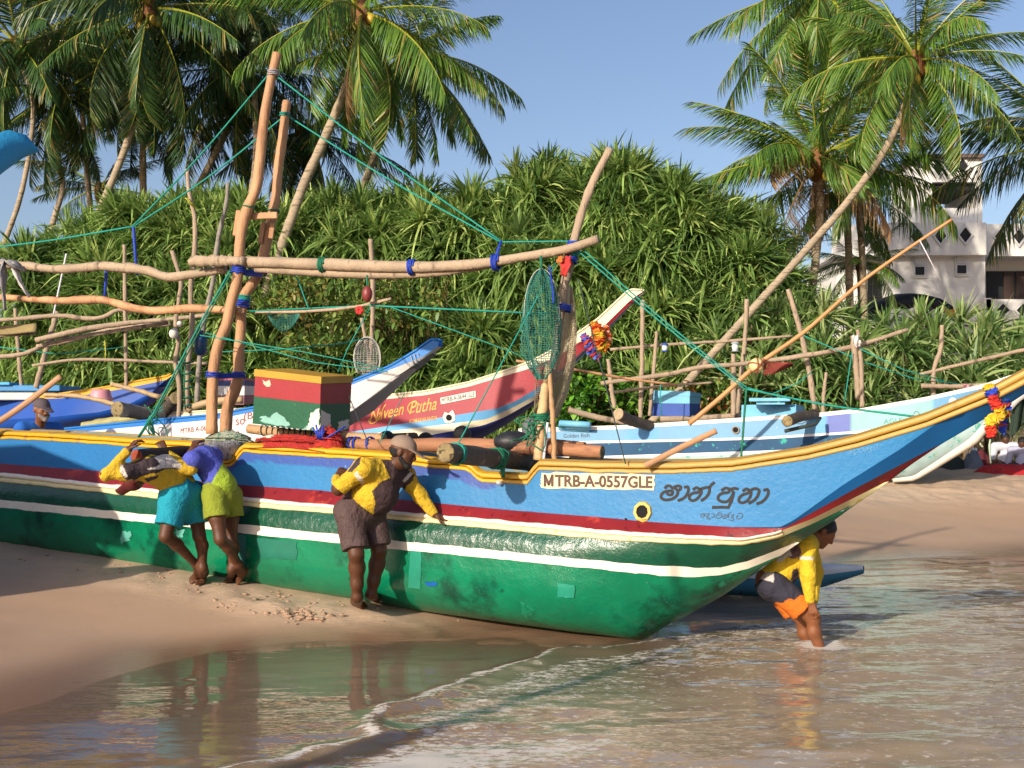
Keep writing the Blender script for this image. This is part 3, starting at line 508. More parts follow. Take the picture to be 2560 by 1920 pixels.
# spars
sparY = lambda px: aY(px)-.07
pole([(612, 655), (700, 657), (807, 660), (950, 666), (1042, 668), (1150, 664), (1238, 654), (1347, 636), (1421, 622), (1495, 597)], sparY, [15, 15, 16, 15, 13, 11, 10], 'long thick pale spar running from the twin mast forward to the fore mast', name='spar', cat='spar', n=12, rough=.04, seg=44)
pole([(640, 672), (800, 681), (950, 686), (1080, 682), (1180, 671), (1240, 661)], lambda px: aY(px)-.02, [10, 12, 12, 11, 7], 'thin grey spar lashed under the long thick spar', name='spar', cat='spar', rough=.05)
pole([(480, 654), (520, 653), (572, 652), (612, 653)], lambda px: aY(px)-.15, [14, 14, 13, 11], 'short thick pale spar end poking aft of the twin mast', name='spar', cat='spar', n=12)
pole([(-120, 660), (54, 664), (145, 673), (260, 666), (362, 675), (427, 693), (470, 688), (564, 673)], aY, [10, 10, 11, 11, 12, 12, 11, 9], 'crooked grey-brown spar leading aft with blue ties and a rag at its end', name='spar', cat='spar', seg=44)
pole([(-120, 738), (25, 745), (163, 752), (253, 749), (325, 768), (380, 778), (470, 771), (600, 777)], aY, [8, 9, 9, 10, 11, 11, 10, 9], 'slender orange spar leading aft below the crooked grey one', orange_wood, 'spar', 'spar', seg=40)
pole([(1345, 1150), (1362, 1040), (1387, 893), (1396, 819), (1416, 696), (1431, 627), (1446, 562), (1475, 473), (1525, 372)], lambda px: 9.62, [12, 12, 11, 11, 11, 11, 11, 10, 9.5], 'bare pale fore mast leaning forward above the netting', name='fore_mast', cat='mast', n=12, seg=40)
pole([(1347, 1150), (1356, 1030), (1372, 912)], 9.5, [13, 13, 9], 'thick pale stick propping the fore mast', name='prop_stick', cat='stick', m=mat('pale_stick', C('#c3a377'), .7, .15))
pole([(1387, 1160), (1381, 1040), (1373, 915)], 9.42, [7, 7, 6], 'slim brown stick leaning against the fore mast', name='prop_stick', cat='stick', m=mat('tan_stick', C('#b08a62'), .65, .15))
pole([(1358, 1160), (1369, 1056)], 9.38, [3.4, 3.4], 'thin white plastic pipe beside the fore mast', name='pipe', cat='pipe', m=mat('white_plastic', C('#d6d0da'), .4, .05, bump=0), rough=0)
fl = thing('fore_mast_lashing', 'blue teal and red rag lashing where spar and fore mast cross', 'lashing', P(1430, 640, 9.5))
for (x, y, m, tn) in ((1433, 618, blue_rope, 5), (1430, 632, teal_rope, 4), (1426, 650, blue_rope, 3), (1412, 770, blue_rope, 3)): coil(P(x, y, 9.58), (.2, 0, 1), .05, .008, tn, .016, m, 'winding', fl, seed=x+y)
redrag = mat('red_rag', C('#b8302c'), .8, .2, bump=.5)
def cloth(path, wid, m, name, parent=None, seed=0, **kw):
    p = spline(path, 16); rg = np.random.default_rng(seed); t, Nn, B = frames(p); Q = []
    u = np.linspace(-1, 1, 7); wv = np.interp(np.linspace(0, 1, 16), np.linspace(0, 1, len(wid)), wid); ph = rg.uniform(0, 6, 16)
    for i in range(16): Q.append(p[i]+np.outer(u*wv[i], Nn[i])+np.outer(np.sin(u*5+i*.5+ph[0])*wv[i]*.35, B[i]))
    o = mk(name, grid(np.array(Q)), m, parent, **kw); md = o.modifiers.new('thick', 'SOLIDIFY'); md.thickness = .006; return o
cloth([P(1420, 640, 9.5), P(1412, 665, 9.45), P(1408, 690, 9.48)], [.03, .045, .03], redrag, 'red_rag', fl)
cloth([P(1402, 640, 9.48), P(1398, 655, 9.45)], [.02, .025], mat('orange_rag', C('#c0662c'), .8), 'orange_rag', fl, 2)
rg_ = thing('rag', 'grey and white cloths knotted round the spar ends', 'cloth', P(30, 700, aY(30)))
gw = mat('grey_cloth', C('#8a8888'), .85, .2, 9, wear=.6, wc=C('#cfcac6'), ws=6, bump=.5); 
cloth([P(8, 650, 12.3), P(40, 662, 12.2), P(60, 670, 12.3)], [.06, .09, .05], gw, 'knot', rg_, 1); cloth([P(35, 660, 12.2), P(48, 700, 12.2), P(74, 742, 12.25)], [.05, .055, .02], mat('white_cloth', C('#cdc8c2'), .85, .1), 'tail', rg_, 2)
cloth([P(12, 655, 12.2), P(8, 710, 12.15), P(14, 776, 12.2)], [.06, .05, .03], gw, 'tail', rg_, 3); cloth([P(0, 660, 12.3), P(2, 720, 12.3)], [.05, .03], mat('dark_cloth', C('#3c3a40'), .9), 'tail', rg_, 4)
# ropes of the rig
mt1, mt2 = (672, 186, Y1), (712, 290, Y2)
rope([mt1, (333, 565, 11.9)], 0, 'teal stay from the taller mast top down to the aft knot', sag=.04); rope([mt2, (333, 567, 11.9)], 0, 'teal stay from the shorter mast top down to the aft knot', sag=.05)
rope([(333, 566, 11.9), (-80, 626, 12.6)], 0, 'teal rope running aft from the knot out of view', sag=.02)
rope([(694, 192, Y1), (1253, 603, 9.95)], 0, 'teal stay from the taller mast top forward to the spar', sag=.03); rope([(722, 292, Y2), (1253, 606, 9.95)], 0, 'teal stay from the shorter mast top forward to the spar', sag=.03)
rope([(1253, 605, 9.95), (1441, 603, 9.55)], 0, 'level teal rope between blue spar tie and fore mast'); rope([(1450, 618, 9.5), (1869, 971, 8.75)], 0, 'upper strand of the teal fore stay running down towards the bow', sag=.02, r=2.0)
rope([(1448, 630, 9.5), (1866, 976, 8.75)], 0, 'lower strand of the teal fore stay running down towards the bow', sag=.02, r=2.0)
rope([(1867, 973, 8.75), (2292, 1042, 8.35)], 0, 'teal rope from fore stay knot to the bow gunwale', sag=.02, r=2.8); rope([(1866, 972, 8.75), (1853, 1146, 8.72)], 0, 'dark green rope dropping from fore stay knot to the gunwale', green_rope, r=3)
rope([(622, 778, 11.1), (921, 764, 10.3), (1100, 772, 9.95), (1377, 785, 9.55)], 0, 'level teal rope at mid height between the masts', r=2.4); rope([(575, 677, 10.9), (499, 811, 11.1), (383, 1035, 11.3), (340, 1100, 11.4)], 0, 'teal rope slanting from mast lashing down to the aft gunwale', r=2.4)
rope([(578, 684, 10.9), (505, 815, 11.05), (388, 1036, 11.25), (346, 1096, 11.4)], 0, 'second strand slanting from mast lashing down to the aft gunwale', green_rope, r=2.0)
rope([(1144, 1112, 8.8), (1391, 656, 9.5)], 0, 'teal rope slanting from the dark log up to the fore mast', r=1.8); rope([(1446, 696, 9.5), (1564, 1160, 8.95)], 0, 'dark line slanting from fore mast down to the gunwale', dark_rope, r=1.6)
rope([(500, 838, 11.0), (760, 880, 10.6), (960, 922, 10.2)], 0, 'pale teal line sloping from masts across the thicket', r=1.5); rope([(515, 832, 11.0), (780, 905, 10.6), (970, 930, 10.2)], 0, 'lower pale teal line sloping beside its twin', r=1.4)
rope([(978, 768, 10.1), (1200, 850, 9.8), (1345, 905, 9.6)], 0, 'thin teal line sloping from float pole to the netting', r=1.4); rope([(872, 990, 10.6), (922, 1110, 10.0)], 0, 'thin dark line slanting from crate corner down to the logs', dark_rope, r=1.3); rope([(1010, 985, 10.6), (948, 1110, 10.0)], 0, 'thin teal line slanting down to the logs in front of the red boat', r=1.2)
rope([(333, 567, 11.9), (338, 640, 11.95), (343, 688, 11.95)], 0, 'blue rope tie hanging from the aft knot to the crooked spar', blue_rope, r=4); rope([(266, 655, 12.1), (264, 700, 12.1), (261, 756, 12.1)], 0, 'blue and green rope tie between the two aft spars', blue_rope, r=4)
rope([(1253, 603, 9.95), (1240, 640, 9.9), (1236, 675, 9.9)], 0, 'blue rope tie on the forward spar below the stay', blue_rope, r=4)
for (x, y, m) in ((807, 662, green_rope), (1030, 668, blue_rope), (1240, 656, blue_rope)):
    c = P(x, y, sparY(x)); k = thing('spar_tie', {807: 'green rope tie round the middle of the long spar', 1030: 'blue rope tie round the long spar right of the green one', 1240: 'blue rope tie round the long spar near the fore mast'}[x], 'rope', c); coil(c, (.95, -.3, .0), .062, .009, 3.5, .016, m, 'winding', k, seed=x)
# fishing floats and the light pole
pole([(640, 781), (753, 779), (900, 765), (978, 747)], lambda px: aY(px)-.12, [3, 4, 4, 3.5], 'thin pale bamboo pole lashed along the mid-height teal rope', seg=20)
mk('fishing_float', ball(P(918, 735, 10.2), .045, .045, .07, 14, 10), mat('dull_red_plastic', C('#7c3030'), .45, .1), label='dull red oval float hanging under the long spar', cat='float')
rope([(918, 688, 10.2), (918, 715, 10.2)], 0, 'green string holding the red oval float', green_rope, r=3)
mk('flower', join(*[ball(P(899, 776, 10.2)+np.array([math.cos(a)*.02, -.01, math.sin(a)*.02]), .02, .012, .02, 8, 5) for a in np.arange(6)]), redrag, label='small red artificial flower on the float pole', cat='flower')
# crate
def hexa(c8):
    """six-sided box from 8 corners: bottom 0-3, top 4-7"""
    return np.array(c8, float), [[3, 2, 1, 0], [4, 5, 6, 7], [0, 1, 5, 4], [1, 2, 6, 5], [2, 3, 7, 6], [3, 0, 4, 7]]
def corners(ft, fb, yA, yB, yC):
    """front-left, front-right, rear-right photo corners at depths yA, yB, yC; fourth corner by parallelogram"""
    def q(r): a, b, c = P(*r[0], yA), P(*r[1], yB), P(*r[2], yC); return [a, b, c, a+c-b]
    return q(fb)+q(ft)
yA, yB, yC = 10.66, 10.35, 10.77
cr = thing('fish_crate', 'large wooden crate painted yellow red and green sitting on the logs amidships', 'crate', P(760, 1078, 10.5))
def slab(t0, t1, grow=0.0):
    lo = [(631+8*t0, 1059-136*t0), (799+3*t0, 1078-136*t0), (873+7*t0, 1078-139*t0)]; hi = [(631+8*t1, 1059-136*t1), (799+3*t1, 1078-136*t1), (873+7*t1, 1078-139*t1)]
    v, f = hexa(corners(hi, lo, yA, yB, yC)); c = v.mean(0); v = v.copy(); v[:, :2] = c[:2]+(v[:, :2]-c[:2])*(1+grow); return v, f
cg = paint('crate_green', '#0f5236', rough=.45, var=.2, wear=[(.60, .63, C('#7fa89a'), 2.6), (.7, .72, C('#cfd0c0'), 12)]); crd = paint('crate_red', '#94282f', rough=.45, var=.12, wear=[(.66, .68, C('#d0b49c'), 6)]); cye = paint('crate_yellow', '#b58a28', rough=.45, var=.15, wear=.68, wc=C('#7a6a44'))
mk('lower_body', slab(0, .5), cg, cr, sm=False); mk('upper_body', slab(.503, .868), crd, cr, sm=False); mk('lid', slab(.872, 1.0, .025), cye, cr, sm=False)
whitep = paint('worn_white', '#c9c4b8', var=.15)
bx = Surf(*[o for o in COL.objects if o.parent == cr and o.type == 'MESH'])
for i, qd in enumerate(([(776, 1035), (799, 1020), (799, 1077), (770, 1074)], [(801, 1022), (825, 1040), (828, 1076), (801, 1078)], [(845, 1055), (872, 1048), (872, 1077), (842, 1077)])): patch('worn_patch', qd, whitep, .004, 7, cr, bx, jag=1.6, seed=i)
patch('worn_patch', [(655, 1040), (700, 1032), (735, 1070), (648, 1061)], paint('worn_aqua', '#7fb0a4', var=.2), .004, 7, cr, bx, jag=3, seed=9)
patch('worn_patch', [(660, 952), (676, 950), (680, 965), (668, 968)], paint('worn_cream', '#cdb79a', var=.2), .004, 6, cr, bx, jag=2, seed=8)
# logs lying along the boat
def log(L, Y, r, label, m=log_wood, em=end_wood, rough=.035, name='log', n=16, seg=28):
    p = pp(L, Y); sc = p[:, 1].mean()/FPX; q = spline(p, seg); rr = np.interp(np.linspace(0, 1, seg), np.linspace(0, 1, len(r)), r)*sc
    o = mk(name, tube(q, rr, n, cap=False, rough=rough, seed=int(L[0][0])), m, label=label, cat='log')
    for a, b, rad in ((q[0], q[1], rr[0]), (q[-1], q[-2], rr[-1])):
        A = axes(a-b); th = np.arange(n)/n*2*np.pi; rings = [[a-(a-b)/np.linalg.norm(a-b)*.004+A[:, 0]*math.cos(t)*rad*k+A[:, 1]*math.sin(t)*rad*k+A[:, 2]*h for t in th] for k, h in ((1.0, 0), (.94, .006), (.5, .004), (.02, .002))]
        v, f = grid(np.array(rings)); f = np.concatenate([f, np.array([[i*n+n-1, (i+1)*n+n-1, (i+1)*n, i*n] for i in range(3)])]); mk('log_end', (v, f), em, o)
    return o
lg1 = log([(770, 1108), (950, 1114), (1200, 1113), (1400, 1124), (1506, 1131)], lambda px: aY(px, .05), [15, 17, 18, 17, 16], 'long reddish peeled log lying along the near side of the boat')
lg2 = log([(622, 1072), (760, 1088), (862, 1094), (960, 1098)], lambda px: aY(px, -.12), [12, 13, 14, 14], 'rope-bound pale log lying under the crate', mat('pale_log_wood', C('#a98660'), .7, .25, 3, wear=.62, wc=C('#6b4d34'), bump=.5, bs=24))
log([(1310, 1098), (1400, 1112), (1462, 1118)], lambda px: aY(px, -.14), [12, 13, 13], 'short reddish knotty log behind the slim brown stick')
for i, x in enumerate(range(660, 850, 14)): coil(P(x, 1072+(x-622)*.09, aY(x, -.12)), (.893, -.45, -.03), .052, .005, 1.2, .012, dark_rope if i < 7 else blue_rope, 'binding', lg2, seed=i)
for x in (845, 880, 892, 925): coil(P(x, 1110, aY(x, .05)), (.893, -.45, -.03), .062, .006, 2.2, .012, blue_rope, 'binding', lg1, seed=x)
# outrigger booms across the boat
def across(s, u, z0, slope=0.0): return np.array([*line_pts(A0, np.array([s]), np.array([u]))[0], z0+slope*u])
FB = [across(-1.02, u, 1.365, .075) for u in (1.22, .8, .3, -.4, -1.6, -2.9)]
def boom(pts, r, label, m, em, name):
    pts = np.array(pts); q = spline(pts, 30); rr = np.interp(np.linspace(0, 1, 30), np.linspace(0, 1, len(r)), r); o = mk(name, tube(q, rr, 18, cap=False, rough=.03, seed=5), m, label=label, cat='boom')
    a, b = q[0], q[1]; A = axes(a-b); th = np.arange(18)/18*2*np.pi; v, f = grid(np.array([[a+A[:, 0]*math.cos(t)*rr[0]*k+A[:, 1]*math.sin(t)*rr[0]*k+A[:, 2]*h for t in th] for k, h in ((1.0, -.004), (.93, .006), (.55, .004), (.02, .001))]))
    f = np.concatenate([f, np.array([[i*18+17, (i+1)*18+17, (i+1)*18, i*18] for i in range(3)])]); mk('sawn_end', (v, f), em, o); return o
fb = boom(FB, [.073, .074, .075, .074, .07, .06], 'thick dark log boom crossing the gunwale with its sawn end towards the viewer', dark_wood, end_wood, 'outrigger_boom')
for u, tn, m in ((1.06, 3, teal_rope), (.42, 9, green_rope)): coil(across(-1.02, u, 1.365, .075), tuple(np.r_[N2, .07]), .08, .007, tn, .013, m, 'lashing', fb, seed=int(u*9), jit=.4)
for dx in (-5, 0, 5): mk('lashing', tube([P(1256+dx, 1168, 9.3), P(1258+dx*.4, 1190, 9.32), HULL.at(1258+dx*.7, 1205, .02)], .007, 5), green_rope, fb)
mk('peg', tube([HULL.at(1257, 1207, -.03), HULL.at(1253, 1207, .06)], .016, 10), whitep, fb)
for r_ in (.020, .026, .023): mk('lashing', (lambda c: tube([c+np.array([math.cos(a)*r_*1.3, -.01-r_*.2, math.sin(a)*r_*1.5]) for a in np.linspace(0, 6.3, 16)], .006, 5))(HULL.at(1257, 1205, .03)), green_rope, fb)
AB = [across(-3.79, u, 1.443, -.03) for u in (1.42, 1.0, .4, -.4, -1.6, -2.9)]
ab = boom(AB, [.062, .062, .06, .06, .058, .05], 'aft boom wrapped in black rubber and white net where two men push', mat('black_rubber', C('#17120f'), .55, .2, 4, bump=.2), mat('rusty_end', C('#8a3a22'), .8, .2), 'outrigger_boom')
wn_ = mat('white_wrapped_net', C('#a5a4a6'), .8, .25, 18, wear=.55, wc=C('#5e5c5c'), ws=30, bump=.9, bs=50)
mk('white_wrapping', tube([across(-3.79, u, 1.443, -.03) for u in np.linspace(.72, .18, 14)], [.068, .075, .08, .085, .082, .09, .086, .08], 16, rough=.06, seed=8), wn_, ab)
# outrigger float in the water on the far side
fs = np.linspace(-4.5, 1.2, 50); fw = np.interp(fs, [-4.5, -3.6, -.4, .5, 1.05, 1.2], [.02, .17, .2, .17, .1, .03]); fz = np.interp(fs, [-4.5, -3.5, -.4, .3, .8, 1.2], [.5, .12, -.02, .0, .11, .27])
W0 = -2.75; top = np.interp(fs, [-4, -.5, .5, 1.2], [.26, .25, .27, .33]); rows_ = []
def frow(k, h): return np.column_stack([line_pts(A0, fs, W0+fw*k), fz+(top-fz)*h])
flo_ = thing('outrigger_float', 'slim blue outrigger float lying in the shallow water behind the bow', 'float', across(-.5, W0, .0))
mk('float_hull', grid(np.array([frow(1, 1), frow(1.02, .7), frow(.8, .3), frow(.3, .04), frow(0, 0), frow(-.3, .04), frow(-.8, .3), frow(-1.02, .7), frow(-1, 1)])), paint('float_blue', '#3f7f9f', var=.2, wear=[(.6, .63, C('#1f3f50'), 6)]), flo_)
mk('float_deck', grid(np.array([frow(1.08, .72), frow(1.1, 1.0), frow(1.06, 1.2), frow(0, 1.24), frow(-1.06, 1.2), frow(-1.06, 1)])), paint('float_deck_paint', '#b4bec6', var=.1), flo_)
# nets
def net(Q, m, name, th=.004, parent=None, **kw):
    o = mk(name, grid(np.array(Q)), m, parent, **kw); md = o.modifiers.new('mesh_cords', 'WIREFRAME'); md.thickness = th; md.use_even_offset = False; md.use_replace = True; return o
def teardrop(cx, ytop, ybot, wid, Y, nu, nv, bulge=.12, seed=0, lean=0, fold=0.0):
    Q = []; rg = np.random.default_rng(seed)
    for j in range(nv+1):
        t = j/nv; yy = ytop+(ybot-ytop)*t; wd = wid*np.interp(t, [0, .08, .25, .5, .75, .9, 1], [.12, .5, .85, 1, .95, .6, .2] if fold else [.12, .5, .85, 1, .95, .75, .45])
        Q.append([P(cx+lean*t+wd*math.sin(a)*(1+.03*rg.normal()+fold*t*math.sin(5*a+4*t)), yy+rg.normal(0, .8), Y+bulge*math.cos(a)*(.3+.7*math.sin(t*3))+.02*math.sin(a*5+t*7)) for a in np.linspace(0, 2*np.pi, nu+1)])
    return Q
gn = thing('hand_net', 'deep green landing net hanging from the spar beside the fore mast', 'net', P(1355, 930, 9.5))
net(teardrop(1354, 672, 948, 48, 9.45, 40, 48, seed=1, fold=.16), mat('green_net_cord', C('#2f786c'), .7, .2, 20, bump=0), 'netting', .006, gn)
mk('hoop', tube([P(1354+44*math.sin(a)*(1 if abs(a) < 2.6 else .8), 790-118*math.cos(a), 9.42) for a in np.linspace(-1.6, 1.6, 30)], .0035, 6), mat('pale_hoop', C('#b0aea0'), .6), gn)
cloth([P(1375, 665, 9.4), P(1382, 720, 9.36), P(1385, 760, 9.38)], [.012, .02, .012], blue_rope, 'blue_tie', gn, 3); mk('hanger', tube([P(1352, 640, 9.45), P(1354, 676, 9.44)], .012, 6), green_rope, gn)
Q = []; rg = np.random.default_rng(4)
for j in range(91):
    t = j/90; xl = np.interp(t, [0, .15, .4, .7, 1], [1408, 1398, 1388, 1370, 1356]); xr = np.interp(t, [0, .12, .3, .55, .8, 1], [1430, 1436, 1442, 1438, 1420, 1395])
    Q.append([P(xl+(xr-xl)*u, 720+330*t+6*math.sin(u*6+t*5), 9.68+.05*math.sin(u*9+t*6)+rg.normal(0, .004)) for u in np.linspace(0, 1, 25)])
cream_cord = mat('cream_net_cord', C('#cdbf9e'), .8, .2, 20, bump=0)
bn = thing('fishing_net', 'cream fishing net draped down behind the fore mast', 'net', P(1400, 1050, 9.68)); net(Q, cream_cord, 'netting', .0085, bn)
Q = []
for j in range(41): t = j/40; Q.append([P(1345+8*math.sin(t*4)-6*t+(30+6*math.sin(t*3))*u*(1-.25*t), 905+200*t, 9.6+.05*math.sin(u*8+t*5)) for u in np.linspace(-.4, .8, 12)])
net(Q, mat('brown_net_cord', C('#8d7d66'), .8, .2, 20, bump=0), 'netting_fold', .006, bn)
def pile(c, rx, ry, h, m, name, label, cat, n=16, seed=0, r=.006, turns=26, parent=None):
    """a heap of net: many loops of cord thrown over one another"""
    rg = np.random.default_rng(seed); parts = []; c = np.asarray(c, float); ax = np.array([D2[0], D2[1], -.03]); ay = np.array([N2[0], N2[1], 0])
    for k in range(turns):
        a0 = rg.uniform(0, 6.3); n_ = 14; a = np.linspace(0, rg.uniform(2.5, 6), n_)+a0; s = rg.uniform(.25, 1); o = rg.normal(0, .3, 2)*(1-s)
        x, y = np.cos(a)*s+o[0], np.sin(a)*s*rg.uniform(.4, 1)+o[1]; z = h*np.clip(1-x*x*.8-y*y*.8, 0, 1)+rg.uniform(0, .02)
        parts.append(tube(c+np.outer(x*rx, ax)+np.outer(y*ry, ay)+np.outer(z, [0, 0, 1]), r, 5))
    nu = 20; u = np.linspace(-1, 1, nu); U, V = np.meshgrid(u, u, indexing='ij'); hh = h*np.clip(1-U*U*.9-V*V*.9, 0, 1)*(1+.25*rg.normal(0, 1, U.shape))-.02*(U*U+V*V)
    core = grid(c+U[..., None]*rx*ax+V[..., None]*ry*ay+hh[..., None]*np.array([0, 0, 1.])-[0, 0, .006])
    return mk(name, join(core, *parts), m, parent, label=label, cat=cat)
redn = mat('red_net', C('#a8261e'), .8, .3, 14, wear=.62, wc=C('#d24a34'), ws=30, bump=.9, bs=70)
pile(P(735, 1112, aY(735, .2)), .42, .14, .07, redn, 'net_heap', 'flat heap of red fishing net along the near gunwale', 'net', seed=1, turns=40)
pile(P(822, 1112, aY(822, .18)), .15, .12, .13, redn, 'net_heap', 'round bundle of red net in front of the crate corner', 'net', seed=2, turns=30)
pile(P(572, 1108, aY(572, .1)), .26, .17, .09, mat('grey_green_net', C('#8f9684'), .85, .3, 14, wear=.55, wc=C('#2c6a58'), ws=20, bump=.8, bs=60), 'net_heap', 'heap of pale grey-green net at the foot of the twin mast', 'net', seed=3, turns=60, r=.005)
mk('stone_float', tube([P(660, 1096, aY(660, .22)), P(672, 1097, aY(672, .23)), P(695, 1101, aY(695, .24)), P(703, 1102, aY(703, .24))], [.02, .04, .042, .03], 12, 8, rough=.03), mat('chalky_white', C('#cfc3b2'), .85, .15, 8, bump=.4), label='chalky white cork float on the red net', cat='float')
bl = thing('blue_twine', 'frayed blue twine tied under the crate corner', 'twine', P(795, 1095, 10.4))
for i, a in enumerate(((782, 1068), (790, 1062), (800, 1070), (808, 1064), (812, 1075), (864, 1066))): mk('strand', tube([P(795+i*3, 1098, 10.3), P((795+a[0])/2+3, 1085, 10.28), P(*a, 10.3)], .008, 5), blue_rope, bl)
bag = mat('black_bag', C('#24252a'), .5, .2, 6, bump=.5, bs=14)
mk('sack', ball(P(1283, 1105, aY(1283, .02)), .16, .12, .09, 18, 10, rough=.035, seed=3), bag, label='black sack lying behind the dark boom', cat='sack')
mk('sack', ball(P(1325, 1075, aY(1325, -.1)), .07, .07, .1, 14, 10, rough=.05, seed=4), mat('grey_bag', C('#5c5e62'), .7, .2), label='grey plastic bag hanging left of the fore mast', cat='bag')
gr_ = thing('rope_tangle', 'tangle of green rope round the foot of the fore mast', 'rope', P(1350, 1085, 9.5)); rg = np.random.default_rng(3)
for k in range(7): mk('strand', tube(spline(np.array([P(1340+rg.normal(0, 22), 1030+rg.uniform(0, 100), 9.45+rg.normal(0, .05)) for _ in range(4)]), 14), .006, 5), green_rope, gr_)
coil(P(1352, 1043, 9.5), (0, 0, 1), .06, .008, 4, .014, green_rope, 'strand', gr_, seed=2)
for (L, lab, w_) in (([(1612, 1165), (1700, 1120), (1791, 1077)], 'worn brown oar handle sticking up from the fore part of the boat', 8.85), ([(-40, 1078), (60, 1012), (152, 941)], 'flat wooden oar sticking up beside the man in the blue cap shirt', 11.9)):
    o = pole(L, w_, [8, 8, 7.5], lab, mat('oar_wood', C('#b08560'), .6, .2, 4, bump=.3, bs=30), 'oar', 'oar', rough=.02, n=10, flat=.6)
def garland(path, rad, cols, name, label, seed=0, parent=None, band_=4):
    rg = np.random.default_rng(seed); p = spline(np.array(path), 40); n = 14; v, f = tube(p, 1, n); t, Nn, B = frames(p); cc = []
    V = []
    for i in range(40):
        r = .84*np.interp(i/39, np.linspace(0, 1, len(rad)), rad)
        for j in range(n): a = j/n*2*np.pi; q = r*(1+.28*rg.normal()*.8)*(1.12 if i % 2 else .8); V.append(p[i]+q*(math.cos(a)*Nn[i]+math.sin(a)*B[i])+t[i]*rg.normal(0, .006)); cc.append(C(cols[(i//band_) % len(cols)]))
    return mk(name, (np.array(V), f), mat('garland_petals', C('#ffffff'), .8, .15, 30, attr=True, bump=.4, bs=90), parent, sm=False, label=label, cat='garland' if parent is None else None, col=cc)
gB = thing('flower_garland', 'bright blue yellow and red flower garland hanging over the bow of the large boat', 'garland', P(2478, 1090, 8.0))
garland([P(2470, 962, 8.0), P(2480, 985, 7.98), P(2490, 1010, 7.98), P(2500, 1040, 8.0), P(2478, 1050, 8.0), P(2478, 1075, 8.0), P(2477, 1092, 8.0)], [.04, .045, .04, .036, .042, .045, .04, .03], ['#c9a81c', '#1b3fb0', '#c02a1c', '#c02a1c', '#d0a01e', '#d0a01e', '#d9b52a', '#d9b52a', '#c8401e', '#c02a1c', '#2a2f9c'], 'front_loop', None, 1, gB)
garland([P(2508, 985, 8.05), P(2514, 1015, 8.12), P(2510, 1045, 8.16), P(2505, 1065, 8.14), P(2508, 1078, 8.1)], [.03, .035, .035, .03, .025], ['#20507a', '#1b3fb0', '#a83a2a', '#1b3fb0', '#c9a81c', '#a83a2a'], 'rear_loop', None, 2, gB)
mk('tassel_string', tube([P(2476, 1098, 8.0), P(2473, 1115, 8.0), P(2477, 1158, 8.0)], .006, 5), mat('pale_green_string', C('#9fb49a'), .7), gB)
# ================================================================ THE OTHER BOATS
def bgboat(name, label, A, s, G, wG, lines_, Kc, wmax=.42, kz=None, rail=.014):
    """lines_: list of (part name, photo line of the band's lower edge, half-width pairs, material); the last band ends at the keel"""
    A = np.array(A, float); s = np.asarray(s, float); Iw = lambda p: np.interp(s, [q[0] for q in p], [q[1] for q in p])
    root = thing(name, label, 'boat', (*line_pts(A, np.array([0.]), np.array([0.]))[0], .6)); parts = []
    Kr = row(A, s, 0*s, Kc)
    if kz is not None: Kr[:, 2] = np.maximum(Kr[:, 2], kz)
    g = row(A, s, Iw(wG), G); prev = g
    for i, (pn, crv, wp, m) in enumerate(lines_):
        if crv is None:
            mid = [prev+(Kr-prev)*np.array([a, a, b]) for a, b in ((.06, .3), (.25, .62), (.6, .9))]; rows = [prev]+mid+[Kr]
        else:
            r = row(A, s, Iw(wp), crv); r[:, 2] = np.maximum(r[:, 2], Kr[:, 2]); rows = [prev, r]; prev = r
        v, f = band(A, rows, 2); parts.append(mk(pn, (v, f), m, root))
    # rounded rail along the sheer, and the inside
    rl = thing_rail = mk('rail', join(*[tube(q, rail, 6) for q in (g, mirror(A, g))]), lines_[0][3], root)
    ing = g.copy(); ing[:, 2] -= .02; dn = g.copy(); dn[:, 2] = np.maximum(g[:, 2]-.35, Kr[:, 2]+.02)
    mk('deck', grid(np.array([ing-[0, 0, .12], mirror(A, ing)-[0, 0, .12]])), paint('boat_deck', '#7f8a88', var=.2), root)
    a = [q[0] for q in (g, prev, Kr, mirror(A, prev), mirror(A, g))]; mk('transom', (np.array(a), [list(range(5))]), lines_[-1][3], root, sm=False)
    return root, Surf(*parts), parts
bl_blue = paint('bright_blue_trim', '#2372bd', var=.12, wear=.68, wc=C('#5b9fd6')); cool_white = paint('cool_white_hull', '#cfcac6', var=.08, wear=.7, wc=C('#a9a49c'))
b3, s3, _ = bgboat('fishing_boat', 'white boat with a blue rail whose raised prow ends behind the crate', (-3.96, 13.5), np.r_[np.arange(-4, 1, .2), np.arange(1, 3.68, .06)],
  [(-900, 1130), (-200, 1105), (136, 1074), (362, 1052), (543, 1036), (633, 1018), (880, 952), (975, 915), (1038, 877), (1079, 847), (1101, 852)], [(-4, .3), (1.2, .3), (2.6, .2), (3.3, .1), (3.68, .035)],
  [('blue_rail_band', [(-900, 1140), (-200, 1115), (145, 1085), (543, 1048), (633, 1030), (880, 962), (1022, 906), (1057, 892), (1080, 876), (1101, 862)], [(-4, .31), (1.2, .31), (2.6, .21), (3.3, .11), (3.68, .03)], bl_blue),
   ('side_planking', [(-900, 1220), (-200, 1185), (136, 1150), (543, 1110), (700, 1085), (878, 1029), (956, 970), (1035, 910), (1080, 882), (1101, 864)], [(-4, .4), (1.2, .4), (2.2, .3), (3, .14), (3.68, .02)], cool_white), ('hull_bottom', None, None, cool_white)],
  [(-900, 1290), (300, 1280), (600, 1230), (700, 1170), (800, 1108), (878, 1054), (956, 994), (1063, 898), (1101, 866)])
redink = mat('red_brown_lettering', C('#8a3a2c'), .6, .1, bump=0); darkink = mat('dark_lettering', C('#2a2a30'), .6, .1, bump=0)
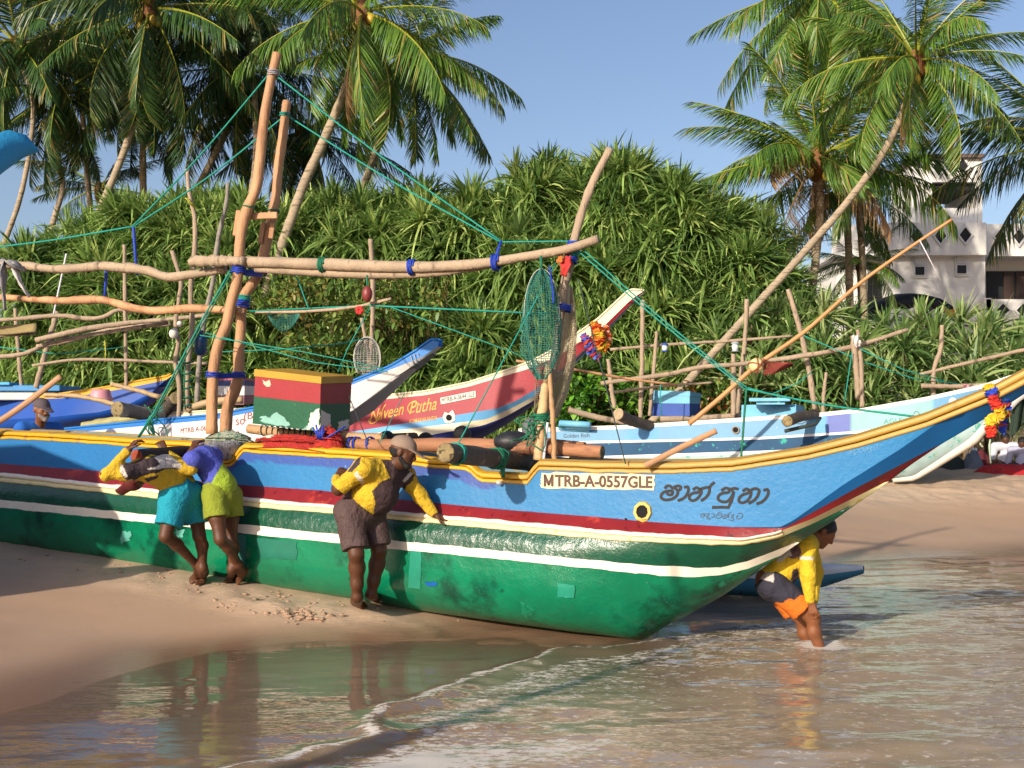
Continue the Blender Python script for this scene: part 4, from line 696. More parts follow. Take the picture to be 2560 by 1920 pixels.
mk('lettering', s3.text('MTRB A-064', 452, 1084, 522, 1076, 13), redink, b3, sm=False); mk('lettering', s3.text('so', 590, 1064, 612, 1061, 15), redink, b3, sm=False); mk('lettering', s3.text('(B)', 610, 1055, 640, 1051, 22), redink, b3, sm=False)
for x, y in ((1028, 893), (1037, 890), (1046, 888)): mk('lashing_cord', tube([s3.at(x, y-4, .02), s3.at(x+6, y+14, .02), s3.at(x+12, y+24, .02)], .006, 5), mat('grey_cord', C('#8f9aa0'), .7), b3)
redb = paint('red_boat_side', '#98303a', var=.1, wear=.7, wc=C('#8a3038')); creamb = paint('cream_boat_rail', '#dccfae', var=.08); skyb = paint('sky_blue_band', '#6aa8d6', var=.08); navyb = paint('navy_bottom', '#27336e', var=.15)
b2, s2, p2_ = bgboat('fishing_boat', 'red and cream boat with yellow script name and garlanded upswept prow', (-1.96, 15.5), np.r_[np.arange(-3.4, 1, .2), np.arange(1, 3.9, .06)],
  [(300, 1040), (600, 1022), (880, 1002), (953, 989), (1062, 978), (1170, 956), (1261, 927), (1326, 904), (1400, 865), (1440, 835), (1495, 797), (1574, 723), (1604, 725)], [(-4, .32), (1, .32), (2.3, .22), (3, .12), (3.9, .03)],
  [('rail_band', [(300, 1050), (600, 1034), (880, 1013), (953, 999), (1062, 988), (1170, 967), (1261, 940), (1315, 924), (1400, 888), (1440, 860), (1495, 830), (1574, 752), (1604, 730)], [(-4, .33), (1, .33), (2.3, .23), (3, .12), (3.9, .03)], creamb),
   ('red_side', [(300, 1120), (600, 1110), (881, 1079), (1007, 1059), (1243, 1021), (1290, 1002), (1337, 974), (1441, 892), (1525, 812), (1604, 732)], [(-4, .4), (1, .4), (2, .3), (2.6, .17), (3.2, .06), (3.9, .015)], redb),
   ('blue_band', [(300, 1140), (600, 1130), (881, 1090), (1062, 1067), (1217, 1048), (1280, 1020), (1337, 990), (1441, 896), (1525, 813), (1604, 733)], [(-4, .41), (1, .41), (1.8, .3), (2.4, .15), (3.1, .03), (3.9, .012)], skyb),
   ('cream_strake', [(300, 1170), (600, 1160), (1007, 1100), (1206, 1064), (1260, 1044), (1337, 1000), (1441, 898), (1525, 814), (1604, 734)], [(-4, .44), (1, .44), (1.7, .32), (2.2, .15), (2.8, .02), (3.9, .01)], creamb), ('hull_bottom', None, None, navyb)],
  [(300, 1260), (900, 1240), (1000, 1200), (1100, 1150), (1195, 1098), (1253, 1066), (1337, 1008), (1441, 902), (1525, 816), (1604, 736)])
yel_ink = mat('yellow_lettering', C('#d69a2a'), .5, .08, bump=0)
mk('name_lettering', s2.text('Naveen', 925, 1056, 1010, 1036, 30, shear=.35, bold=.004), yel_ink, b2, sm=False); mk('name_lettering', s2.text('Putha', 1024, 1036, 1092, 1024, 32, shear=.35, bold=.004), yel_ink, b2, sm=False)
mk('name_flourish', s2.put(*ribbon([(930, 1046), (922, 1052), (926, 1058), (938, 1056), (950, 1042), (960, 1018), (964, 1012)], 2.6)), yel_ink, b2, sm=False); mk('name_flourish', s2.put(*ribbon([(1050, 1012), (1036, 1004), (1024, 1010), (1020, 1024), (1026, 1032), (1036, 1028)], 2.4)), yel_ink, b2, sm=False)
mk('village_lettering', s2.text('KUMARAKANDA', 1024, 1059, 1094, 1049, 10, bold=.01), yel_ink, b2, sm=False)
rp = patch('registration_plate', [(1101, 995), (1189, 977), (1190, 993), (1103, 1011)], mat('plate_white', C('#d8cfc2'), .6, .06), .006, 6, b2, s2); t_ = s2.text('MTRB-A-0644 GLE', 1105, 1008, 1187, 991, 12); mk('lettering', (t_[0]+np.r_[N2, 0]*.006, t_[1]), darkink, rp, sm=False)
st_ = [(1107, 1042), (1112, 1030), (1122, 1034), (1132, 1025), (1137, 1035), (1139, 1050), (1130, 1056), (1118, 1058), (1112, 1055)]; hb = mk('hawse_plate', (np.array([s2.at(x, y, .008) for x, y in st_]), [list(range(9))]), MATS['plate_white'], b2, sm=False); mk('hole', (np.array([s2.at(x, y, .012) for x, y in disc_on(1123, 1044, 7.5, 10, 0)]), [list(range(10))]), MATS['black_hole'], hb, sm=False)
gC = thing('flower_garland', 'orange red and blue garland hanging on the red boat prow', 'garland', P(1500, 900, 13.7))
garland([P(1481, 806, 13.75), P(1495, 830, 13.7), P(1500, 858, 13.7), P(1520, 872, 13.7)], [.05, .075, .085, .06], ['#c9a52a', '#cf7a22', '#c8481e', '#cf7a22'], 'loop', None, 3, gC); garland([P(1458, 835, 13.7), P(1470, 862, 13.65), P(1490, 890, 13.65), P(1500, 895, 13.65)], [.04, .06, .06, .04], ['#5a6fc0', '#b4507a', '#3f58b4', '#c04028'], 'loop', None, 4, gC)
garland([P(1512, 815, 13.85), P(1520, 840, 13.8), P(1516, 868, 13.75)], [.04, .05, .03], ['#cfa08a', '#c86a2c', '#c8481e'], 'loop', None, 5, gC)
b4, s4, _ = bgboat('fishing_boat', 'deep blue boat with a yellow rail behind the old man', (-6.69, 17.0), np.r_[np.arange(-4, 0, .25), np.arange(0, 2.52, .06)],
  [(-600, 985), (0, 985), (150, 984), (250, 970), (340, 953), (416, 940), (436, 930)], [(-4, .34), (0, .34), (1.4, .22), (2.5, .03)],
  [('yellow_rail_band', [(-600, 998), (0, 998), (150, 996), (250, 982), (340, 966), (416, 950), (436, 934)], [(-4, .36), (0, .36), (1.4, .23), (2.5, .03)], yellow_p),
   ('blue_side', [(-600, 1060), (0, 1050), (137, 1042), (250, 1030), (320, 1012), (380, 980), (409, 955), (436, 936)], [(-4, .46), (0, .46), (1, .38), (1.8, .2), (2.5, .02)], paint('deep_blue_side', '#15489c', var=.14, wear=.7, wc=C('#2d66b4'))), ('hull_bottom', None, None, MATS['deep_blue_side'])],
  [(-600, 1130), (0, 1110), (137, 1085), (289, 1052), (340, 1032), (380, 1006), (409, 962), (436, 938)])
cb = thing('cabin_box', 'white box with light blue lid on the deep blue boat', 'box', P(60, 998, 16.9))
def cube_px(px0, px1, yt, yb, Y, depth, name, m, parent, **kw):
    a, b = P(px0, yb, Y), P(px1, yt, Y); return mk(name, box([(a[0]+b[0])/2, Y+depth/2, (a[2]+b[2])/2], b[0]-a[0], depth, b[2]-a[2], None, .01), m, parent, sm=False, **kw)
cube_px(-60, 100, 978, 1000, 16.6, .7, 'body', cool_white, cb); cube_px(-60, 150, 963, 978, 16.55, .8, 'lid', paint('lid_blue', '#3f86bd', var=.15), cb); cube_px(-60, 24, 955, 963, 16.5, .5, 'hatch', paint('hatch_blue', '#52a8dc', var=.1), cb)
# pale blue boat on the right
A6 = np.array([6.87, 20.5]); s_ = np.arange(-7.4, 3.0, .07)
c6 = {'G': [(1200, 1076), (1390, 1070), (1567, 1064), (1726, 1054), (1958, 1039), (2041, 1034), (2150, 1023), (2315, 994), (2463, 961), (2537, 936), (2700, 850)]}
off = lambda c, k: [(x, y+k) for x, y in c]
cL = [(1200, 1108), (1390, 1104), (1650, 1099), (1893, 1093), (2059, 1083), (2150, 1077), (2250, 1062), (2350, 1035), (2470, 1000), (2540, 966), (2700, 874)]
cT = [(1200, 1146), (1505, 1140), (1929, 1126), (2059, 1118), (2150, 1110), (2280, 1084), (2400, 1040), (2480, 1010), (2700, 880)]
teal_hull = paint('teal_scuffed_band', '#0f4468', rough=.65, var=.2, wear=[(.62, .66, C('#2a9c8c'), 5), (.71, .73, C('#8fd0c8'), 14)]); pale_attr = mat('pale_blue_side', C('#7fb4d4'), .45, .1, 2.5, wear=.69, wc=C('#b4cdd6'), ws=9, attr=True, bump=.15)
cwhite = paint('chalk_white_rail', '#dcd8d0', var=.06)
b6, s6, p6_ = bgboat('fishing_boat', 'long pale blue boat with white rail moored behind the bow', A6, s_, c6['G'], [(-8, .3), (0, .28), (1.5, .16), (3, .03)],
  [('white_rail_band', off(c6['G'], 8), [(-8, .31), (0, .29), (1.5, .165), (3, .03)], cwhite), ('pale_blue_side_planking', cL, [(-8, .34), (0, .31), (1.3, .16), (3, .02)], pale_attr), ('white_strake', off(cL, 6), [(-8, .37), (0, .33), (1.2, .16), (3, .02)], cwhite),
   ('teal_band', cT, [(-8, .42), (-.5, .38), (.6, .2), (1.4, .08), (3, .01)], teal_hull), ('lower_white_strake', off(cT, 7), [(-8, .44), (-.5, .39), (.5, .2), (1.3, .07), (3, .01)], cwhite), ('hull_bottom', None, None, paint('pale_cyan_bottom', '#9fb8b8', var=.2, wear=[(.56, .6, C('#4fa39a'), 4), (.64, .66, C('#c8b48c'), 8)]))],
  [(1200, 1205), (2180, 1205), (2285, 1194), (2330, 1166), (2380, 1134), (2434, 1100), (2469, 1058), (2520, 1016), (2700, 890)])
me = p6_[1].data; co = np.array([q.co[:] for q in me.vertices])+ORG[p6_[1]]; qx, qy = proj(co); cc = np.tile(C('#4f8ab0'), (len(co), 1))
for a, b, h in ((1565, 1645, '#3f8cc4'), (2040, 2066, '#3f90c4'), (2066, 2126, '#3c52a0'), (2126, 2330, '#74b2aa')): cc[(qx > a) & (qx <= b)] = C(h)
a_ = me.color_attributes.new('Col', 'FLOAT_COLOR', 'POINT'); a_.data.foreach_set('color', cc.astype(np.float32).ravel())
mk('name_lettering', s6.text('Golden', 1409, 1095, 1447, 1094, 10), darkink, b6, sm=False); mk('name_lettering', s6.text('fish', 1452, 1094, 1474, 1093, 10), darkink, b6, sm=False); mk('lettering', s6.text('AGLE', 2209, 1060, 2256, 1056, 12), mat('faded_green_ink', C('#3f7a78'), .6), b6, sm=False)
mk('name_lettering', s6.put(*(lambda J: (J[0][:, :2], J[1]))(join(*[(np.c_[a, np.zeros(len(a))], b) for a, b in [ribbon(L, 1.6, 14) for L in ([(2284, 1036), (2290, 1028), (2298, 1034), (2290, 1042), (2282, 1038)], [(2304, 1040), (2312, 1032), (2318, 1040), (2308, 1044)], [(2324, 1038), (2332, 1028), (2338, 1036), (2330, 1042)], [(2344, 1034), (2350, 1028), (2352, 1038)])]]))), darkink, b6, sm=False)
hr = mk('hawse_ring', (lambda a, b: (np.concatenate([a, b]), [[i, (i+1) % 12, 12+(i+1) % 12, 12+i] for i in range(12)]))(np.array([s6.at(x, y, .03) for x, y in disc_on(1840, 1075, 10, 12, 0)]), np.array([s6.at(x, y, .03) for x, y in disc_on(1840, 1075, 7, 12, 0)])), grey_wood, b6); mk('hole', (np.array([s6.at(x, y, .02) for x, y in disc_on(1840, 1075, 7.4, 12, 0)]), [list(range(12))]), MATS['black_hole'], hr, sm=False)
mk('white_disc', (np.array([s6.at(x, y, .02) for x, y in disc_on(2382, 1004, 10, 12, 0)]), [list(range(12))]), cwhite, b6, sm=False)
stemp = row(A6, np.linspace(-.35, 2.2, 26), np.zeros(26), [(2180, 1205), (2285, 1194), (2330, 1166), (2380, 1134), (2434, 1100), (2469, 1058), (2520, 1016), (2700, 890)])
mk('stem_post', tube(stemp, [.05, .07, .085, .08, .06], 8), paint('stem_white', '#cfc9bd', var=.12, wear=.66, wc=C('#b08a3c'), ws=3), b6)
# cream boat on the far right behind the seated men
b7, s7, _ = bgboat('fishing_boat', 'cream boat hull lying behind the two seated men', (9.6, 27.0), np.arange(-2.6, 4.0, .25), [(2200, 1080), (2400, 1076), (2560, 1068), (3000, 1040)], [(-3, .03), (-1.8, .3), (4, .32)],
  [('rail_band', [(2200, 1085), (2400, 1081), (2560, 1074), (3000, 1046)], [(-3, .03), (-1.8, .31), (4, .33)], cwhite), ('cream_side', [(2200, 1118), (2420, 1124), (2560, 1122), (3000, 1110)], [(-3, .02), (-1.8, .38), (4, .42)], creamb), ('hull_bottom', None, None, paint('olive_bottom', '#7a7a4c', var=.2))], [(2200, 1130), (2300, 1160), (2420, 1178), (2560, 1180), (3000, 1180)])
pr = thing('boat_prow', 'pale grey prow blade rising behind the garland with a dark net hung under it', 'boat', P(2560, 1030, 15)); 
mk('blade', tube([P(2525, 1022, 15), P(2545, 998, 15), P(2575, 975, 15), P(2680, 915, 15.0), P(2850, 860, 15)], [.03, .06, .08, .1, .12], 8, 14, flat=.5), paint('pale_prow', '#b6b4b0', var=.1), pr)
Q = [[P(2528+14*u+2*math.sin(t*6+u*3), 1008-u*15+(85)*t, 15.1+.06*math.sin(u*3+t*3)) for u in np.linspace(0, 9, 40)] for t in np.linspace(0, 1, 22)]
net(Q, mat('dark_green_net', C('#26382c'), .8, .2, 20, bump=0), 'hanging_net', .022, pr)
# near boat at the frame's edge: only its blue prow tip is seen
def simple_boat(name, label, tip, d, n, blade, col, L=6.5, h0=1.45, foot=.15, comp=1.0, wsc=1.0):
    d = np.array(d)/np.linalg.norm(d); nn = np.array([-d[1], d[0]]); tip = np.array(tip, float); s = -np.array([0, .06, .14, .3, .6, 1, 1.5, 2, 2.6, 3.3, 4.2, 5.2, L]); gz_, kz_ = [], []
    gzv = np.interp(-s, [0, .06, .14, .35, .6, 1, 1.5, 2.2, 3.2, L], [tip[2]-.03, tip[2]+.015, tip[2]+.02, tip[2]-.11, tip[2]-.32, tip[2]-.62, tip[2]-.92, tip[2]-1.15, h0, h0+.05]); kzv = np.interp(-s, [0, .06, .14, .35, .6, 1, 1.5, 2, 2.8, L], [tip[2]-.04, tip[2]-.07, tip[2]-.13, tip[2]-.3, tip[2]-.53, tip[2]-.9, tip[2]-1.4, tip[2]-1.9, foot, foot])
    kzv = np.maximum(kzv, foot); s = s*np.interp(-s, [0, 3, L], [comp, comp, 1]); wv = np.interp(-s, [0, .3, 1, 2, 3, L], [.02 if wsc < 1 else .025, .022 if wsc < 1 else .035, .1*wsc, .22*wsc, .36*wsc, .36*wsc])
    def rw(k, h): return np.column_stack([tip[0]+d[0]*s+nn[0]*wv*k, tip[1]+d[1]*s+nn[1]*wv*k, kzv+(gzv-kzv)*h])
    root = thing(name, label, 'boat', (tip[0]-d[0]*3, tip[1]-d[1]*3, foot)); mk('hull', grid(np.array([rw(1, 1), rw(1.1, .6), rw(.9, .3), rw(.4, .06), rw(0, 0), rw(-.4, .06), rw(-.9, .3), rw(-1.1, .6), rw(-1, 1), rw(1, 1)])), col, root); return root
simple_boat('fishing_boat', 'light blue upswept prow tip poking in at the upper left edge', P(90, 356, 4.6), (.58, .81), 0, .15, paint('prow_blue', '#2f8fc4', var=.1, bump=.3, bs=50), foot=-.05, wsc=.4, comp=.9)
simple_boat('fishing_boat', 'beached boat lying just beyond the left edge whose shade falls on the sand', (-4.15, 8.4, 2.35), D2, 0, .15, paint('shade_boat_white', '#8a9aa4'), L=8, h0=1.95, foot=.22, comp=.55)
sb = [o for o in COL.objects if o.name.startswith('fishing_boat') and 'beyond the left edge' in o.get('label', '')][0]
cgo = [np.array([-4.15, 8.4, 0])+np.array([D2[0], D2[1], 0])*-s_ for s_ in (1.1, 1.6, 2.5, 3.6, 4.8, 5.4)]; Q = []
for c_, h_ in zip(cgo, (1.75, 2.3, 2.55, 2.5, 2.4, 1.9)): Q.append([c_+np.array([N2[0], N2[1], 0])*u*.42+[0, 0, 1.7+(h_-1.7)*math.cos(u*1.5)] for u in np.linspace(-1, 1, 9)])
mk('added_shade_cargo', grid(np.array(Q)), mat('shade_cargo_tarp', C('#6a7078'), .7, .2, 3, bump=.5, bs=10), sb)  # mound added out of view to throw shade higher up the big hull
# ================================================================ PLANTS
leaf_mat = lambda name, tr=.32, r=.42: mat(name, C('#4f7a2a'), r, .12, 6, attr=True, bump=0, trans=tr, spec=.45)
def strips(B, Dr, L, W, droop, cols, nseg=4, roll=None, tipfade=None, rng=RNG):
    """long strap leaves: base points, directions, lengths, widths; bent down by their weight"""
    n = len(B); t = np.linspace(0, 1, nseg+1); up = np.array([0, 0, 1.]); side = np.cross(Dr, up); side /= np.linalg.norm(side, axis=1)[:, None]+1e-6
    nr = np.cross(side, Dr); a = rng.normal(0, .5, n) if roll is None else roll; sv = side*np.cos(a)[:, None]+nr*np.sin(a)[:, None]
    p = B[:, None]+Dr[:, None]*(L[:, None]*t)[..., None]-up*(droop*L)[:, None, None]*(t**2.4)[None, :, None]
    wt = np.interp(t, [0, .15, .6, .85, 1], [.55, 1, .85, .5, .04]); o = sv[:, None]*(W[:, None]*wt)[..., None]/2
    V = np.stack([p-o, p+o], 2).reshape(-1, 3); k = (nseg+1)*2; base = np.arange(n)[:, None]*k; i = np.arange(nseg)*2
    F = np.stack([base+i, base+i+1, base+i+3, base+i+2], -1).reshape(-1, 4)
    cc = np.repeat(cols[:, None], k, 1); cc = cc*np.repeat(np.linspace(.92, 1.12, nseg+1), 2)[None, :, None]; cc[..., 3] = 1
    return V, F, cc.reshape(-1, 4)
def rosettes(Cn, Ax, nl, L0, seed, pal, W0=.055, nseg=4, droop0=.42):
    rng = np.random.default_rng(seed); n = len(Cn); N_ = n*nl; Cn = np.repeat(Cn, nl, 0); Ax = np.repeat(Ax/np.linalg.norm(Ax, axis=1)[:, None], nl, 0)
    x = np.cross(Ax, [0, 0, 1.]+rng.normal(0, .01, 3)); x /= np.linalg.norm(x, axis=1)[:, None]; y = np.cross(Ax, x); ph = rng.uniform(0, 2*np.pi, N_); el = np.radians(rng.uniform(2, 85, N_)**1.0)
    D_ = Ax*np.sin(el)[:, None]+(x*np.cos(ph)[:, None]+y*np.sin(ph)[:, None])*np.cos(el)[:, None]
    L = L0*rng.uniform(.65, 1.15, N_)*(.75+.35*np.cos(el)); dr = droop0*rng.uniform(.3, 1.5, N_)*np.cos(el)**.5
    pal = np.array([C(h) for h in pal]); rosc = np.repeat(rng.integers(0, len(pal), n), nl); ci = np.where(rng.random(N_) < .6, rosc, rng.integers(0, len(pal), N_)); cols = pal[ci]*rng.uniform(.75, 1.2, N_)[:, None]
    return strips(Cn+D_*.04, D_, L, W0*rng.uniform(.8, 1.2, N_), dr, cols, nseg, rng=rng)
TOP = np.array([(40, 700), (100, 640), (135, 590), (174, 540), (260, 520), (330, 500), (405, 497), (500, 470), (600, 490), (694, 520), (740, 500), (800, 485), (870, 482), (914, 470), (960, 510), (1000, 500), (1050, 485), (1100, 505), (1149, 478), (1189, 485), (1263, 485), (1307, 445), (1345, 390), (1372, 378), (1416, 430), (1460, 420), (1505, 378), (1545, 395), (1600, 432), (1643, 450), (1693, 440), (1763, 470), (1820, 478), (1877, 520), (1911, 600), (1940, 690), (1975, 790)], float)
rng = np.random.default_rng(11)
cs, ax = [], []
def clump(C0, r, n):
    for _ in range(n):
        d = rng.normal(0, 1, 3); d[1] = -abs(d[1])*1.1; d[2] = d[2]*.8+.35; d /= np.linalg.norm(d); cs.append(C0+d*r*rng.uniform(.7, 1.1)); ax.append(d+np.array([0, -.1, .45]))
for row_, py in enumerate(np.arange(410, 1080, 62)):
    for px in np.arange(60, 1975, 82):
        x, y = px+(row_ % 2)*41+rng.uniform(-26, 26), py+rng.uniform(-24, 24); tp = np.interp(x, TOP[:, 0], TOP[:, 1])
        if y < tp+62: continue
        t = np.clip((1060-y)/600, 0, 1); Y = 26.3+2.1*t+rng.uniform(-.7, .7)
        if 640 < x < 1120 and 700 < y < 900: Y += .7
        clump(P(x, y, Y), rng.uniform(.45, .8), rng.integers(8, 12))
for x in np.arange(75, 1950, 34):       # heads along the crest
    tp = np.interp(x, TOP[:, 0], TOP[:, 1]); c_ = P(x+rng.uniform(-14, 14), tp+rng.uniform(38, 70), 28+rng.uniform(-.6, .8)); cs.append(c_); ax.append([rng.normal(0, .35), rng.normal(-.2, .25), 1]); clump(c_-[0, 0, .5], .5, 4)
PAL = ['#7f9c50', '#6a8a44', '#93b060', '#4f703c', '#aec070', '#748f50']
V, F, cc = rosettes(np.array(cs), np.array(ax), 44, .98, 3, PAL, .058, 4, .38)
thk = thing('pandanus_thicket', 'tall dense thicket of spiky green pandanus behind the boats', 'thicket', (-1, 27, .9)); thk['kind'] = 'stuff'
o = mk('pandanus_leaves', (V, F), leaf_mat('pandanus_leaf'), thk, sm=False, col=cc, kind='stuff')
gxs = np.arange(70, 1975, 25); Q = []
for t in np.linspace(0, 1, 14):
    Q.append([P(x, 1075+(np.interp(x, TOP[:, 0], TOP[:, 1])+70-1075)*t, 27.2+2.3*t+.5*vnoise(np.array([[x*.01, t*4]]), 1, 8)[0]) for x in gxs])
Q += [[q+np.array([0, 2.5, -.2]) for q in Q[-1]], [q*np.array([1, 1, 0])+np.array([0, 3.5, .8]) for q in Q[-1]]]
mk('shaded_inner_mass', grid(np.array(Q)), mat('shaded_leaf_mass', C('#3a4424'), .95, .4, 3, bump=1, bs=9), thk, kind='stuff')  # core added behind the leaves, its dark green stands for the inner shade
# single pandanus plants before the house
pan_stem = mat('pandanus_stem', C('#6d5d48'), .85, .2, bump=.5)
PANDS = [(1880, 790, 25.4), (1935, 792, 25.9), (2000, 780, 26.2), (2062, 790, 25.6), (1975, 850, 25), (2060, 880, 24.9), (2125, 815, 26), (2150, 870, 25.2), (2215, 832, 25.8), (2300, 812, 26), (2255, 860, 25.1), (2335, 850, 25.4), (2400, 815, 26), (2420, 890, 25.1), (2480, 840, 25.6), (2545, 850, 25.8), (2520, 915, 25), (2210, 940, 24.8), (2100, 960, 24.7), (2330, 930, 24.8), (1910, 900, 24.9), (2430, 960, 24.6)]
for i, (x, y, Y) in enumerate(PANDS):
    rng = np.random.default_rng(100+i); root = P(x, y, Y); gzv = .85; b = np.array([root[0], root[1]+.3, gzv])
    pl_ = thing('pandanus_plant', 'spiky young pandanus plant in the low hedge before the white house', 'pandanus', b, 'pandanus plants of the low hedge')
    nr = 5; cn = np.array([root]+[root+[rng.uniform(-.75, .75), rng.uniform(-.3, .3), rng.uniform(-1.1, -.1)] for _ in range(nr)]); cn[:, 2] = np.maximum(cn[:, 2], gzv+.2); axx = np.column_stack([rng.normal(0, .35, nr+1), rng.normal(-.45, .2, nr+1), np.ones(nr+1)])
    V, F, cc = rosettes(cn, axx, 40, 1.02, 200+i, ['#84a05c', '#70904c', '#9ab070', '#5c7c44', '#aebc80'], .06); mk('leaves', (V, F), leaf_mat('pandanus_leaf'), pl_, sm=False, col=cc)
    mk('stems', join(*[tube([b+[0, 0, -.05], (b+c)/2+[rng.normal(0, .1), .1, 0], c], [.06, .05, .04], 6, 6) for c in cn[:3]]), pan_stem, pl_)
# leafy shrubs
def shrub(name, label, boxes, Y, n, pal, ls, seed, sq=.5):
    rng = np.random.default_rng(seed); ctr = P(np.mean([b[0] for b in boxes]), 1060, Y); root = thing(name, label, 'shrub', (ctr[0], Y, .8)); B, D_, cols = [], [], []; tw = []
    pal = np.array([C(h) for h in pal])
    for (x0, y0, x1, y1, k) in boxes:
        for c in range(int(n*k/14)):
            q = P(rng.uniform(x0, x1), rng.uniform(y0, y1), Y+rng.uniform(-.5, .5)); tw.append(tube([q+[0, .4, -.5], q+[rng.normal(0, .1), .15, -.2], q], [.012, .008, .004], 4)); ci = rng.integers(0, len(pal))
            for _ in range(14):
                d = rng.normal(0, 1, 3)+[0, -.4, .2]; d /= np.linalg.norm(d); B.append(q+rng.normal(0, .09, 3)); D_.append(d); cols.append(pal[ci if rng.random() < .65 else rng.integers(0, len(pal))]*rng.uniform(.7, 1.2))
    n_ = len(B); L = ls*rng.uniform(.7, 1.3, n_); V, F, cc = strips(np.array(B), np.array(D_), L, L*sq, np.full(n_, .25), np.array(cols), 3, rng=rng)
    mk('leaves', (V, F), leaf_mat('broad_leaf', .25), root, sm=False, col=cc); mk('twigs', join(*tw), pan_stem, root)
shrub('almond_shrub', 'broad-leaved shrub with yellowing and rusty leaves in front of the thicket', [(690, 690, 1010, 780, 1.6), (760, 760, 1110, 830, 1.2), (700, 830, 830, 880, .5), (620, 700, 760, 760, .5), (1000, 690, 1120, 760, .3)], 25.2, 520, ['#6f8a40', '#889048', '#8a8044', '#5a7c3c', '#76883f', '#6a8a44'], .15, 1)
shrub('creeper_shrub', 'low shrub with fresh light green round leaves left of the blue lidded box', [(1425, 945, 1590, 1050, 1.2), (1380, 990, 1480, 1060, .6)], 24.6, 420, ['#5f9a2a', '#4a8224', '#7fb03a', '#3a6a22'], .14, 2, .8)
shrub('almond_shrub', 'patch of rusty and green leaves behind the bamboo with the ball float', [(1690, 940, 1850, 1040, 1)], 24.6, 300, ['#6a7a2c', '#9a6a30', '#4a6a28', '#8f5a30'], .15, 3)
# palms
def frond_mesh(name, L, arch, hang, seed, dead=False, n=84, ll=.85, pal=('#41682a', '#6f9038')):
    rng = np.random.default_rng(seed); t = np.linspace(0, 1, 18); ang = arch*t**1.3; d = np.diff(t, prepend=0)*L; x = np.cumsum(np.cos(ang)*d); z = np.cumsum(-np.sin(ang)*d); R = np.column_stack([x, 0*x, z])
    rv, rf = tube(R, [.05, .035, .022, .012, .006], 5); tt = np.linspace(.12, .985, n); Bp = np.column_stack([np.interp(tt, t, R[:, i]) for i in range(3)]); Tg = np.column_stack([np.gradient(Bp[:, i]) for i in range(3)]); Tg /= np.linalg.norm(Tg, axis=1)[:, None]
    B, D_, LL, dr, cols = [], [], [], [], []
    for sd in (-1, 1):
        l = ll*np.interp(tt, [.1, .3, .6, .85, 1], [.6, 1, .95, .7, .38])*rng.uniform(.85, 1.1, n); sw = np.radians(np.interp(tt, [0, .5, 1], [62, 48, 22])+rng.normal(0, 5, n)); dn = hang*rng.uniform(.7, 1.25, n)
        nv = np.column_stack([-Tg[:, 2], 0*tt, Tg[:, 0]]); D_.append(Tg*np.cos(sw)[:, None]+np.array([0, sd, 0])*np.sin(sw)[:, None]*np.cos(dn)[:, None]-nv*(np.sin(sw)*np.sin(dn))[:, None]); B.append(Bp); LL.append(l); dr.append(np.full(n, .18+.3*hang)*rng.uniform(.6, 1.3, n))
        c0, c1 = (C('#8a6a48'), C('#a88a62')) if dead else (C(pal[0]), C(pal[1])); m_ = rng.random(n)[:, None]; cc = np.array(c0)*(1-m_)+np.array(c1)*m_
        if not dead: tip = (rng.random(n) < .1)[:, None]; cc = np.where(tip, C('#9a8a4c'), cc)
        cols.append(cc)
    V, F, cc = strips(np.concatenate(B), np.concatenate(D_), np.concatenate(LL), np.full(2*n, .04), np.concatenate(dr), np.concatenate(cols), 3, rng=rng, roll=rng.normal(0, .35, 2*n))
    v, f = join((rv, rf), (V, F.tolist())); rc = C('#8d6f4a') if dead else C('#a2a83c'); me = mesh(name, v, f, False, col=np.concatenate([np.tile(rc, (len(rv), 1)), cc])); me.materials.append(leaf_mat('palm_leaf', .28, .38)); return me
FR = [frond_mesh('frond', 4.2, a, h, 20+i) for i, (a, h) in enumerate(((.25, .35), (.42, .5), (.6, .65), (.78, .85), (.95, 1.0), (.5, .45), (.7, .95)))]; FRD = [frond_mesh('frond', 4.2, a, h, 60+i, pal=('#2c4a26', '#4a6a32')) for i, (a, h) in enumerate(((.25, .4), (.42, .6), (.6, .75), (.8, .95), (1.0, 1.1), (.5, .5), (.72, 1.0)))]; DEAD = [frond_mesh('dead_frond', 3.6, a, 1.25, 40+i, True, 54, .7) for i, a in enumerate((.55, 1.0))]  # FRD repeats FR with shade put into the leaf colours
trunk_mat = mat('palm_trunk_bark', C('#a1917a'), .9, .25, 2.5, wear=[(.55, .62, C('#6f6250'), 7), (.66, .68, C('#4f463a'), 18)], bump=.7, bs=18, stretch=(.4, .4, 2.4)); nutm = mat('coconut_husk', C('#b59a35'), .5, .25, 3, bump=.1); boot = mat('palm_fibre', C('#7a5234'), .95, .3, 12, bump=1, bs=30)
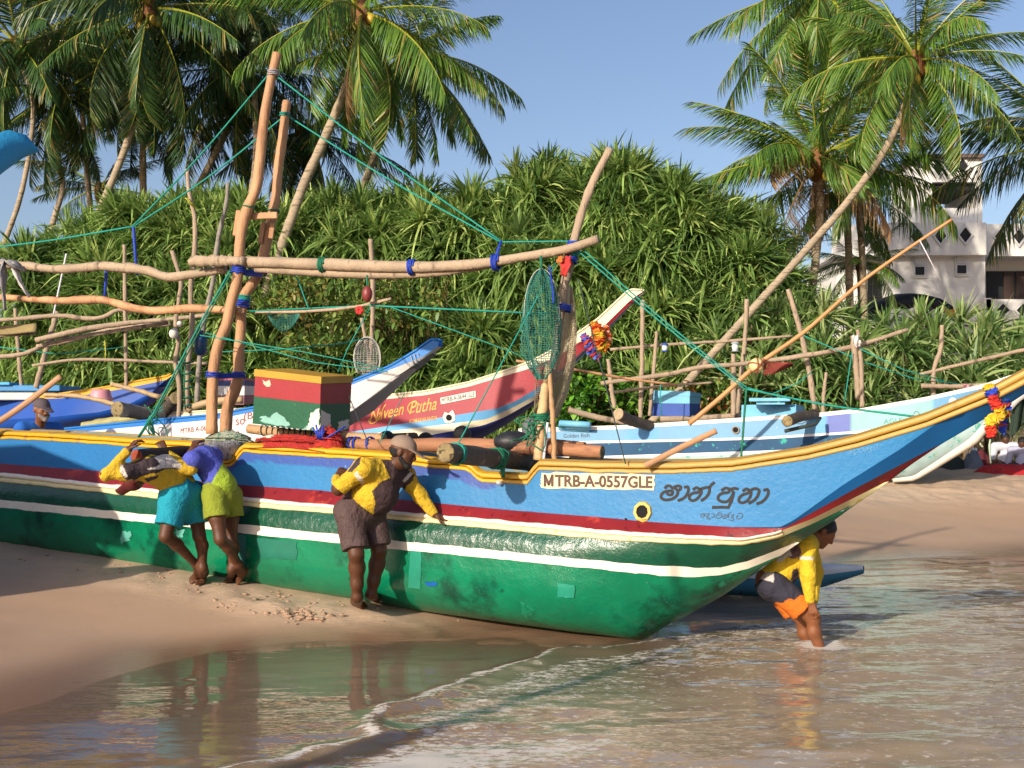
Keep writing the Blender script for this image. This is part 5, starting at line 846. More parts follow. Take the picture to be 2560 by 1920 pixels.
def palm(label, cx, cy, Y, size, nf, trunk, tr, seed, lo=-55, hi=78, nuts=0, dead=0, fr=None):
    rng = np.random.default_rng(seed); c = P(cx, cy, Y); tp = [P(x, y, Y+.15) for x, y in trunk]; foot = tp[-1].copy(); dv = tp[-1]-tp[-2]; k = (foot[2]-.85)/max(1e-3, -dv[2]/np.linalg.norm(dv)) if dv[2] < 0 else 0
    foot = foot+dv/np.linalg.norm(dv)*min(k, 6); foot[2] = .85; root = thing('coconut_palm', label, 'palm tree', foot)
    pts = spline(np.array([c-[0, 0, .25]]+tp+[foot]), 60); sc = Y/FPX; r = np.interp(np.linspace(0, 1, 60), [0, .06, .5, 1], [tr*1.0, tr*.74, tr*.84, tr*1.0])*sc; r = r*(1+.045*np.sin(np.arange(60)*2.4))
    mk('trunk', tube(pts, r, 12, rough=.02, seed=seed), trunk_mat, root); mk('crown_base', ball(c-[0, 0, .12], .22*size, .22*size, .35*size, 10, 7, rough=.1, seed=seed), boot, root)
    for i in range(nf):
        u = (i+.5)/nf; az = i*2.39996+rng.uniform(-.25, .25); el = hi+(lo-hi)*u**.85+rng.uniform(-9, 9); isd = i >= nf-dead; el = -42+rng.uniform(-22, 40) if isd else el
        me = DEAD[i % 2] if isd else (fr or FR)[min(6, int((.1+.9*u)*5)+(rng.random() < .35)*2 if u > .1 else 0)]; o = bpy.data.objects.new('dead_frond' if isd else 'frond', me); COL.objects.link(o); o.parent = root
        X = Vector((math.cos(az)*math.cos(math.radians(el)), math.sin(az)*math.cos(math.radians(el)), math.sin(math.radians(el)))); Zv = Vector((0, 0, 1))-X*X.z; Zv.normalize(); Yv = Zv.cross(X); M = Matrix((X, Yv, Zv)).transposed().to_4x4(); s = size*.66*rng.uniform(.88, 1.12)
        if el < -45: s *= .85
        M = M@Matrix.Rotation(rng.normal(0, .25), 4, 'X'); o.matrix_local = Matrix.Translation(Vector(c-foot)+X*.06)@M@Matrix.Scale(s, 4)
    for i in range(nuts): a = i*2.4+seed; mk('coconut', ball(c+[math.cos(a)*.24, -.22+math.sin(a)*.12, -.25-.12*(i % 3)], .10, .10, .13, 10, 7), nutm, root)
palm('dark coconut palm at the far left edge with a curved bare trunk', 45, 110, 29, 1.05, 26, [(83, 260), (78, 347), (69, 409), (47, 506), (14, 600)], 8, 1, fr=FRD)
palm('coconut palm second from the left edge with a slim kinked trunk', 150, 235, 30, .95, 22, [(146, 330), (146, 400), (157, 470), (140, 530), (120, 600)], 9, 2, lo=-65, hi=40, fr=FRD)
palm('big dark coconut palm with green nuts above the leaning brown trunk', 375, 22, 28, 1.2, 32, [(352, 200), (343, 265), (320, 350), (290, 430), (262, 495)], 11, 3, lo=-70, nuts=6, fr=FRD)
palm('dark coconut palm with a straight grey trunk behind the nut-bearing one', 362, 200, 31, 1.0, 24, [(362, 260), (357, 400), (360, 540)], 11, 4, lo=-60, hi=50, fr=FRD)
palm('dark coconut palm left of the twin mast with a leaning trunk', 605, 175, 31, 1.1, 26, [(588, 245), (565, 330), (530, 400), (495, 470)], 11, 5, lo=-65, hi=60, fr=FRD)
palm('bright sunlit coconut palm right of the twin mast with a thick ringed trunk', 905, 30, 26.5, 1.15, 30, [(862, 225), (810, 350), (760, 460), (722, 565)], 15, 6, lo=-62, nuts=2, dead=2)
palm('coconut palm just behind the bright one with a slanting thin trunk', 1015, 130, 30, 1.15, 26, [(972, 285), (950, 350), (900, 490)], 12, 7, lo=-58, hi=60, dead=1)
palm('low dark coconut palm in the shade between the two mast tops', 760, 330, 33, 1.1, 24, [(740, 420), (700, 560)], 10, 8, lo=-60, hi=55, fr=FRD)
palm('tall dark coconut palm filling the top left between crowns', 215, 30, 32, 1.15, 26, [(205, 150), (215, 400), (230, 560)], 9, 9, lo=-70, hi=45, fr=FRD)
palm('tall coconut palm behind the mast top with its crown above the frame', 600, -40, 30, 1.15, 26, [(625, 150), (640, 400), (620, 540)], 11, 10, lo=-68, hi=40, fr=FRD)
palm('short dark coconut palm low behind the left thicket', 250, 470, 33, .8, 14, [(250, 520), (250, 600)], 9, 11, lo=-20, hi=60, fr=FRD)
palm('leaning coconut palm with yellow nuts and a long slanting pale trunk', 2290, 150, 24.7, .92, 34, [(2278, 205), (2265, 255), (2220, 360), (2130, 490), (2010, 630), (1880, 775)], 11.5, 12, lo=-48, nuts=4, dead=1)
palm('coconut palm with many dead brown fronds over an upright trunk', 2045, 395, 28.2, 1.2, 34, [(2050, 470), (2050, 540), (2040, 640), (2025, 760)], 13, 13, lo=-30, hi=85, nuts=3, dead=5)
palm('coconut palm with a slim pale trunk beside the white house', 2125, 470, 30, .95, 18, [(2120, 540), (2122, 640), (2125, 780)], 12, 14, lo=-30, hi=60, dead=1)
palm('tall coconut palm with its crown cut by the top edge above the dead-fronded one', 2050, -30, 30, 1.25, 32, [(2075, 120), (2110, 300), (2150, 560), (2160, 760)], 10, 15, lo=-70, hi=40)
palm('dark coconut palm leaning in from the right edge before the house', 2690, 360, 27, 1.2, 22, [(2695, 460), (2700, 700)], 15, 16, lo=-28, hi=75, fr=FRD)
palm('small drooping coconut palm in front of the house windows', 2150, 655, 31, .55, 14, [(2150, 700), (2152, 790)], 9, 17, lo=-30, hi=60)
# ================================================================ THE HOUSE
HY = 37.0; house = thing('white_house', 'white two-storey house with diamond cut-outs behind the palms', 'house', (P(2350, 1060, HY)[0], HY, .9))
wallm = mat('white_plaster', C('#e2dfd8'), .85, .05, .6, wear=.66, wc=C('#c9c5bd'), ws=1.6, bump=.15, bs=8); trimw = mat('pale_trim', C('#d6d6d4'), .8, .06); darkr = mat('dark_interior', C('#17181a'), .7, .2, bump=0); glassm = mat('window_glass', C('#101214'), .4, 0, bump=0, spec=.4); roofm = mat('roof_tile', C('#6a5a50'), .9, .25)
def wb(x0, x1, y0, y1, Y, dep, name, m, parent=house, bev=.0):
    a, b = P(x0, y1, Y), P(x1, y0, Y); return mk(name, box([(a[0]+b[0])/2, Y+dep/2, (a[2]+b[2])/2], b[0]-a[0], dep, b[2]-a[2], None, bev), m, parent, sm=False)
wb(2232, 2463, 636, 1075, HY, 5, 'wall', wallm); wb(2090, 2231, 640, 1075, HY+1.2, 4, 'wall', wallm); wb(2464, 2760, 640, 1075, HY+1.4, 4, 'wall', wallm)
wb(2225, 2466, 556, 637, HY-.35, .3, 'parapet', wallm); wb(2085, 2222, 562, 640, HY+.6, .3, 'parapet', wallm); wb(2468, 2760, 560, 640, HY+.2, .3, 'parapet', wallm)
wb(2085, 2760, 630, 641, HY+.5, 5, 'eave_slab', trimw)
wb(2300, 2330, 455, 556, HY+2, 3, 'tower_wall', wallm); wb(2444, 2456, 455, 556, HY+2, 3, 'tower_wall', wallm); wb(2300, 2456, 392, 455, HY+2, 3, 'tower_wall', wallm); wb(2331, 2443, 520, 556, HY+2, 3, 'tower_wall', wallm); wb(2331, 2443, 456, 474, HY+2.2, 2.6, 'lintel', darkr)
wb(2294, 2462, 384, 393, HY+1.8, 3.4, 'tower_roof', roofm)
def diamond(cx, cy, rx, ry, Y, surf=None):
    """square window set on its corner: a raised frame round a dark hollow"""
    c = P(cx, cy, Y); a, b = rx*Y/FPX, ry*Y/FPX; o = np.array([[0, 1], [1, 0], [0, -1], [-1, 0]], float); V = []
    for k, d in ((1.35, -.02), (1.35, -.07), (1.0, -.07), (1.0, -.012)): V += [c+[q[0]*a*k, d, q[1]*b*k] for q in o]
    fr = mk('diamond_frame', (np.array(V), [[r*4+i, r*4+(i+1) % 4, (r+1)*4+(i+1) % 4, (r+1)*4+i] for r in range(3) for i in range(4)]), trimw, house, sm=False)
    mk('opening', (np.array([c+[q[0]*a, -.014, q[1]*b] for q in o]), [[0, 1, 2, 3]]), darkr, fr, sm=False)
for cx, cy, Y in ((2290, 592, HY-.35), (2412, 588, HY-.35), (2350, 590, HY-.35), (2165, 600, HY+.6), (2500, 592, HY+.2), (2546, 592, HY+.2), (2345, 420, HY+2), (2405, 416, HY+2)): diamond(cx, cy, 15, 20, Y)
for cx, yt in ((2300, 637), (2405, 633)):
    fr = wb(cx-18, cx+18, yt+1, yt+58, HY-.06, .05, 'window', trimw)
    for k in range(6): wb(cx-13, cx+13, yt+3+k*3.8, yt+6+k*3.8, HY-.1, .05, 'louvre_slat', trimw, fr)
    wb(cx-15, cx+15, yt+27, yt+53, HY-.10, .04, 'sash', trimw, fr); wb(cx-11, cx+11, yt+30, yt+50, HY-.12, .03, 'pane', glassm, fr)
fr = wb(2165, 2228, 680, 775, HY+1.12, .06, 'window', trimw); wb(2169, 2224, 684, 771, HY+1.08, .05, 'pane', glassm, fr)
for x in (2182, 2196, 2210): wb(x-1, x+1, 684, 771, HY+1.05, .03, 'bar', darkr, fr)
for y in (712, 742): wb(2169, 2224, y-1, y+1, HY+1.04, .03, 'bar', darkr, fr)
wb(2468, 2760, 678, 748, HY+1.3, .08, 'balcony_opening', darkr)
sh = wb(2510, 2535, 680, 748, HY+1.26, .04, 'shutter', mat('brown_shutter', C('#3a2a24'), .7)); wb(2541, 2575, 680, 748, HY+1.26, .04, 'shutter', MATS['brown_shutter'])
wb(2466, 2760, 748, 826, HY-.3, .2, 'balcony_wall', wallm); wb(2466, 2760, 826, 836, HY-.35, 1.6, 'balcony_slab', trimw)
for cx in (2506, 2556, 2610): diamond(cx, 776, 17, 17, HY-.3)
wb(2462, 2478, 745, 1075, HY-.3, .3, 'pillar', wallm); wb(2466, 2760, 838, 1075, HY+1.3, .05, 'ground_floor_opening', darkr)
# awnings, flag
tarpm = mat('grey_tarp', C('#8a8a88'), .6, .2, 2, bump=.4, bs=6, wear=.62, wc=C('#4a4a4c')); blackt = mat('black_awning', C('#1c1c20'), .6, .2)
def awning(pts, dep, drop, Y, m, name, label):
    top = [P(x, y, Y) for x, y in pts]; n = len(top); Q = [[q+[0, 0, -drop*(.6+.4*(i % 2))] for i, q in enumerate(top)], top, [q+[0, dep*.5, .15] for q in top], [q+[0, dep, .0] for q in top]]; o = mk(name, grid(np.array(Q)), m, label=label, cat='awning'); o.modifiers.new('thick', 'SOLIDIFY').thickness = .03
awning([(1852, 752), (1880, 746), (1930, 748), (1990, 755), (2050, 765), (2100, 776), (2125, 782)], 2.5, .2, 31, tarpm, 'tarpaulin', 'grey tarpaulin roof between the slanting palm trunk and the pandanus')
awning([(2155, 778), (2190, 768), (2230, 752), (2270, 740), (2310, 738), (2350, 748), (2382, 768)], 2.2, .38, 34, blackt, 'awning', 'black arched awning in front of the white house wall')
fq = [[P(2364+48*u, 771+22*v+3*math.sin(u*6), 33.5+.05*math.sin(u*7)) for u in np.linspace(0, 1, 12)] for v in np.linspace(0, 1, 7)]; v, f = grid(np.array(fq)); uu = np.tile(np.linspace(0, 1, 12), 7); 
flag = mk('flag', (v, f), mat('flag_cloth', C('#c9621e'), .8, .1, attr=True), label='small yellow and orange flag hanging before the house wall', cat='flag', col=np.where((uu < .32)[:, None], C('#d9a018'), np.where((np.sin(uu*23) > .55)[:, None], C('#d0902a'), C('#c04a22'))))
pole([(2362, 765), (2361, 830)], 33.5, [1.6, 1.6], 'thin stick carrying the small flag', rough=0)
# ================================================================ POLES, LOGS AND GEAR OF THE BOATS BEHIND
bamboo = mat('pale_bamboo', C('#b59a72'), .6, .2, 3, bump=.2)
for L, Y, r, lab in (
 ([(311, 612), (313, 780), (316, 970)], 15.5, [5, 5, 5], 'straight pale pole standing left of the crooked ones behind the boat'), ([(430, 627), (443, 670), (452, 702), (446, 760), (439, 807), (446, 860), (439, 901), (448, 960), (447, 1050)], 13.2, [5, 5.5, 5.5, 6, 6], 'crooked pale pole carrying the white round float'),
 ([(468, 423), (474, 488), (485, 535), (488, 600), (486, 637), (477, 724), (480, 800), (472, 898), (466, 1030)], 13.4, [5, 6, 6.5, 7, 7], 'tall crooked pale pole with a yellow rag near its top'), ([(570, 457), (567, 500), (560, 535), (546, 593), (535, 681), (528, 730), (513, 789), (499, 898), (492, 1015)], 13.8, [5, 6, 7, 7, 7], 'tall curved grey pole behind the twin mast'),
 ([(38, 771), (44, 850), (54, 970)], 16.6, [5, 5, 5], 'short pale pole at the left above the white cabin box'), ([(143, 778), (120, 860), (90, 970)], 16.2, [7, 7, 7], 'thick leaning pale pole crossing the rack of thin spars'), ([(-40, 802), (60, 796), (137, 789), (268, 789), (289, 777), (333, 778)], 15.8, [5, 6, 6, 5], 'knobbly pale branch lying level above the khaki sail'),
 ([(-40, 843), (89, 834)], 16, [3, 3], 'thin level pale stick under the khaki sail'), ([(-40, 900), (0, 892), (60, 885), (116, 862), (152, 856), (307, 818), (427, 811)], 15.4, [6, 6, 6, 5], 'long bent pale branch rising to the white float'), ([(90, 851), (217, 822), (325, 807), (427, 798), (520, 788)], 15, [7, 7, 6, 5], 'smooth pale branch parallel above the long bent one'),
 ([(81, 914), (181, 900), (289, 900), (400, 905), (517, 909)], 15.2, [3.5, 4, 4, 4], 'thin level pale rod low in front of the pandanus'), ([(92, 866), (200, 842), (300, 826), (420, 806)], 15.1, [5, 5, 5], 'slim branch lashed below the smooth pale one'),
 ([(926, 598), (932, 700), (928, 860), (922, 930)], 14.6, [6, 6.5, 6, 6], 'pale post behind the hanging red float'), ([(904, 795), (916, 860), (932, 920)], 14.4, [4.5, 5, 5], 'short pale stick leaning on the net behind the white prow'),
 ([(1867, 748), (1862, 850), (1852, 950), (1842, 1040)], 23, [6, 6, 6], 'tall pale post right of the lantern post'), ([(1834, 885), (1834, 960), (1834, 1040)], 22.6, [6, 7, 7], 'stout pale post carrying the grey lantern'), ([(1970, 723), (1997, 813), (2017, 900), (2039, 1028)], 22.5, [6, 7, 7], 'leaning pale post crossing the orange bamboo'),
 ([(2066, 931), (2060, 980), (2057, 1035)], 22, [4, 4.5, 5], 'short pale stake in front of the low hedge'), ([(2133, 839), (2140, 910), (2147, 1000)], 22, [8, 8, 8], 'thick pale post of the close pair'), ([(2144, 824), (2152, 900), (2156, 1018)], 21.9, [5, 5.5, 6], 'thin pale post of the close pair'),
 ([(2355, 813), (2350, 878), (2337, 915), (2333, 990)], 22, [5, 6, 6], 'crooked pale post at the right above the white rail'), ([(1502, 958), (1600, 945), (1665, 936), (1750, 918), (1838, 911), (1985, 893), (2126, 868), (2270, 824)], 22.2, [6, 6, 6, 5], 'long crooked pale branch running right past the ball float'),
 ([(1525, 874), (1660, 862), (1800, 854), (1981, 840)], 23, [4, 4, 3.5], 'thin level rail high between the right-hand posts'), ([(2299, 936), (2400, 912), (2560, 875), (2700, 845)], 22, [4.5, 5, 5], 'slender pale branch rising to the right edge'), ([(2303, 965), (2380, 966), (2480, 961)], 21.8, [6, 6, 5], 'short thick pale log end above the white rail'),
 ([(1525, 982), (1650, 966), (1780, 956)], 22.6, [3.5, 3.5, 3], 'thin branch above the blue lidded box'), ([(1606, 750), (1605, 900), (1601, 1045)], 22.8, [6, 6, 6], 'tall straight pale post left of the blue lidded box'), ([(1642, 829), (1634, 930), (1624, 1040)], 22.9, [4.5, 5, 5], 'thinner pale post just behind the blue lidded box'),
 ([(1520, 898), (1526, 940), (1529, 975), (1537, 1020)], 22.2, [5, 6, 6], 'short knotty pale post by the log end'), ([(1404, 915), (1420, 870), (1432, 800)], 14.8, [4, 4, 4], 'thin stick half hidden by the green landing net')):
    pole(L, Y, r, lab, grey_wood if 'grey pole' in lab else pale_wood)
pole([(166, 634), (150, 710), (134, 786)], 15, [2.2, 2.2], 'thin white rod slanting across the rack', MATS['white_plastic'], 'rod', 'rod', rough=0)
pole([(1290, 902), (1431, 923), (1560, 945), (1693, 963)], 15.5, [3.5, 3.5, 3.5], 'thin orange rod behind the cream net', orange_wood, 'rod', 'rod', rough=.02); pole([(1722, 1060), (1800, 995), (1891, 914), (2000, 838), (2160, 700), (2280, 615), (2379, 549)], (20.2, 19.4), [6.5, 6, 6, 5, 4.5, 4, 3.5], 'long orange bamboo slanting up past the ball float', mat('orange_bamboo', C('#c08a58'), .55, .15, 4, bump=.15), 'bamboo_pole', 'pole', rough=.02, seg=40)
rope([(2299, 600, 19.4), (2320, 640, 19.4), (2352, 702, 19.4)], 0, 'white cord dangling from the slanting bamboo', MATS['white_plastic'], r=1.4)
bf = thing('ball_float', 'cream ball float lashed to the slanting bamboo', 'float', P(1891, 930, 19.75)); mk('ball', ball(P(1891, 914, 19.75), .125, nu=20, nv=14), mat('cream_plastic', C('#d9c48c'), .45, .1), bf)
for A_ in ((1, 0, 0), (.3, .2, 1), (.7, .2, -.6)): B_ = axes(A_); mk('lashing', tube([P(1891, 914, 19.75)+B_[:, 0]*math.cos(a)*.13+B_[:, 1]*math.sin(a)*.13 for a in np.linspace(0, 6.3, 24)], .012, 5), mat('rust_cord', C('#8a4a30'), .8), bf)
net([[P(1908+75*u, 902+12*u+(34*(1-u)+6)*v+4*math.sin(u*5), 19.7+.08*math.sin(u*6+v*4)) for u in np.linspace(0, 1, 26)] for v in np.linspace(-.15, .85, 14)], mat('rusty_net_cord', C('#8a3a30'), .8, .2, bump=0), 'net_scrap', .014, label='small rusty red net hanging beside the ball float', cat='net')
net([[P(668+82*u, 783+44*v*(1-(2*u-1)**2)+2, 10.6+.1*math.sin(u*3+v)) for u in np.linspace(0, 1, 22)] for v in np.linspace(0, 1, 12)], MATS['green_net_cord'], 'scoop_net', .004, label='small green scoop net sagging under the bamboo float pole', cat='net')
nt_ = thing('hoop_net', 'grey oval hoop net standing behind the white prow', 'net', P(918, 935, 14.3)); net(teardrop(918, 845, 938, 32, 14.3, 22, 20, .05, 3), mat('grey_net_cord', C('#a9a9a4'), .8, .1, bump=0), 'netting', .007, nt_); mk('hoop', tube([P(918+33*math.sin(a), 895-52*math.cos(a), 14.25) for a in np.linspace(-2.4, 2.4, 26)], .01, 6), MATS['pale_hoop'], nt_)
log([(1545, 1035), (1580, 1052), (1632, 1066)], (21.6, 22.4), [15, 14, 13], 'dark log with a pale sawn end lying on the pale blue boat', dark_wood, mat('pale_sawn_end', C('#a08c6e'), .8, .25, 9), n=14); log([(1968, 1053), (2000, 1042), (2040, 1034)], (20.2, 21), [14, 13, 12], 'dark log with a ringed end right of the pale planks', dark_wood, end_wood, n=14)
log([(1421, 1024), (1500, 1045), (1560, 1056)], 23.0, [8, 8, 7], 'rough brown log behind the dark sawn one', pale_wood, n=10); log([(1650, 1048), (1740, 1046), (1850, 1040), (1880, 1040)], 22.8, [8, 8, 7], 'level brown log under the blue lidded box', pale_wood, n=10)
rope([(1962, 1078, 20.4), (2040, 1060, 20.4), (2050, 1045, 20.6)], 0, 'dark mooring loop under the ringed log', dark_rope, r=5)
log([(292, 1022), (340, 1030), (405, 1044)], (13.2, 13.8), [19, 17, 15], 'fat grey log end lying on the white boat', grey_wood, end_wood, n=16); log([(440, 995), (425, 1015), (400, 1040)], (13.6, 14.2), [16, 16, 15], 'brown net-wrapped log beside the fat grey one', dark_wood, end_wood, n=14)
pole([(205, 1066), (290, 1052), (370, 1042)], 13.9, [10, 12, 11], 'thick bamboo lying along the white boat rail', mat('mossy_bamboo', C('#a8a068'), .6, .2, 3), 'bamboo_pole', seg=20); pole([(470, 1022), (540, 1004), (606, 998)], 13.3, [10, 10, 9], 'pale bamboo end poking past the mast feet', bamboo, 'bamboo_pole', seg=16)
pole([(110, 988), (190, 990), (260, 1004), (330, 1024)], 14.6, [6, 6, 5.5], 'long pale oar shaft lying towards the fat grey log', bamboo, 'oar_shaft', 'oar'); pole([(278, 960), (340, 975), (400, 992), (440, 1000)], 15, [6, 6, 6], 'pale oar shaft sloping behind the pink basin', bamboo, 'oar_shaft', 'oar')
bs_ = thing('basin', 'pink plastic basin turned upside down on the deep blue boat', 'basin', P(252, 1000, 15.2)); pk = mat('pink_plastic', C('#c98a94'), .45, .1, 6, bump=.1); c = P(252, 1000, 15.2); a = np.arange(20)/20*2*np.pi
mk('bowl', (lambda g: (g[0], np.concatenate([g[1], np.array([[i*20+19, (i+1)*20+19, (i+1)*20, i*20] for i in range(3)])])))(grid(np.array([[c+[math.cos(t)*r, math.sin(t)*r, z] for t in a] for r, z in ((.145, .0), (.12, .1), (.105, .135), (.01, .14))]))), pk, bs_); mk('rim', tube([c+[math.cos(t)*.15, math.sin(t)*.15, .005] for t in np.linspace(0, 6.4, 24)], .012, 6), pk, bs_)
jg = thing('jerrycan', 'dark blue plastic jug hanging between the crooked poles', 'jug', P(502, 890, 13.5)); jm = mat('blue_jug', C('#163f66'), .4, .15); mk('body', box(P(502, 863, 13.5), .13, .13, .23, None, .035), jm, jg); mk('neck', tube([P(503, 838, 13.5), P(503, 826, 13.5)], .022, 10), jm, jg); mk('cord', tube([P(503, 828, 13.5), P(492, 800, 13.45), P(480, 790, 13.4)], .006, 5), green_rope, jg)
mk('round_float', ball(P(434, 834, 13.1), .05, .05, .058, 14, 10), mat('white_float', C('#cfcbc0'), .5, .1), label='white round float hanging on the crooked pale pole', cat='float'); mk('round_float', ball(P(449, 810, 13.15), .032, .03, .036, 12, 8), MATS['white_float'], label='smaller white float beside the round one', cat='float')
kq = [[P(-40+130*u, 811+22*v+3*math.sin(u*5), 15.9+.06*math.sin(u*4+v)) for u in np.linspace(0, 1, 14)] for v in np.linspace(0, 1, 6)]; ks = mk('furled_sail', grid(np.array(kq)), mat('khaki_canvas', C('#8a7a52'), .9, .2, 5, bump=.4), label='khaki canvas sail hanging below the knobbly branch at the left', cat='sail'); ks.modifiers.new('thick', 'SOLIDIFY').thickness = .03
yr = cloth([P(466, 495, 13.35), P(478, 508, 13.3), P(488, 521, 13.35)], [.02, .022, .015], yel_rope, 'yellow_rag', label='yellow rag tied near the top of the tall crooked pole', cat='rag')
rl_ = thing('rope_ladder', 'green rope bindings like a ladder between the crooked poles', 'rope', P(466, 1024, 13.3))
for y in (905, 932, 950, 968, 992, 1012): mk('rung', tube([P(450, y+rng.uniform(-4, 4), 13.25), P(466, y+3, 13.2), P(484, y+rng.uniform(-4, 4), 13.3)], .012, 5), green_rope, rl_)
for x in (455, 463): mk('side_rope', tube([P(x, 895, 13.25), P(x-3, 960, 13.2), P(x, 1024, 13.25)], .008, 5), green_rope, rl_)
tg = thing('rope_tangle', 'tangle of teal rope hanging over the white boat rail', 'rope', P(385, 1060, 12.9)); rg = np.random.default_rng(8)
for k in range(9): mk('strand', tube(spline(np.array([P(385+rg.normal(0, 14), 1020+i*26+rg.normal(0, 6), 12.9+rg.normal(0, .04)) for i in range(4)]), 14), .007, 5), teal_rope if k % 2 else green_rope, tg)
def crate2(name, label, ft, fb, ys, bands, lid):
    root = thing(name, label, 'box', P(*fb[1], ys[1])); 
    for i, (t0, t1, m, g) in enumerate(bands):
        lo = [tuple(np.array(b)*(1-t0)+np.array(a)*t0) for a, b in zip(ft, fb)]; hi = [tuple(np.array(b)*(1-t1)+np.array(a)*t1) for a, b in zip(ft, fb)]; v, f = hexa(corners(hi, lo, *ys)); c = v.mean(0); v[:, :2] = c[:2]+(v[:, :2]-c[:2])*(1+g); mk('lid' if i == len(bands)-1 and lid else 'body_band', (v, f), m, root, sm=False)
    return root
lb, db = paint('box_light_blue', '#6fb0d0', var=.12, wear=.7, wc=C('#3f7fa8')), paint('box_dark_blue', '#2f4f9c', var=.12)
crate2('fish_box', 'blue lidded fish box with a darker lower half on the pale blue boat', [(1629, 976), (1724, 978), (1752, 984)], [(1628, 1040), (1724, 1040), (1750, 1036)], (23.1, 22.7, 23.2), [(0, .5, db, 0), (.503, .8, lb, 0), (.803, 1, lb, .03)], True)
crate2('fish_box', 'pale blue box with loose planks on top at the middle of the pale blue boat', [(1854, 1012), (1990, 1010), (2012, 1016)], [(1853, 1052), (1990, 1046), (2010, 1044)], (22.2, 21.5, 21.9), [(0, .99, lb, 0)], False)
for x0, x1, y, h, c_ in ((1875, 1975, 998, 9, 'sky'), (1895, 1960, 1008, 5, 'pale')): a, b = P(x0, y, 21.7), P(x1, y+3, 21.4); mk('plank', box((a+b)/2, np.linalg.norm(b-a), .3, h*.007, Rz(-.25), .006), lb, label='light blue plank lying loose on the pale blue box, %s one' % ('upper wide' if h > 6 else 'lower narrow'), cat='plank', sm=False)
crate2('fish_box', 'white and navy box half hidden behind the mast feet', [(520, 945), (612, 944), (640, 948)], [(520, 1012), (610, 1012), (638, 1008)], (13.9, 13.5, 13.8), [(0, .35, paint('mauve_box', '#8a5a66'), 0), (.353, .7, cool_white, 0), (.703, .9, paint('navy_box', '#3a4878'), 0), (.903, 1, paint('rose_box', '#b0606a'), .02)], True)
bp_ = [P(1400, 1058, 22.9), P(1475, 1062, 22.6)]; mk('tarp_roll', join(*[tube([bp_[0]+[0, k*.12, -.04*k], bp_[1]+[0, k*.12, -.04*k]], .06, 8) for k in range(3)]), lb, label='light blue planks stacked at the stern of the pale blue boat', cat='planks')
for x, y, Y, h, lab, capc in ((1838, 866, 22.5, 26, 'grey storm lantern on top of the stout post', '#9aa4a4'), (1662, 868, 22.7, 22, 'white lantern with blue cap hanging from the thin rail', '#2f4fa8')):
    ln = thing('lantern', lab, 'lantern', P(x, y+h/2, Y)); s = Y/FPX; mk('glass', tube([P(x, y+h*.4, Y), P(x, y-h*.25, Y)], [h*.28*s, h*.34*s, h*.3*s], 12, 5), mat('lantern_glass', C('#c8d0d0'), .15, .05, bump=0), ln); mk('cap', tube([P(x, y-h*.22, Y), P(x, y-h*.3, Y), P(x, y-h*.5, Y)], [h*.42*s, h*.4*s, h*.1*s], 12, 6), mat('cap_'+capc, C(capc), .5), ln); mk('base', tube([P(x, y+h*.38, Y), P(x, y+h*.5, Y)], h*.34*s, 12), MATS['cap_'+capc], ln)
cloth([P(2138, 838, 21.8), P(2141, 852, 21.75), P(2146, 868, 21.8)], [.06, .075, .05], MATS['white_cloth'], 'rag', label='white rag tied on the close pair of posts', cat='rag'); cloth([P(2410, 960, 21.5), P(2418, 968, 21.5), P(2422, 978, 21.5)], [.05, .07, .06], pk, 'rag', label='pink cloth hung on the short thick log end', cat='rag')
for L, Y, lab in (([(2000, 835), (2160, 905), (2280, 945), (2400, 960)], 22, 'sagging teal line from the leaning post to the right'), ([(2150, 872), (2260, 925), (2360, 952)], 21.8, 'teal line from the close pair of posts to the right'), ([(1864, 968), (1930, 985), (1990, 960), (2030, 930)], 20, 'slack teal line behind the fore stay'), ([(2130, 880), (2115, 980), (2108, 1030)], 21.9, 'teal line dropping from the close pair of posts'), ([(0, 868), (140, 885), (310, 868)], 15.6, 'slack pale teal line between the left poles'), ([(262, 850), (264, 880), (263, 905)], 15.2, 'short yellow cord below the smooth branch'), ([(550, 880), (720, 872), (860, 858), (915, 845)], 12.5, 'pale thin line crossing behind the masts'), ([(770, 768, 10.6), (745, 700, 11), (700, 640, 11.2)], 11, 'thin teal line rising left from the float pole'), ([(925, 770), (870, 870), (845, 930)], 10.5, 'teal line slanting down left from the red float'), ([(1652, 960), (1650, 1000), (1655, 1040)], 22, 'short teal cord on the blue lidded box')): rope(L, Y, lab, yel_rope if 'yellow' in lab else teal_rope, r=1.5)
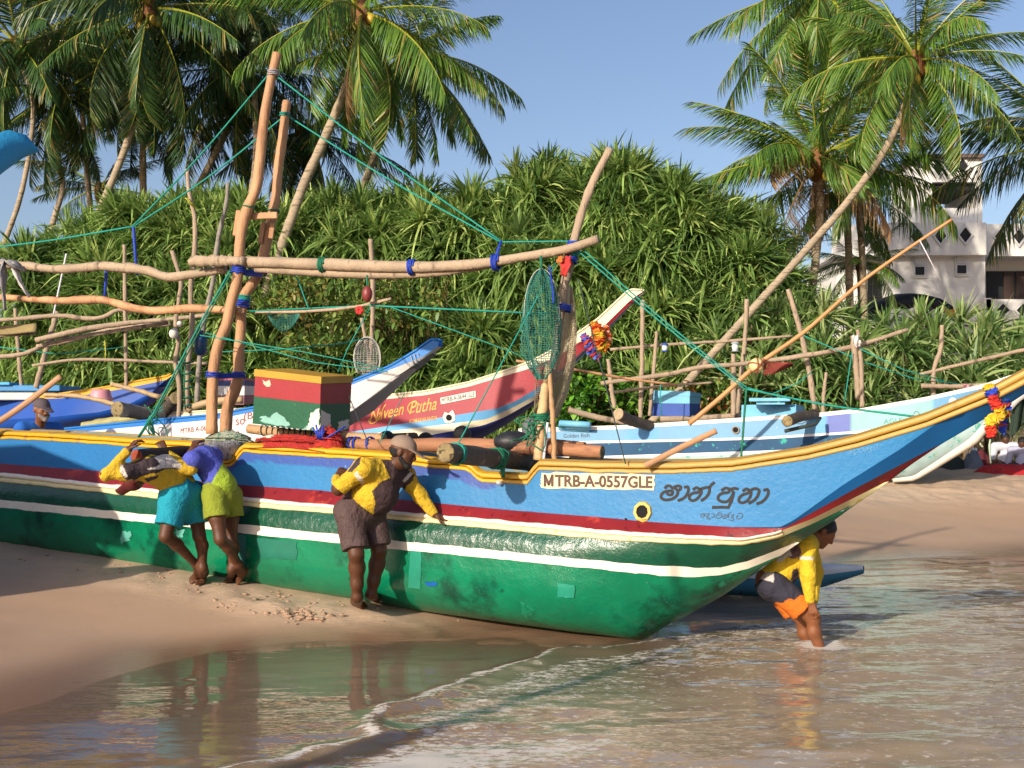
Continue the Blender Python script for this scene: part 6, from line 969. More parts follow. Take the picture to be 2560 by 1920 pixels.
# ================================================================ PEOPLE
class Body:
    """one continuous skin grown from tapered limbs: a distance field sampled on a grid and meshed"""
    def __init__(s, lo, hi, h=.008):
        s.lo = np.array(lo, float); s.h = h; s.n = np.ceil((np.array(hi)-s.lo)/h).astype(int)+1; s.F = np.full(s.n, .3, np.float32)
    def blk(s, mn, mx, m):
        a = np.clip(np.floor((mn-m-s.lo)/s.h).astype(int), 0, s.n-1); b = np.clip(np.ceil((mx+m-s.lo)/s.h).astype(int)+1, 1, s.n)
        if np.any(b <= a): return None, None
        g = [s.lo[i]+s.h*np.arange(a[i], b[i]) for i in range(3)]; return tuple(slice(x, y) for x, y in zip(a, b)), np.stack(np.meshgrid(*g, indexing='ij'), -1)
    def put(s, sl, d, k):
        F = s.F[sl]; hh = np.maximum(k-np.abs(F-d), 0)/k; s.F[sl] = np.minimum(F, d)-hh*hh*k*.25
    def cap(s, a, b, ra, rb=None, k=.03, flat=None, clip=None):
        a, b = np.asarray(a, float), np.asarray(b, float); rb = ra if rb is None else rb; R = max(ra, rb); sl, p = s.blk(np.minimum(a, b), np.maximum(a, b), R*(1 if flat is None else max(1, flat[1]))+k+.02)
        if sl is None: return s
        ab = b-a; t = np.clip(((p-a)@ab)/(ab@ab+1e-9), 0, 1); q = p-a-t[..., None]*ab
        if flat is not None:
            ax_ = np.asarray(flat[0], float); ax_ = ax_/np.linalg.norm(ax_); c = q@ax_; q = q+np.multiply.outer(c*(1/flat[1]-1), ax_)
        d = np.linalg.norm(q, axis=-1)-(ra+(rb-ra)*t)
        if clip is not None: d = np.maximum(d, (p-clip[0])@U(clip[1]))
        s.put(sl, d, k); return s
    def limb(s, pts, rad, k=.03):
        for i in range(len(pts)-1): s.cap(pts[i], pts[i+1], rad[i], rad[i+1], k)
        return s
    def ell(s, c, r, R=None, k=.03):
        c = np.asarray(c, float); r = np.asarray(r, float); sl, p = s.blk(c-r.max(), c+r.max(), k+.02)
        if sl is None: return s
        q = p-c; q = q@np.asarray(R) if R is not None else q; s.put(sl, (np.linalg.norm(q/r, axis=-1)-1)*r.min(), k); return s
    def cut(s, c, n, r=None):
        """cut away everything beyond a plane (within radius r of c)"""
        n = np.asarray(n, float)/np.linalg.norm(n); g = [s.lo[i]+s.h*np.arange(s.n[i]) for i in range(3)]; p = np.stack(np.meshgrid(*g, indexing='ij'), -1); d = (p-c)@n
        if r: d = np.where(np.linalg.norm(p-c, axis=-1) < r, d, -1)
        s.F = np.maximum(s.F, d.astype(np.float32)); return s
    def folds(s, amp, sc, st=(1, 1, 1), seed=0):
        m = np.abs(s.F) < .05; ix = np.argwhere(m); p = (s.lo+ix*s.h)*np.array(st); n_ = vnoise(p, sc, seed); s.F[m] += .5*amp*(.5*n_+1.3*(np.abs(vnoise(p, sc*1.4, seed+7))**.7-.4)+.5*vnoise(p, sc*2.3, seed+1)); return s
    def mesh(s):
        F = s.F.copy(); F[0], F[-1], F[:, 0], F[:, -1], F[:, :, 0], F[:, :, -1] = .1, .1, .1, .1, .1, .1; I_ = F < 0; n = np.array(F.shape)-1
        sl = lambda o: tuple(slice(o[i], o[i]+n[i]) for i in range(3)); cnt = sum(I_[sl(o)].astype(np.int8) for o in np.ndindex(2, 2, 2)); ix = np.argwhere((cnt > 0) & (cnt < 8)); idm = np.full(n, -1, np.int64); idm[tuple(ix.T)] = np.arange(len(ix))
        cn = list(np.ndindex(2, 2, 2)); Vv = np.stack([F[tuple((ix+o).T)] for o in cn], 1); pos = np.zeros((len(ix), 3)); w_ = np.zeros(len(ix))
        for a in range(8):
            for b in range(a+1, 8):
                e = np.array(cn[b])-np.array(cn[a])
                if np.abs(e).sum() != 1: continue
                va, vb = Vv[:, a], Vv[:, b]; x = (va < 0) != (vb < 0); t = np.where(x, va/(va-vb+1e-12), 0); pos += np.where(x[:, None], np.array(cn[a])+t[:, None]*e, 0); w_ += x
        V = s.lo+s.h*(ix+pos/w_[:, None]); Fs = []
        for ax_ in range(3):
            o = [0, 0, 0]; o[ax_] = 1; A = I_[tuple(slice(0, -1) if i == ax_ else slice(None) for i in range(3))]; B = I_[tuple(slice(1, None) if i == ax_ else slice(None) for i in range(3))]; e = np.argwhere(A != B); u, v = [(1, 2), (2, 0), (0, 1)][ax_]; q = []
            for du, dv in ((-1, -1), (0, -1), (0, 0), (-1, 0)): c = e.copy(); c[:, u] += du; c[:, v] += dv; q.append(idm[tuple(c.T)])
            q = np.stack(q, 1); flip = ~A[tuple(e.T)]; q[flip] = q[flip][:, ::-1]; Fs.append(q)
        F_ = np.concatenate(Fs); F_ = F_[(F_ >= 0).all(1)]
        for _ in range(1):                                  # light relaxation
            acc = np.zeros_like(V); c = np.zeros(len(V))
            for a, b in ((0, 1), (1, 2), (2, 3), (3, 0)): np.add.at(acc, F_[:, a], V[F_[:, b]]); np.add.at(acc, F_[:, b], V[F_[:, a]]); np.add.at(c, F_[:, a], 1); np.add.at(c, F_[:, b], 1)
            V = V*.5+.5*acc/np.maximum(c, 1)[:, None]
        return V, F_
def inpoly(px, py, poly):
    poly = np.array(poly, float); r = np.zeros(px.shape, bool); j = len(poly)-1
    for i in range(len(poly)):
        xi, yi, xj, yj = *poly[i], *poly[j]; r ^= ((yi > py) != (yj > py)) & (px < (xj-xi)*(py-yi)/(yj-yi+1e-9)+xi); j = i
    return r
def onG(px, py):
    """the point of the beach seen at a photo pixel"""
    Y = np.linspace(5, 16, 400); q = P(px, py, 1)-[0, 0, CAMZ]; z = CAMZ+q[2]*Y; g = gz(q[0]*Y, Y); i = np.argmax(z <= g); y = Y[i]; return np.array([q[0]*y, y, gz(q[0]*y, y)])
def U(v): v = np.asarray(v, float); return v/np.linalg.norm(v)
def hand(b, wr, d, nrm, th=1, sc=1.0, curl=.5, spread=.22):
    """palm, four unequal fingers bent at the knuckles, thumb leaving the side of the palm"""
    d = U(d); nrm = U(np.asarray(nrm, float)-d*np.dot(nrm, d)); sd = np.cross(nrm, d)*th; wr = np.asarray(wr, float)
    for o in (-.024, -.008, .008, .024): b.cap(wr+sd*o*.6*sc, wr+d*.085*sc+sd*o*sc, .015*sc, .0125*sc, .012)
    for i, (o, L) in enumerate(((.031, .066), (.011, .075), (-.010, .070), (-.029, .054))):
        a = wr+d*.085*sc+sd*o*sc; d1 = U(d*math.cos(curl)+nrm*math.sin(curl)+sd*o*spread*30*.25); d2 = U(d*math.cos(curl*2.2)+nrm*math.sin(curl*2.2)); m = a+d1*L*.55*sc; b.cap(a, m, .0092*sc, .0085*sc, .006); b.cap(m, m+d2*L*.5*sc, .0085*sc, .0068*sc, .006)
    a = wr+d*.022*sc+sd*.026*sc; m = a+U(sd*.8+d*.6+nrm*.2)*.045*sc; b.cap(a, m, .0125*sc, .010*sc, .008); b.cap(m, m+U(sd*.3+d+nrm*.5)*.032*sc, .010*sc, .0078*sc, .006)
def foot(b, ank, heel, toe, up=(0, 0, 1), sc=1.0, th=1):
    ank, heel, toe = (np.asarray(q, float) for q in (ank, heel, toe)); d = U(toe-heel); sd = U(np.cross(d, up))*th; L = np.linalg.norm(toe-heel)
    b.cap(ank, heel+d*.04, .036*sc, .032*sc, .03); b.cap(ank, heel+d*L*.6, .034*sc, .026*sc, .03); b.cap(heel+d*.02, heel+d*L*.7, .028*sc, .026*sc, .03)
    for i, o in enumerate((.032, .014, -.002, -.017, -.03)): b.cap(heel+d*L*.68+sd*o*sc*.8, heel+d*L*(1.0-.03*i)+sd*o*sc, .017*sc, (.0125-.001*i)*sc, .010)
def head(b, c, fwd, up, sc=1.0, nose=True, beard=False):
    """skull, jaw, brow, nose, lips, ears; fwd = where the face looks"""
    fwd = U(fwd); up = U(np.asarray(up, float)-fwd*np.dot(up, fwd)); sd = np.cross(up, fwd); R = np.stack([sd, fwd, up], 1); c = np.asarray(c, float); q = lambda x, y, z: c+sd*x*sc+fwd*y*sc+up*z*sc
    b.ell(q(0, -.012, .022), np.array([.074, .092, .088])*sc, R, .02); b.ell(q(0, .03, -.05), np.array([.054, .058, .062])*sc, R, .03); b.cap(q(-.03, .072, .018), q(.03, .072, .018), .016*sc, None, .02); b.cap(q(-.03, .055, -.018), q(-.045, .04, -.02), .022*sc, .02*sc, .02); b.cap(q(.03, .055, -.018), q(.045, .04, -.02), .022*sc, .02*sc, .02)
    if nose:
        b.cap(q(0, .085, .01), q(0, .102, -.022), .0085*sc, .013*sc, .012); b.cap(q(-.012, .092, -.027), q(.012, .092, -.027), .010*sc, None, .008)
    b.cap(q(-.018, .082, -.055), q(.018, .082, -.055), .0085*sc, None, .008); b.cap(q(-.016, .08, -.068), q(.016, .08, -.068), .009*sc, None, .008); b.ell(q(0, .07, -.092), np.array([.024, .02, .02])*sc, R, .02)
    for s_ in (-1, 1): b.ell(q(s_*.076, -.008, -.005), np.array([.012, .022, .034])*sc, R, .008)
    return q, R
def shell(name, b, m, root, **kw): return mk(name, b.mesh(), m, root, **kw)
skin = mat('dark_brown_skin', C('#53321f'), .52, .2, 6, bump=.2, bs=60, spec=.4); skin2 = mat('brown_skin', C('#7a4a2c'), .52, .14, 6, bump=.12, bs=120); hairm = mat('black_hair', C('#0d0b0b'), .55, .2, 40, bump=.6, bs=140)
clothC = mat('printed_shirt', C('#d0ac28'), .85, .07, 5, attr=True, bump=.9, bs=11, bdist=.05, detail=3); lab_ = lambda **k: k
YEL, DRK, WHT = C('#c9a524'), C('#3b2e33'), C('#cfc6bc')
def bb(pts, m=.2): p = np.array(pts); return p.min(0)-m, p.max(0)+m
# ---- the man in cyan shorts, bent over the aft boom
J = dict(sn=P(314, 1181, 9.64), sf=P(414, 1158, 9.93), pel=P(452, 1212, 10.12), hn=P(437, 1240, 10.02), hf=P(483, 1240, 10.22), kn=P(414, 1340, 9.93), kf=P(498, 1340, 10.2), an=P(490, 1411, 10.28), af=P(507, 1420, 10.25), el=P(264, 1188, 9.58), wl=P(322, 1124, 9.62), er=P(477, 1174, 10.0), wr=P(414, 1130, 10.02), hd=P(338, 1194, 9.95))
tn, hn_ = onG(473, 1461)+[0, 0, .015], P(515, 1419, 10.42); tf, hf_ = onG(500, 1467)+[0, 0, .02], onG(512, 1446)+[0, .05, .06]
man = thing('person', 'man in cyan shorts and yellow-sleeved shirt bent over the aft boom', 'person', onG(490, 1462)); b = Body(*bb(list(J.values())+[tn, tf]), .008); ch = (J['sn']+J['sf'])/2; td = U(J['pel']-ch)
b.cap(ch+td*.05, J['pel'], .1, .1, .05); b.cap(J['sn'], J['sf'], .07, None, .05); b.limb([J['hn'], (J['hn']+J['kn'])/2, J['kn']], [.082, .07, .052]); b.limb([J['hf'], (J['hf']+J['kf'])/2, J['kf']], [.082, .07, .052])
for k_, a_ in ((J['kn'], J['an']), (J['kf'], J['af'])): b.limb([k_, k_*.7+a_*.3+[.012, .015, 0], a_], [.05, .049, .031])
foot(b, J['an'], hn_, tn, up=(.8, .2, .6), sc=.82); foot(b, J['af'], hf_, tf, up=(0, 0, 1)); b.limb([J['sn'], J['el'], J['wl']], [.05, .04, .028]); b.limb([J['sf'], J['er'], J['wr']], [.05, .04, .028]); hand(b, J['wl'], (.4, .35, .6), (.6, .5, -.6), 1, curl=.6); hand(b, J['wr'], (-.35, .2, .55), (-.1, .8, -.6), -1, curl=.6)
b.cap(ch, J['hd'], .055, .05, .03); head(b, J['hd'], (-.75, .1, -.6), (-.3, -.5, -.8)); shell('body', b, skin, man)
b = Body(*bb([J['sn'], J['sf'], J['pel'], J['el'], J['er'], J['wl'], J['wr']], .2), .008); b.cap(ch+td*.02, ch+td*.3, .112, .108, .06); b.cap(ch+td*.3, J['pel']+td*.02, .108, .112, .06); b.cap(J['sn'], J['sf'], .075, None, .06); b.limb([J['sn'], J['el'], J['wl']*.9+J['el']*.1], [.058, .046, .036], .03); b.limb([J['sf'], J['er'], J['wr']*.9+J['er']*.1], [.058, .046, .036], .03)
b.folds(.010, 9, (1, 1, 1), 3).folds(.006, 22, (1, 1, 1), 5); v, f = b.mesh(); qx, qy = proj(v); cc = np.tile(YEL, (len(v), 1)); j_ = 4*vnoise(v, 16, 9)
cc[inpoly(qx+j_, qy+j_, [(300, 1162), (345, 1150), (395, 1136), (425, 1138), (452, 1160), (446, 1172), (412, 1174), (380, 1184), (345, 1200), (318, 1202), (303, 1186)])] = DRK; cc[inpoly(qx+j_, qy+j_, [(385, 1142), (420, 1134), (452, 1160), (450, 1170), (425, 1168), (370, 1176), (400, 1160)])] = WHT; cc[inpoly(qx, qy, [(299, 1162), (306, 1162), (320, 1192), (312, 1194), (300, 1180)])] = WHT; cc[inpoly(qx+j_, qy, [(362, 1196), (395, 1188), (392, 1196), (372, 1206)])] = DRK
mk('shirt', (v, f), clothC, man, col=cc)
def shorts(root, wc, hips, knees, rt, hem, flare, m, seed, waist_n, h=.008, col=None, name='shorts', belly=.13, fold=.008, kk_=.02):
    b = Body(*bb([wc, *hips, *knees], .2), h); b.cap(wc+U(waist_n)*.1, (hips[0]+hips[1])/2, belly, belly*1.05, .06, clip=(wc, waist_n)); b.cap(hips[0], hips[1], rt*1.05, None, .05)
    for hp_, kn_, hm in zip(hips, knees, hem): e = hp_+(kn_-hp_)*hm; b.cap(hp_, e+U(kn_-hp_)*.1, rt, rt*flare, kk_, clip=(e, kn_-hp_))
    b.folds(fold, 8, (1, 1, .6), seed).folds(fold*.5, 20, (1, 1, .6), seed+2); v, f = b.mesh(); o = mk(name, (v, f), m, root, col=None if col is None else col(*proj(v))); return o
shorts(man, J['pel']-td*.06, (J['hn'], J['hf']), (J['kn'], J['kf']), .1, (.74, .68), 1.24, mat('cyan_cloth', C('#0d8fa6'), .85, .1, 5, bump=.9, bs=9, bdist=.05, detail=3), 5, -td, belly=.122, kk_=.12)
bc = Body(*bb([J['hd']], .25), .008); fw, up_ = U((-.75, .1, -.6)), U((-.3, -.5, -.8)); bc.ell(J['hd']+up_*.03, (.085, .098, .085), None, .02); bc.cap(J['hd']+fw*.07+up_*.05, J['hd']+fw*.15+up_*.035, .05, .045, .02, flat=(up_, .25)); bc.cut(J['hd']+up_*.02, -up_); shell('cap', bc, mat('maroon_cap', C('#5a1a1c'), .8, .1), man)
# ---- the man in olive shorts beside him
J = dict(sn=P(482, 1150, 10.02), sf=P(532, 1140, 10.38), pel=P(548, 1205, 10.2), hn=P(535, 1240, 10.12), hf=P(575, 1240, 10.3), kn=P(551, 1348, 10.05), kf=P(578, 1350, 10.3), an=P(597, 1411, 10.3), af=P(580, 1422, 10.3), el=P(455, 1165, 10.1), wl=P(482, 1122, 10.18), er=P(545, 1160, 10.5), wr=P(505, 1120, 10.5), hd=P(478, 1150, 10.42))
tn, hn_ = onG(591, 1465)+[0, 0, .015], P(616, 1421, 10.4); tf, hf_ = onG(570, 1462)+[0, 0, .02], onG(582, 1448)+[0, .05, .05]
man = thing('person', 'man in olive shorts and violet-blue shirt pushing the aft boom', 'person', onG(580, 1462)); b = Body(*bb(list(J.values())+[tn, tf]), .008); ch = (J['sn']+J['sf'])/2; td = U(J['pel']-ch)
b.cap(ch+td*.05, J['pel'], .115, .11, .05); b.cap(J['sn'], J['sf'], .065, None, .05); b.limb([J['hn'], (J['hn']+J['kn'])/2, J['kn']], [.082, .068, .05]); b.limb([J['hf'], (J['hf']+J['kf'])/2, J['kf']], [.082, .068, .05])
for k_, a_ in ((J['kn'], J['an']), (J['kf'], J['af'])): b.limb([k_, k_*.7+a_*.3+[.012, .015, 0], a_], [.049, .049, .031])
foot(b, J['an'], hn_, tn, up=(.8, .2, .6), sc=.82); foot(b, J['af'], hf_, tf); b.limb([J['sn'], J['el'], J['wl']], [.048, .038, .028]); b.limb([J['sf'], J['er'], J['wr']], [.048, .038, .028]); hand(b, J['wl'], (.1, .5, .5), (.2, .6, -.7), 1, curl=.6); hand(b, J['wr'], (-.2, .4, .4), (0, .6, -.7), -1, curl=.6); b.cap(ch, J['hd'], .05, None, .03); head(b, J['hd'], (-.8, .4, -.3), (-.2, -.2, .9)); shell('body', b, skin, man)
b = Body(*bb([J['sn'], J['sf'], J['pel'], J['el'], J['er']], .2), .008); b.cap(ch+td*.02, ch+td*.28, .118, .115, .06); b.cap(ch+td*.28, J['pel']+td*.01, .115, .11, .06); b.cap(J['sn'], J['sf'], .08, None, .06); b.limb([J['sn'], J['el']*.7+J['sn']*.3], [.066, .056], .03); b.limb([J['sf'], J['er']*.7+J['sf']*.3], [.066, .056], .03); b.folds(.008, 8, (1, 1, 1), 13); v, f = b.mesh(); qx, qy = proj(v); cc = np.tile(C('#4a55b4'), (len(v), 1)); cc[qx+.55*qy > 1193+3*vnoise(v, 10, 4)] = C('#8fa82a')
mk('shirt', (v, f), clothC, man, col=cc)
shorts(man, J['pel']-td*.04, (J['hn'], J['hf']), (J['kn'], J['kf']), .1, (.5, .46), 1.18, mat('olive_cloth', C('#7f8a22'), .85, .14, 5, bump=.9, bs=9, bdist=.05, detail=3), 15, -td, belly=.118)
mk('hair', ball(J['hd']+[-.0, .02, .03], .085, .095, .09, 16, 10, rough=.02), hairm, man)
# ---- the heavy man in the cap, hand on the hull
J = dict(pel=P(896, 1262, 9.5), bel=P(930, 1232, 9.44), ch=P(950, 1188, 9.44), nk=P(985, 1158, 9.42), hd=P(1008, 1130, 9.38), sn=P(908, 1172, 9.24), en=P(846, 1222, 9.28), wn=P(842, 1196, 9.47), sf=P(1012, 1190, 9.58), ef=P(1050, 1240, 9.6), wf=P(1083, 1283, 9.58), hn=P(872, 1282, 9.40), hf=P(928, 1282, 9.58), kn=P(891, 1385, 9.33), kf=P(948, 1376, 9.52), an=P(893, 1492, 9.42), af=P(928, 1486, 9.55))
t1, h1 = onG(912, 1524)+[0, 0, .018], onG(882, 1512)+[0, .03, .03]; t2, h2 = onG(958, 1514)+[0, 0, .018], onG(924, 1500)+[0, .03, .03]
man = thing('person', 'heavy bearded man in tan cap and yellow-brown shirt with one hand on the hull', 'person', (h1+h2)/2); b = Body(*bb(list(J.values())+[t1, t2], .25), .008)
b.cap(J['ch'], J['pel'], .135, .145, .06); b.ell(J['bel']+[.03, -.02, 0], (.165, .15, .15), None, .06); b.cap(J['sn'], J['sf'], .085, None, .06); b.cap(J['nk']-[.02, 0, .03], J['hd']-[0, 0, .05], .066, .06, .03); b.limb([J['hn'], (J['hn']+J['kn'])/2, J['kn']], [.1, .088, .058]); b.limb([J['hf'], (J['hf']+J['kf'])/2, J['kf']], [.1, .088, .058])
for k_, a_ in ((J['kn'], J['an']), (J['kf'], J['af'])): b.limb([k_, k_*.68+a_*.32+[0, .02, 0], k_*.3+a_*.7, a_], [.056, .062, .048, .037])
foot(b, J['an'], h1, t1, sc=1.1); foot(b, J['af'], h2, t2, sc=1.1, th=-1); b.limb([J['sn'], J['en'], J['wn']], [.066, .05, .034]); b.limb([J['sf'], J['ef'], J['wf']], [.064, .05, .034]); hand(b, J['wn'], (.3, .5, .5), (0, .6, -.3), 1, 1.08, .5); hand(b, J['wf']+[.015, 0, -.01], (.85, .12, -.35), (.1, .3, -.9), 1, 1.1, .25)
fw, up_ = U((.85, -.12, -.3)), U((.28, 0, .96)); hq, HR = head(b, J['hd'], fw, up_, 1.06); shell('body', b, skin, man)
b = Body(*bb([J['hd']], .22), .006); 
for s_ in (-1, 1): b.cap(hq(s_*.06, .01, -.045), hq(s_*.04, .055, -.085), .02, .022, .02)
b.cap(hq(-.03, .07, -.088), hq(.03, .07, -.088), .024, None, .02); b.cap(hq(-.026, .084, -.044), hq(.026, .084, -.044), .009, None, .01); b.folds(.004, 60, (1, 1, 1), 2); shell('beard', b, hairm, man)
b = Body(*bb([J['hd']], .22), .007); b.ell(hq(0, -.022, .012), (.084, .094, .085), HR, .02); b.cut(hq(0, 0, .012), up_); b.cut(hq(0, .035, 0), fw); b.folds(.004, 60, (1, 1, 1), 4); shell('hair', b, hairm, man)
b = Body(*bb([J['hd']], .3), .007); b.ell(hq(0, -.012, .04), (.09, .108, .09), HR, .02); b.cut(hq(0, 0, .028), -up_); b.cap(hq(0, .07, .035), hq(0, .155, .012), .07, .06, .015, flat=(up_, .16)); b.folds(.003, 14, (1, 1, 1), 6); cp = shell('cap', b, mat('tan_cap', C('#8a7565'), .85, .14, 9, bump=.3, bs=100), man); mk('button', ball(hq(0, -.012, .131), .011), MATS['tan_cap'], cp)
b = Body(*bb([J[k] for k in ('sn', 'sf', 'en', 'ef', 'wn', 'wf', 'pel', 'nk', 'bel')], .25), .008); b.cap(J['ch'], J['bel'], .146, .155, .06); b.ell(J['bel']+[.035, -.02, -.01], (.178, .16, .165), None, .06); b.cap(J['sn'], J['sf'], .088, None, .07); b.cap(J['nk']-[.03, 0, .05], J['nk']-[.0, 0, .01], .09, .07, .04); b.limb([J['sn'], J['en'], J['wn']*.85+J['en']*.15], [.076, .06, .046], .03); b.limb([J['sf'], J['ef'], J['wf']*.93+J['ef']*.07], [.074, .058, .043], .03)
b.cut(P(905, 1262, 9.4), U((-.62, 0, -.78)), .4); b.cut(J['nk']+[.012, 0, .03], U((.35, 0, .9)), .12); b.folds(.010, 9, (1, 1, 1), 23).folds(.006, 24, (.6, 1, 1), 25); v, f = b.mesh(); qx, qy = proj(v); cc = np.tile(YEL, (len(v), 1)); j_ = 3*vnoise(v, 18, 19)
cc[inpoly(qx+j_, qy+j_, [(955, 1150), (990, 1150), (1040, 1190), (1026, 1206), (1008, 1228), (996, 1276), (960, 1300), (930, 1296), (940, 1262), (930, 1228), (952, 1206), (975, 1194)])] = C('#3d2b2c'); cc[inpoly(qx, qy, [(1006, 1176), (1030, 1178), (1034, 1186), (1010, 1212), (1000, 1204)])] = DRK; cc[inpoly(qx, qy, [(1026, 1178), (1033, 1184), (1012, 1206), (1006, 1202)])] = WHT; cc[inpoly(qx+j_*.5, qy, [(883, 1184), (892, 1178), (912, 1204), (906, 1214)])] = WHT; cc[inpoly(qx, qy, [(905, 1130), (900, 1160), (880, 1180), (868, 1180)])] = DRK
sh_ = mk('shirt', (v, f), clothC, man, col=cc)
shorts(man, P(893, 1246, 9.48), (J['hn'], J['hf']), (J['kn'], J['kf']), .114, (.88, .88), .9, mat('brown_cloth', C('#4b3836'), .7, .14, 4, bump=.9, bs=9, bdist=.05, detail=3), 35, (-.45, 0, .9), belly=.148, fold=.011)
# ---- the man in the water under the bow
J = dict(pel=P(1928, 1450, 9.15), ch=P(1990, 1385, 9.12), sn=P(2018, 1362, 8.98), sf=P(2020, 1358, 9.3), hd=P(2058, 1328, 9.14), en=P(2020, 1440, 8.93), wn=P(2026, 1502, 8.93), hn=P(1935, 1462, 9.05), hf=P(1935, 1458, 9.25), kn=P(2033, 1545, 9.0), kf=P(2008, 1552, 9.25), an=P(2062, 1655, 9.02), af=P(2040, 1650, 9.28), ef=P(2040, 1430, 9.4), wf=P(2030, 1510, 9.3))
man = thing('person', 'man in navy and orange shorts standing in the water bent under the bow', 'person', (J['an'][0], J['an'][1], -.12)); b = Body(*bb(list(J.values()), .25), .008)
b.cap(J['ch'], J['pel'], .125, .12, .06); b.cap(J['sn'], J['sf'], .07, None, .05); b.limb([J['hn'], (J['hn']+J['kn'])/2, J['kn']], [.09, .076, .054]); b.limb([J['hf'], (J['hf']+J['kf'])/2, J['kf']], [.09, .076, .054])
for k_, a_ in ((J['kn'], J['an']), (J['kf'], J['af'])): b.limb([k_, k_*.7+a_*.3-[.02, 0, 0], a_], [.048, .05, .031]); foot(b, a_, a_+[-.05, 0, -.05], a_+[.17, 0, -.06])
b.limb([J['sn'], J['en'], J['wn']], [.052, .04, .029]); b.limb([J['sf'], J['ef'], J['wf']], [.052, .04, .029]); hand(b, J['wn'], (.25, -.05, -1), (.4, .8, -.1), 1, 1.05, .35); hand(b, J['wf'], (.2, 0, -1), (0, -.8, 0), -1, 1, .35); b.cap((J['sn']+J['sf'])/2, J['hd']-[.03, 0, .01], .058, .055, .03)
fw, up_ = U((.72, -.1, -.68)), U((.68, 0, .72)); hq, HR = head(b, J['hd'], fw, up_, 1.02); shell('body', b, skin2, man)
b = Body(*bb([J['hd']], .22), .007); b.ell(hq(0, -.02, .03), (.088, .102, .092), HR, .02); b.cut(hq(0, .02, -.01), U(fw*.8-up_*.6)); b.folds(.006, 50, (1, 1, 1), 4); shell('hair', b, hairm, man)
b = Body(*bb([J[k] for k in ('sn', 'sf', 'en', 'wn', 'pel', 'ch', 'ef')], .22), .008); b.cap(J['ch'], J['pel'], .142, .135, .06); b.cap(J['sn'], J['sf'], .085, None, .06); b.limb([J['sn'], J['en'], J['wn']*.94+J['en']*.06], [.07, .056, .042], .03); b.limb([J['sf'], J['ef'], J['wf']*.9+J['ef']*.1], [.07, .056, .042], .03); b.cut(P(1925, 1446, 9.1), U((-.7, 0, -.72)), .3); b.folds(.010, 8, (1, 1, 1), 43).folds(.005, 22, (1, 1, 1), 45); v, f = b.mesh(); qx, qy = proj(v); cc = np.tile(C('#cfae24'), (len(v), 1)); j_ = 3*vnoise(v, 18, 19)
cc[inpoly(qx+j_, qy+j_, [(1975, 1365), (1996, 1360), (2003, 1378), (2000, 1392), (1980, 1395), (1965, 1392)])] = C('#6d5055'); cc[inpoly(qx+j_, qy+j_, [(1945, 1380), (1975, 1368), (1978, 1388), (1955, 1402), (1940, 1405)])] = WHT; cc[inpoly(qx, qy, [(1998, 1391), (2034, 1391), (2034, 1399), (1998, 1398)])] = WHT; cc[inpoly(qx+j_, qy+j_, [(1985, 1425), (1995, 1420), (2002, 1480), (1975, 1450)])] = DRK; mk('shirt', (v, f), clothC, man, col=cc)
shorts(man, P(1922, 1440, 9.15), (J['hn'], J['hf']), (J['kn'], J['kf']), .1, (.74, .72), 1.08, mat('navy_orange_cloth', C('#2b2a38'), .85, .1, 5, attr=True, bump=.9, bs=9, bdist=.05, detail=3), 55, (-.6, 0, .8), belly=.13, col=lambda x, y: np.where((y > 1506-.28*(x-1950)+3*np.sin(x*.2))[:, None], C('#cf6a12'), np.where((y < 1447+.25*(x-1900))[:, None] & (x < 1935)[:, None], C('#b8b0ac'), C('#2a2938'))))
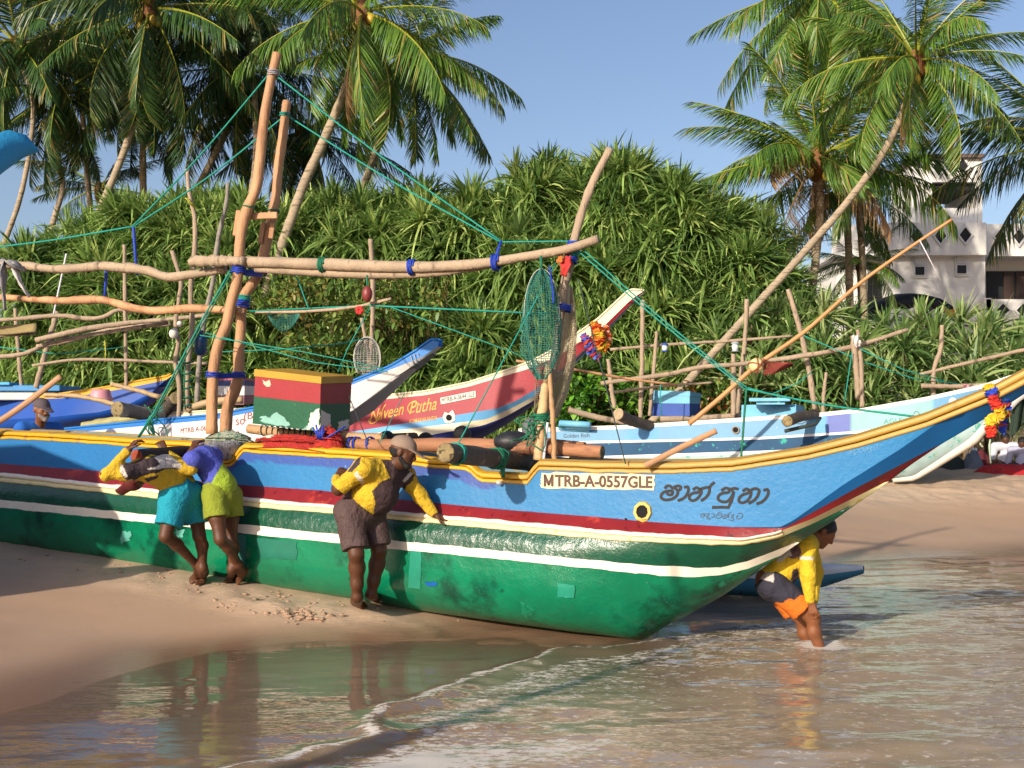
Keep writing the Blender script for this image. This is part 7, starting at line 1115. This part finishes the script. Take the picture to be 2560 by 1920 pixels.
# ---- people behind
def bust(label, hd, Y, fw, shirt, hem=.75, capm=None, sk=skin, lean=(0, 0), armpx=None, name='shirt', base=None, sit=False):
    """upper body of somebody half hidden by a boat or sitting on the sand, with legs where they are"""
    H = P(*hd, Y); fw = U(fw); up_ = np.array([0, 0, 1.]); sd = np.cross(up_, fw); sd = U(sd); g = float(gz(H[0], H[1])) if base is None else base
    ch = H+np.array([lean[0], lean[1], -.38]); pel = np.array([ch[0]+lean[0], ch[1]+lean[1], max(g+.1 if sit else ch[2]-.42, g+.1)]); so_ = .24 if sit else .17; s1, s2 = ch+sd*.19+[0, 0, so_], ch-sd*.19+[0, 0, so_]
    e1, e2 = s1+[0, 0, -.25]+sd*.07+fw*.05, s2+[0, 0, -.25]-sd*.07+fw*.05; w1, w2 = e1+fw*.2+[0, 0, -.06]-sd*.05, e2+fw*.2+[0, 0, -.06]+sd*.05
    if sit: k1, k2 = pel+fw*.4+sd*.2+[0, 0, .12], pel+fw*.4-sd*.2+[0, 0, .12]; a1, a2 = pel+fw*.35-sd*.05-[0, 0, .05], pel+fw*.3+sd*.1-[0, 0, .05]
    else: hgt = max(pel[2]-g, .3); k1, k2 = pel+sd*.1+fw*.22+[0, 0, -hgt*.5], pel-sd*.1+fw*.2+[0, 0, -hgt*.5]; a1, a2 = np.array([pel[0]+sd[0]*.1, pel[1]+sd[1]*.1, g+.07]), np.array([pel[0]-sd[0]*.1, pel[1]-sd[1]*.1, g+.07])
    root = thing('person', label, 'person', (pel[0], pel[1], g)); b = Body(*bb([H, pel, s1, s2, w1, w2, k1, k2, a1, a2], .22), .011); b.cap(ch, pel, .13, .13, .06); b.cap(s1, s2, .07, None, .05); b.cap(ch+[0, 0, .15], H-[0, 0, .06], .055, None, .03)
    for k_, a_, p_ in ((k1, a1, pel+sd*.09), (k2, a2, pel-sd*.09)): b.limb([p_, k_, a_], [.085, .058, .036]); b.cap(a_-fw*.03-[0, 0, .03], a_+fw*.14-[0, 0, .04], .03, .022)
    b.limb([s1, e1, w1], [.05, .042, .03]); b.limb([s2, e2, w2], [.05, .042, .03]); hand(b, w1, fw+[0, 0, -.2], (0, 0, -1), 1); hand(b, w2, fw+[0, 0, -.2], (0, 0, -1), -1); hq, HR = head(b, H, fw, up_-fw*.1); shell('body', b, sk, root)
    b = Body(*bb([s1, s2, pel, e1, e2], .2), .011); b.cap(ch, pel, .145, .145, .06); b.cap(s1, s2, .085, None, .06); b.cap(ch+[0, 0, .13], ch+[0, 0, .19], .08, .06, .03); b.limb([s1, e1*.8+s1*.2], [.068, .06], .03); b.limb([s2, e2*.8+s2*.2], [.068, .06], .03); b.cut(pel-[0, 0, .02], (0, 0, -1)); b.folds(.009, 8, (1, 1, 1), 3); shell(name, b, shirt, root)
    b = Body(*bb([pel, k1, k2], .2), .012); b.cap(pel+[0, 0, .05], pel, .14, None, .05); b.cap(pel+sd*.09, k1, .11, .085); b.cap(pel-sd*.09, k2, .11, .085); b.cut(pel+[0, 0, .03], (0, 0, 1)); shell('shorts', b, mat('dark_shorts', C('#2f2f36'), .85), root)
    b = Body(*bb([H], .22), .008)
    if capm: b.ell(hq(0, -.01, .04), (.086, .104, .085), HR, .02); b.cut(hq(0, 0, .03), -HR[:, 2]); b.cap(hq(0, .07, .04), hq(0, .15, .02), .065, .055, .015, flat=(HR[:, 2], .18)); shell('cap', b, capm, root)
    else: b.ell(hq(0, -.02, .03), (.083, .097, .088), HR, .02); b.cut(hq(0, .02, .01), U(HR[:, 1]*.8-HR[:, 2]*.6)); b.folds(.005, 40, (1, 1, 1), 3); shell('hair', b, hairm, root)
    return root
bluec = mat('blue_shirt_cloth', C('#1f62b8'), .85, .14, 5, bump=.35, bs=60); wtc = mat('white_shirt_cloth', C('#c4c4cc'), .85, .08, 5, bump=.3)
eo = bust('grey-bearded man in cap and blue shirt behind the aft gunwale', (104, 1024), 12.7, (.75, -.6, -.25), bluec, capm=mat('grey_brown_cap', C('#574c50'), .85), sk=skin2, lean=(-.06, .08))
hqe = P(104, 1024, 12.7); b = Body(hqe-.2, hqe+.2, .008); fwe = U((.75, -.6, -.25)); sde = U(np.cross([0, 0, 1.], fwe)); upe = np.cross(fwe, sde)*1
b.cap(hqe+fwe*.05+sde*.05-[0, 0, .05], hqe+fwe*.072-[0, 0, .088], .02, .022, .02); b.cap(hqe+fwe*.05-sde*.05-[0, 0, .05], hqe+fwe*.072-[0, 0, .088], .02, .022, .02); shell('beard', b, mat('grey_beard', C('#8d8680'), .9, .2, 30, bump=.5), eo)
bust('dark-haired head just showing above the log left of the tan cap', (966, 1108), 11.6, (-.3, 1, -.3), bluec); bust('top of a dark head barely showing above the log', (1065, 1112), 11.7, (.2, 1, -.3), bluec); bust('dark-haired man head and nape showing in front of the red boat hull', (1157, 1096), 11.5, (.5, .8, -.3), mat('navy_shirt_cloth', C('#20284a'), .85))
bust('man in a white shirt sitting on the sand by the red nets', (2513, 1098), 22.9, (-.1, -.9, -.5), wtc, sit=True); bust('man in a pale shirt bending over the red nets at the right edge', (2556, 1108), 22.6, (-.5, -.7, -.6), mat('pale_blue_cloth', C('#a9abc0'), .85, .1), sit=True)
# nets and cloths on the sand by the seated men
def heap(x0, x1, y0, y1, Y, m, name, label, cat, seed, dep=.9):
    rg = np.random.default_rng(seed); a, b_ = P(x0, y1, Y), P(x1, y0, Y); u = np.linspace(-1, 1, 26); U_, V_ = np.meshgrid(u, u, indexing='ij'); q = np.stack([U_, V_], -1); r = np.clip(1-(U_**2)**.9-(V_**2), 0, 1)**.6
    X, Yy = (a[0]+b_[0])/2+U_*(b_[0]-a[0])/2, Y+V_*dep/2; Z = gz(X, Yy)-.03+(b_[2]-a[2])*r*(1+.3*vnoise(q, 3, seed)+.15*vnoise(q, 8, seed+1))*1.0; return mk(name, grid(np.stack([X, Yy, Z], -1)), m, label=label, cat=cat)
heap(2436, 2640, 1156, 1180, 22.0, mat('bright_red_net', C('#b01c22'), .85, .25, 6, wear=.62, wc=C('#d86a60'), ws=14, bump=.9, bs=25), 'net_heap', 'bright red nets spread on the sand before the seated men', 'net', 1, 1.0)
heap(2408, 2458, 1126, 1180, 22.7, mat('slate_tarp', C('#5d6674'), .7, .2, 4, bump=.7, bs=9), 'tarpaulin', 'crumpled slate grey tarpaulin left of the red nets', 'tarpaulin', 2, .5); heap(2425, 2475, 1120, 1168, 23.4, mat('maroon_cloth', C('#5a1a22'), .85, .2), 'cloth_heap', 'dark maroon cloth heap behind the slate tarpaulin', 'cloth', 3, .5)
heap(2310, 2420, 1138, 1186, 22.9, mat('black_green_net', C('#1c2a26'), .8, .3, 6, bump=.8, bs=20), 'net_heap', 'dark green net heap under the pale blue boat stem', 'net', 4, .7)
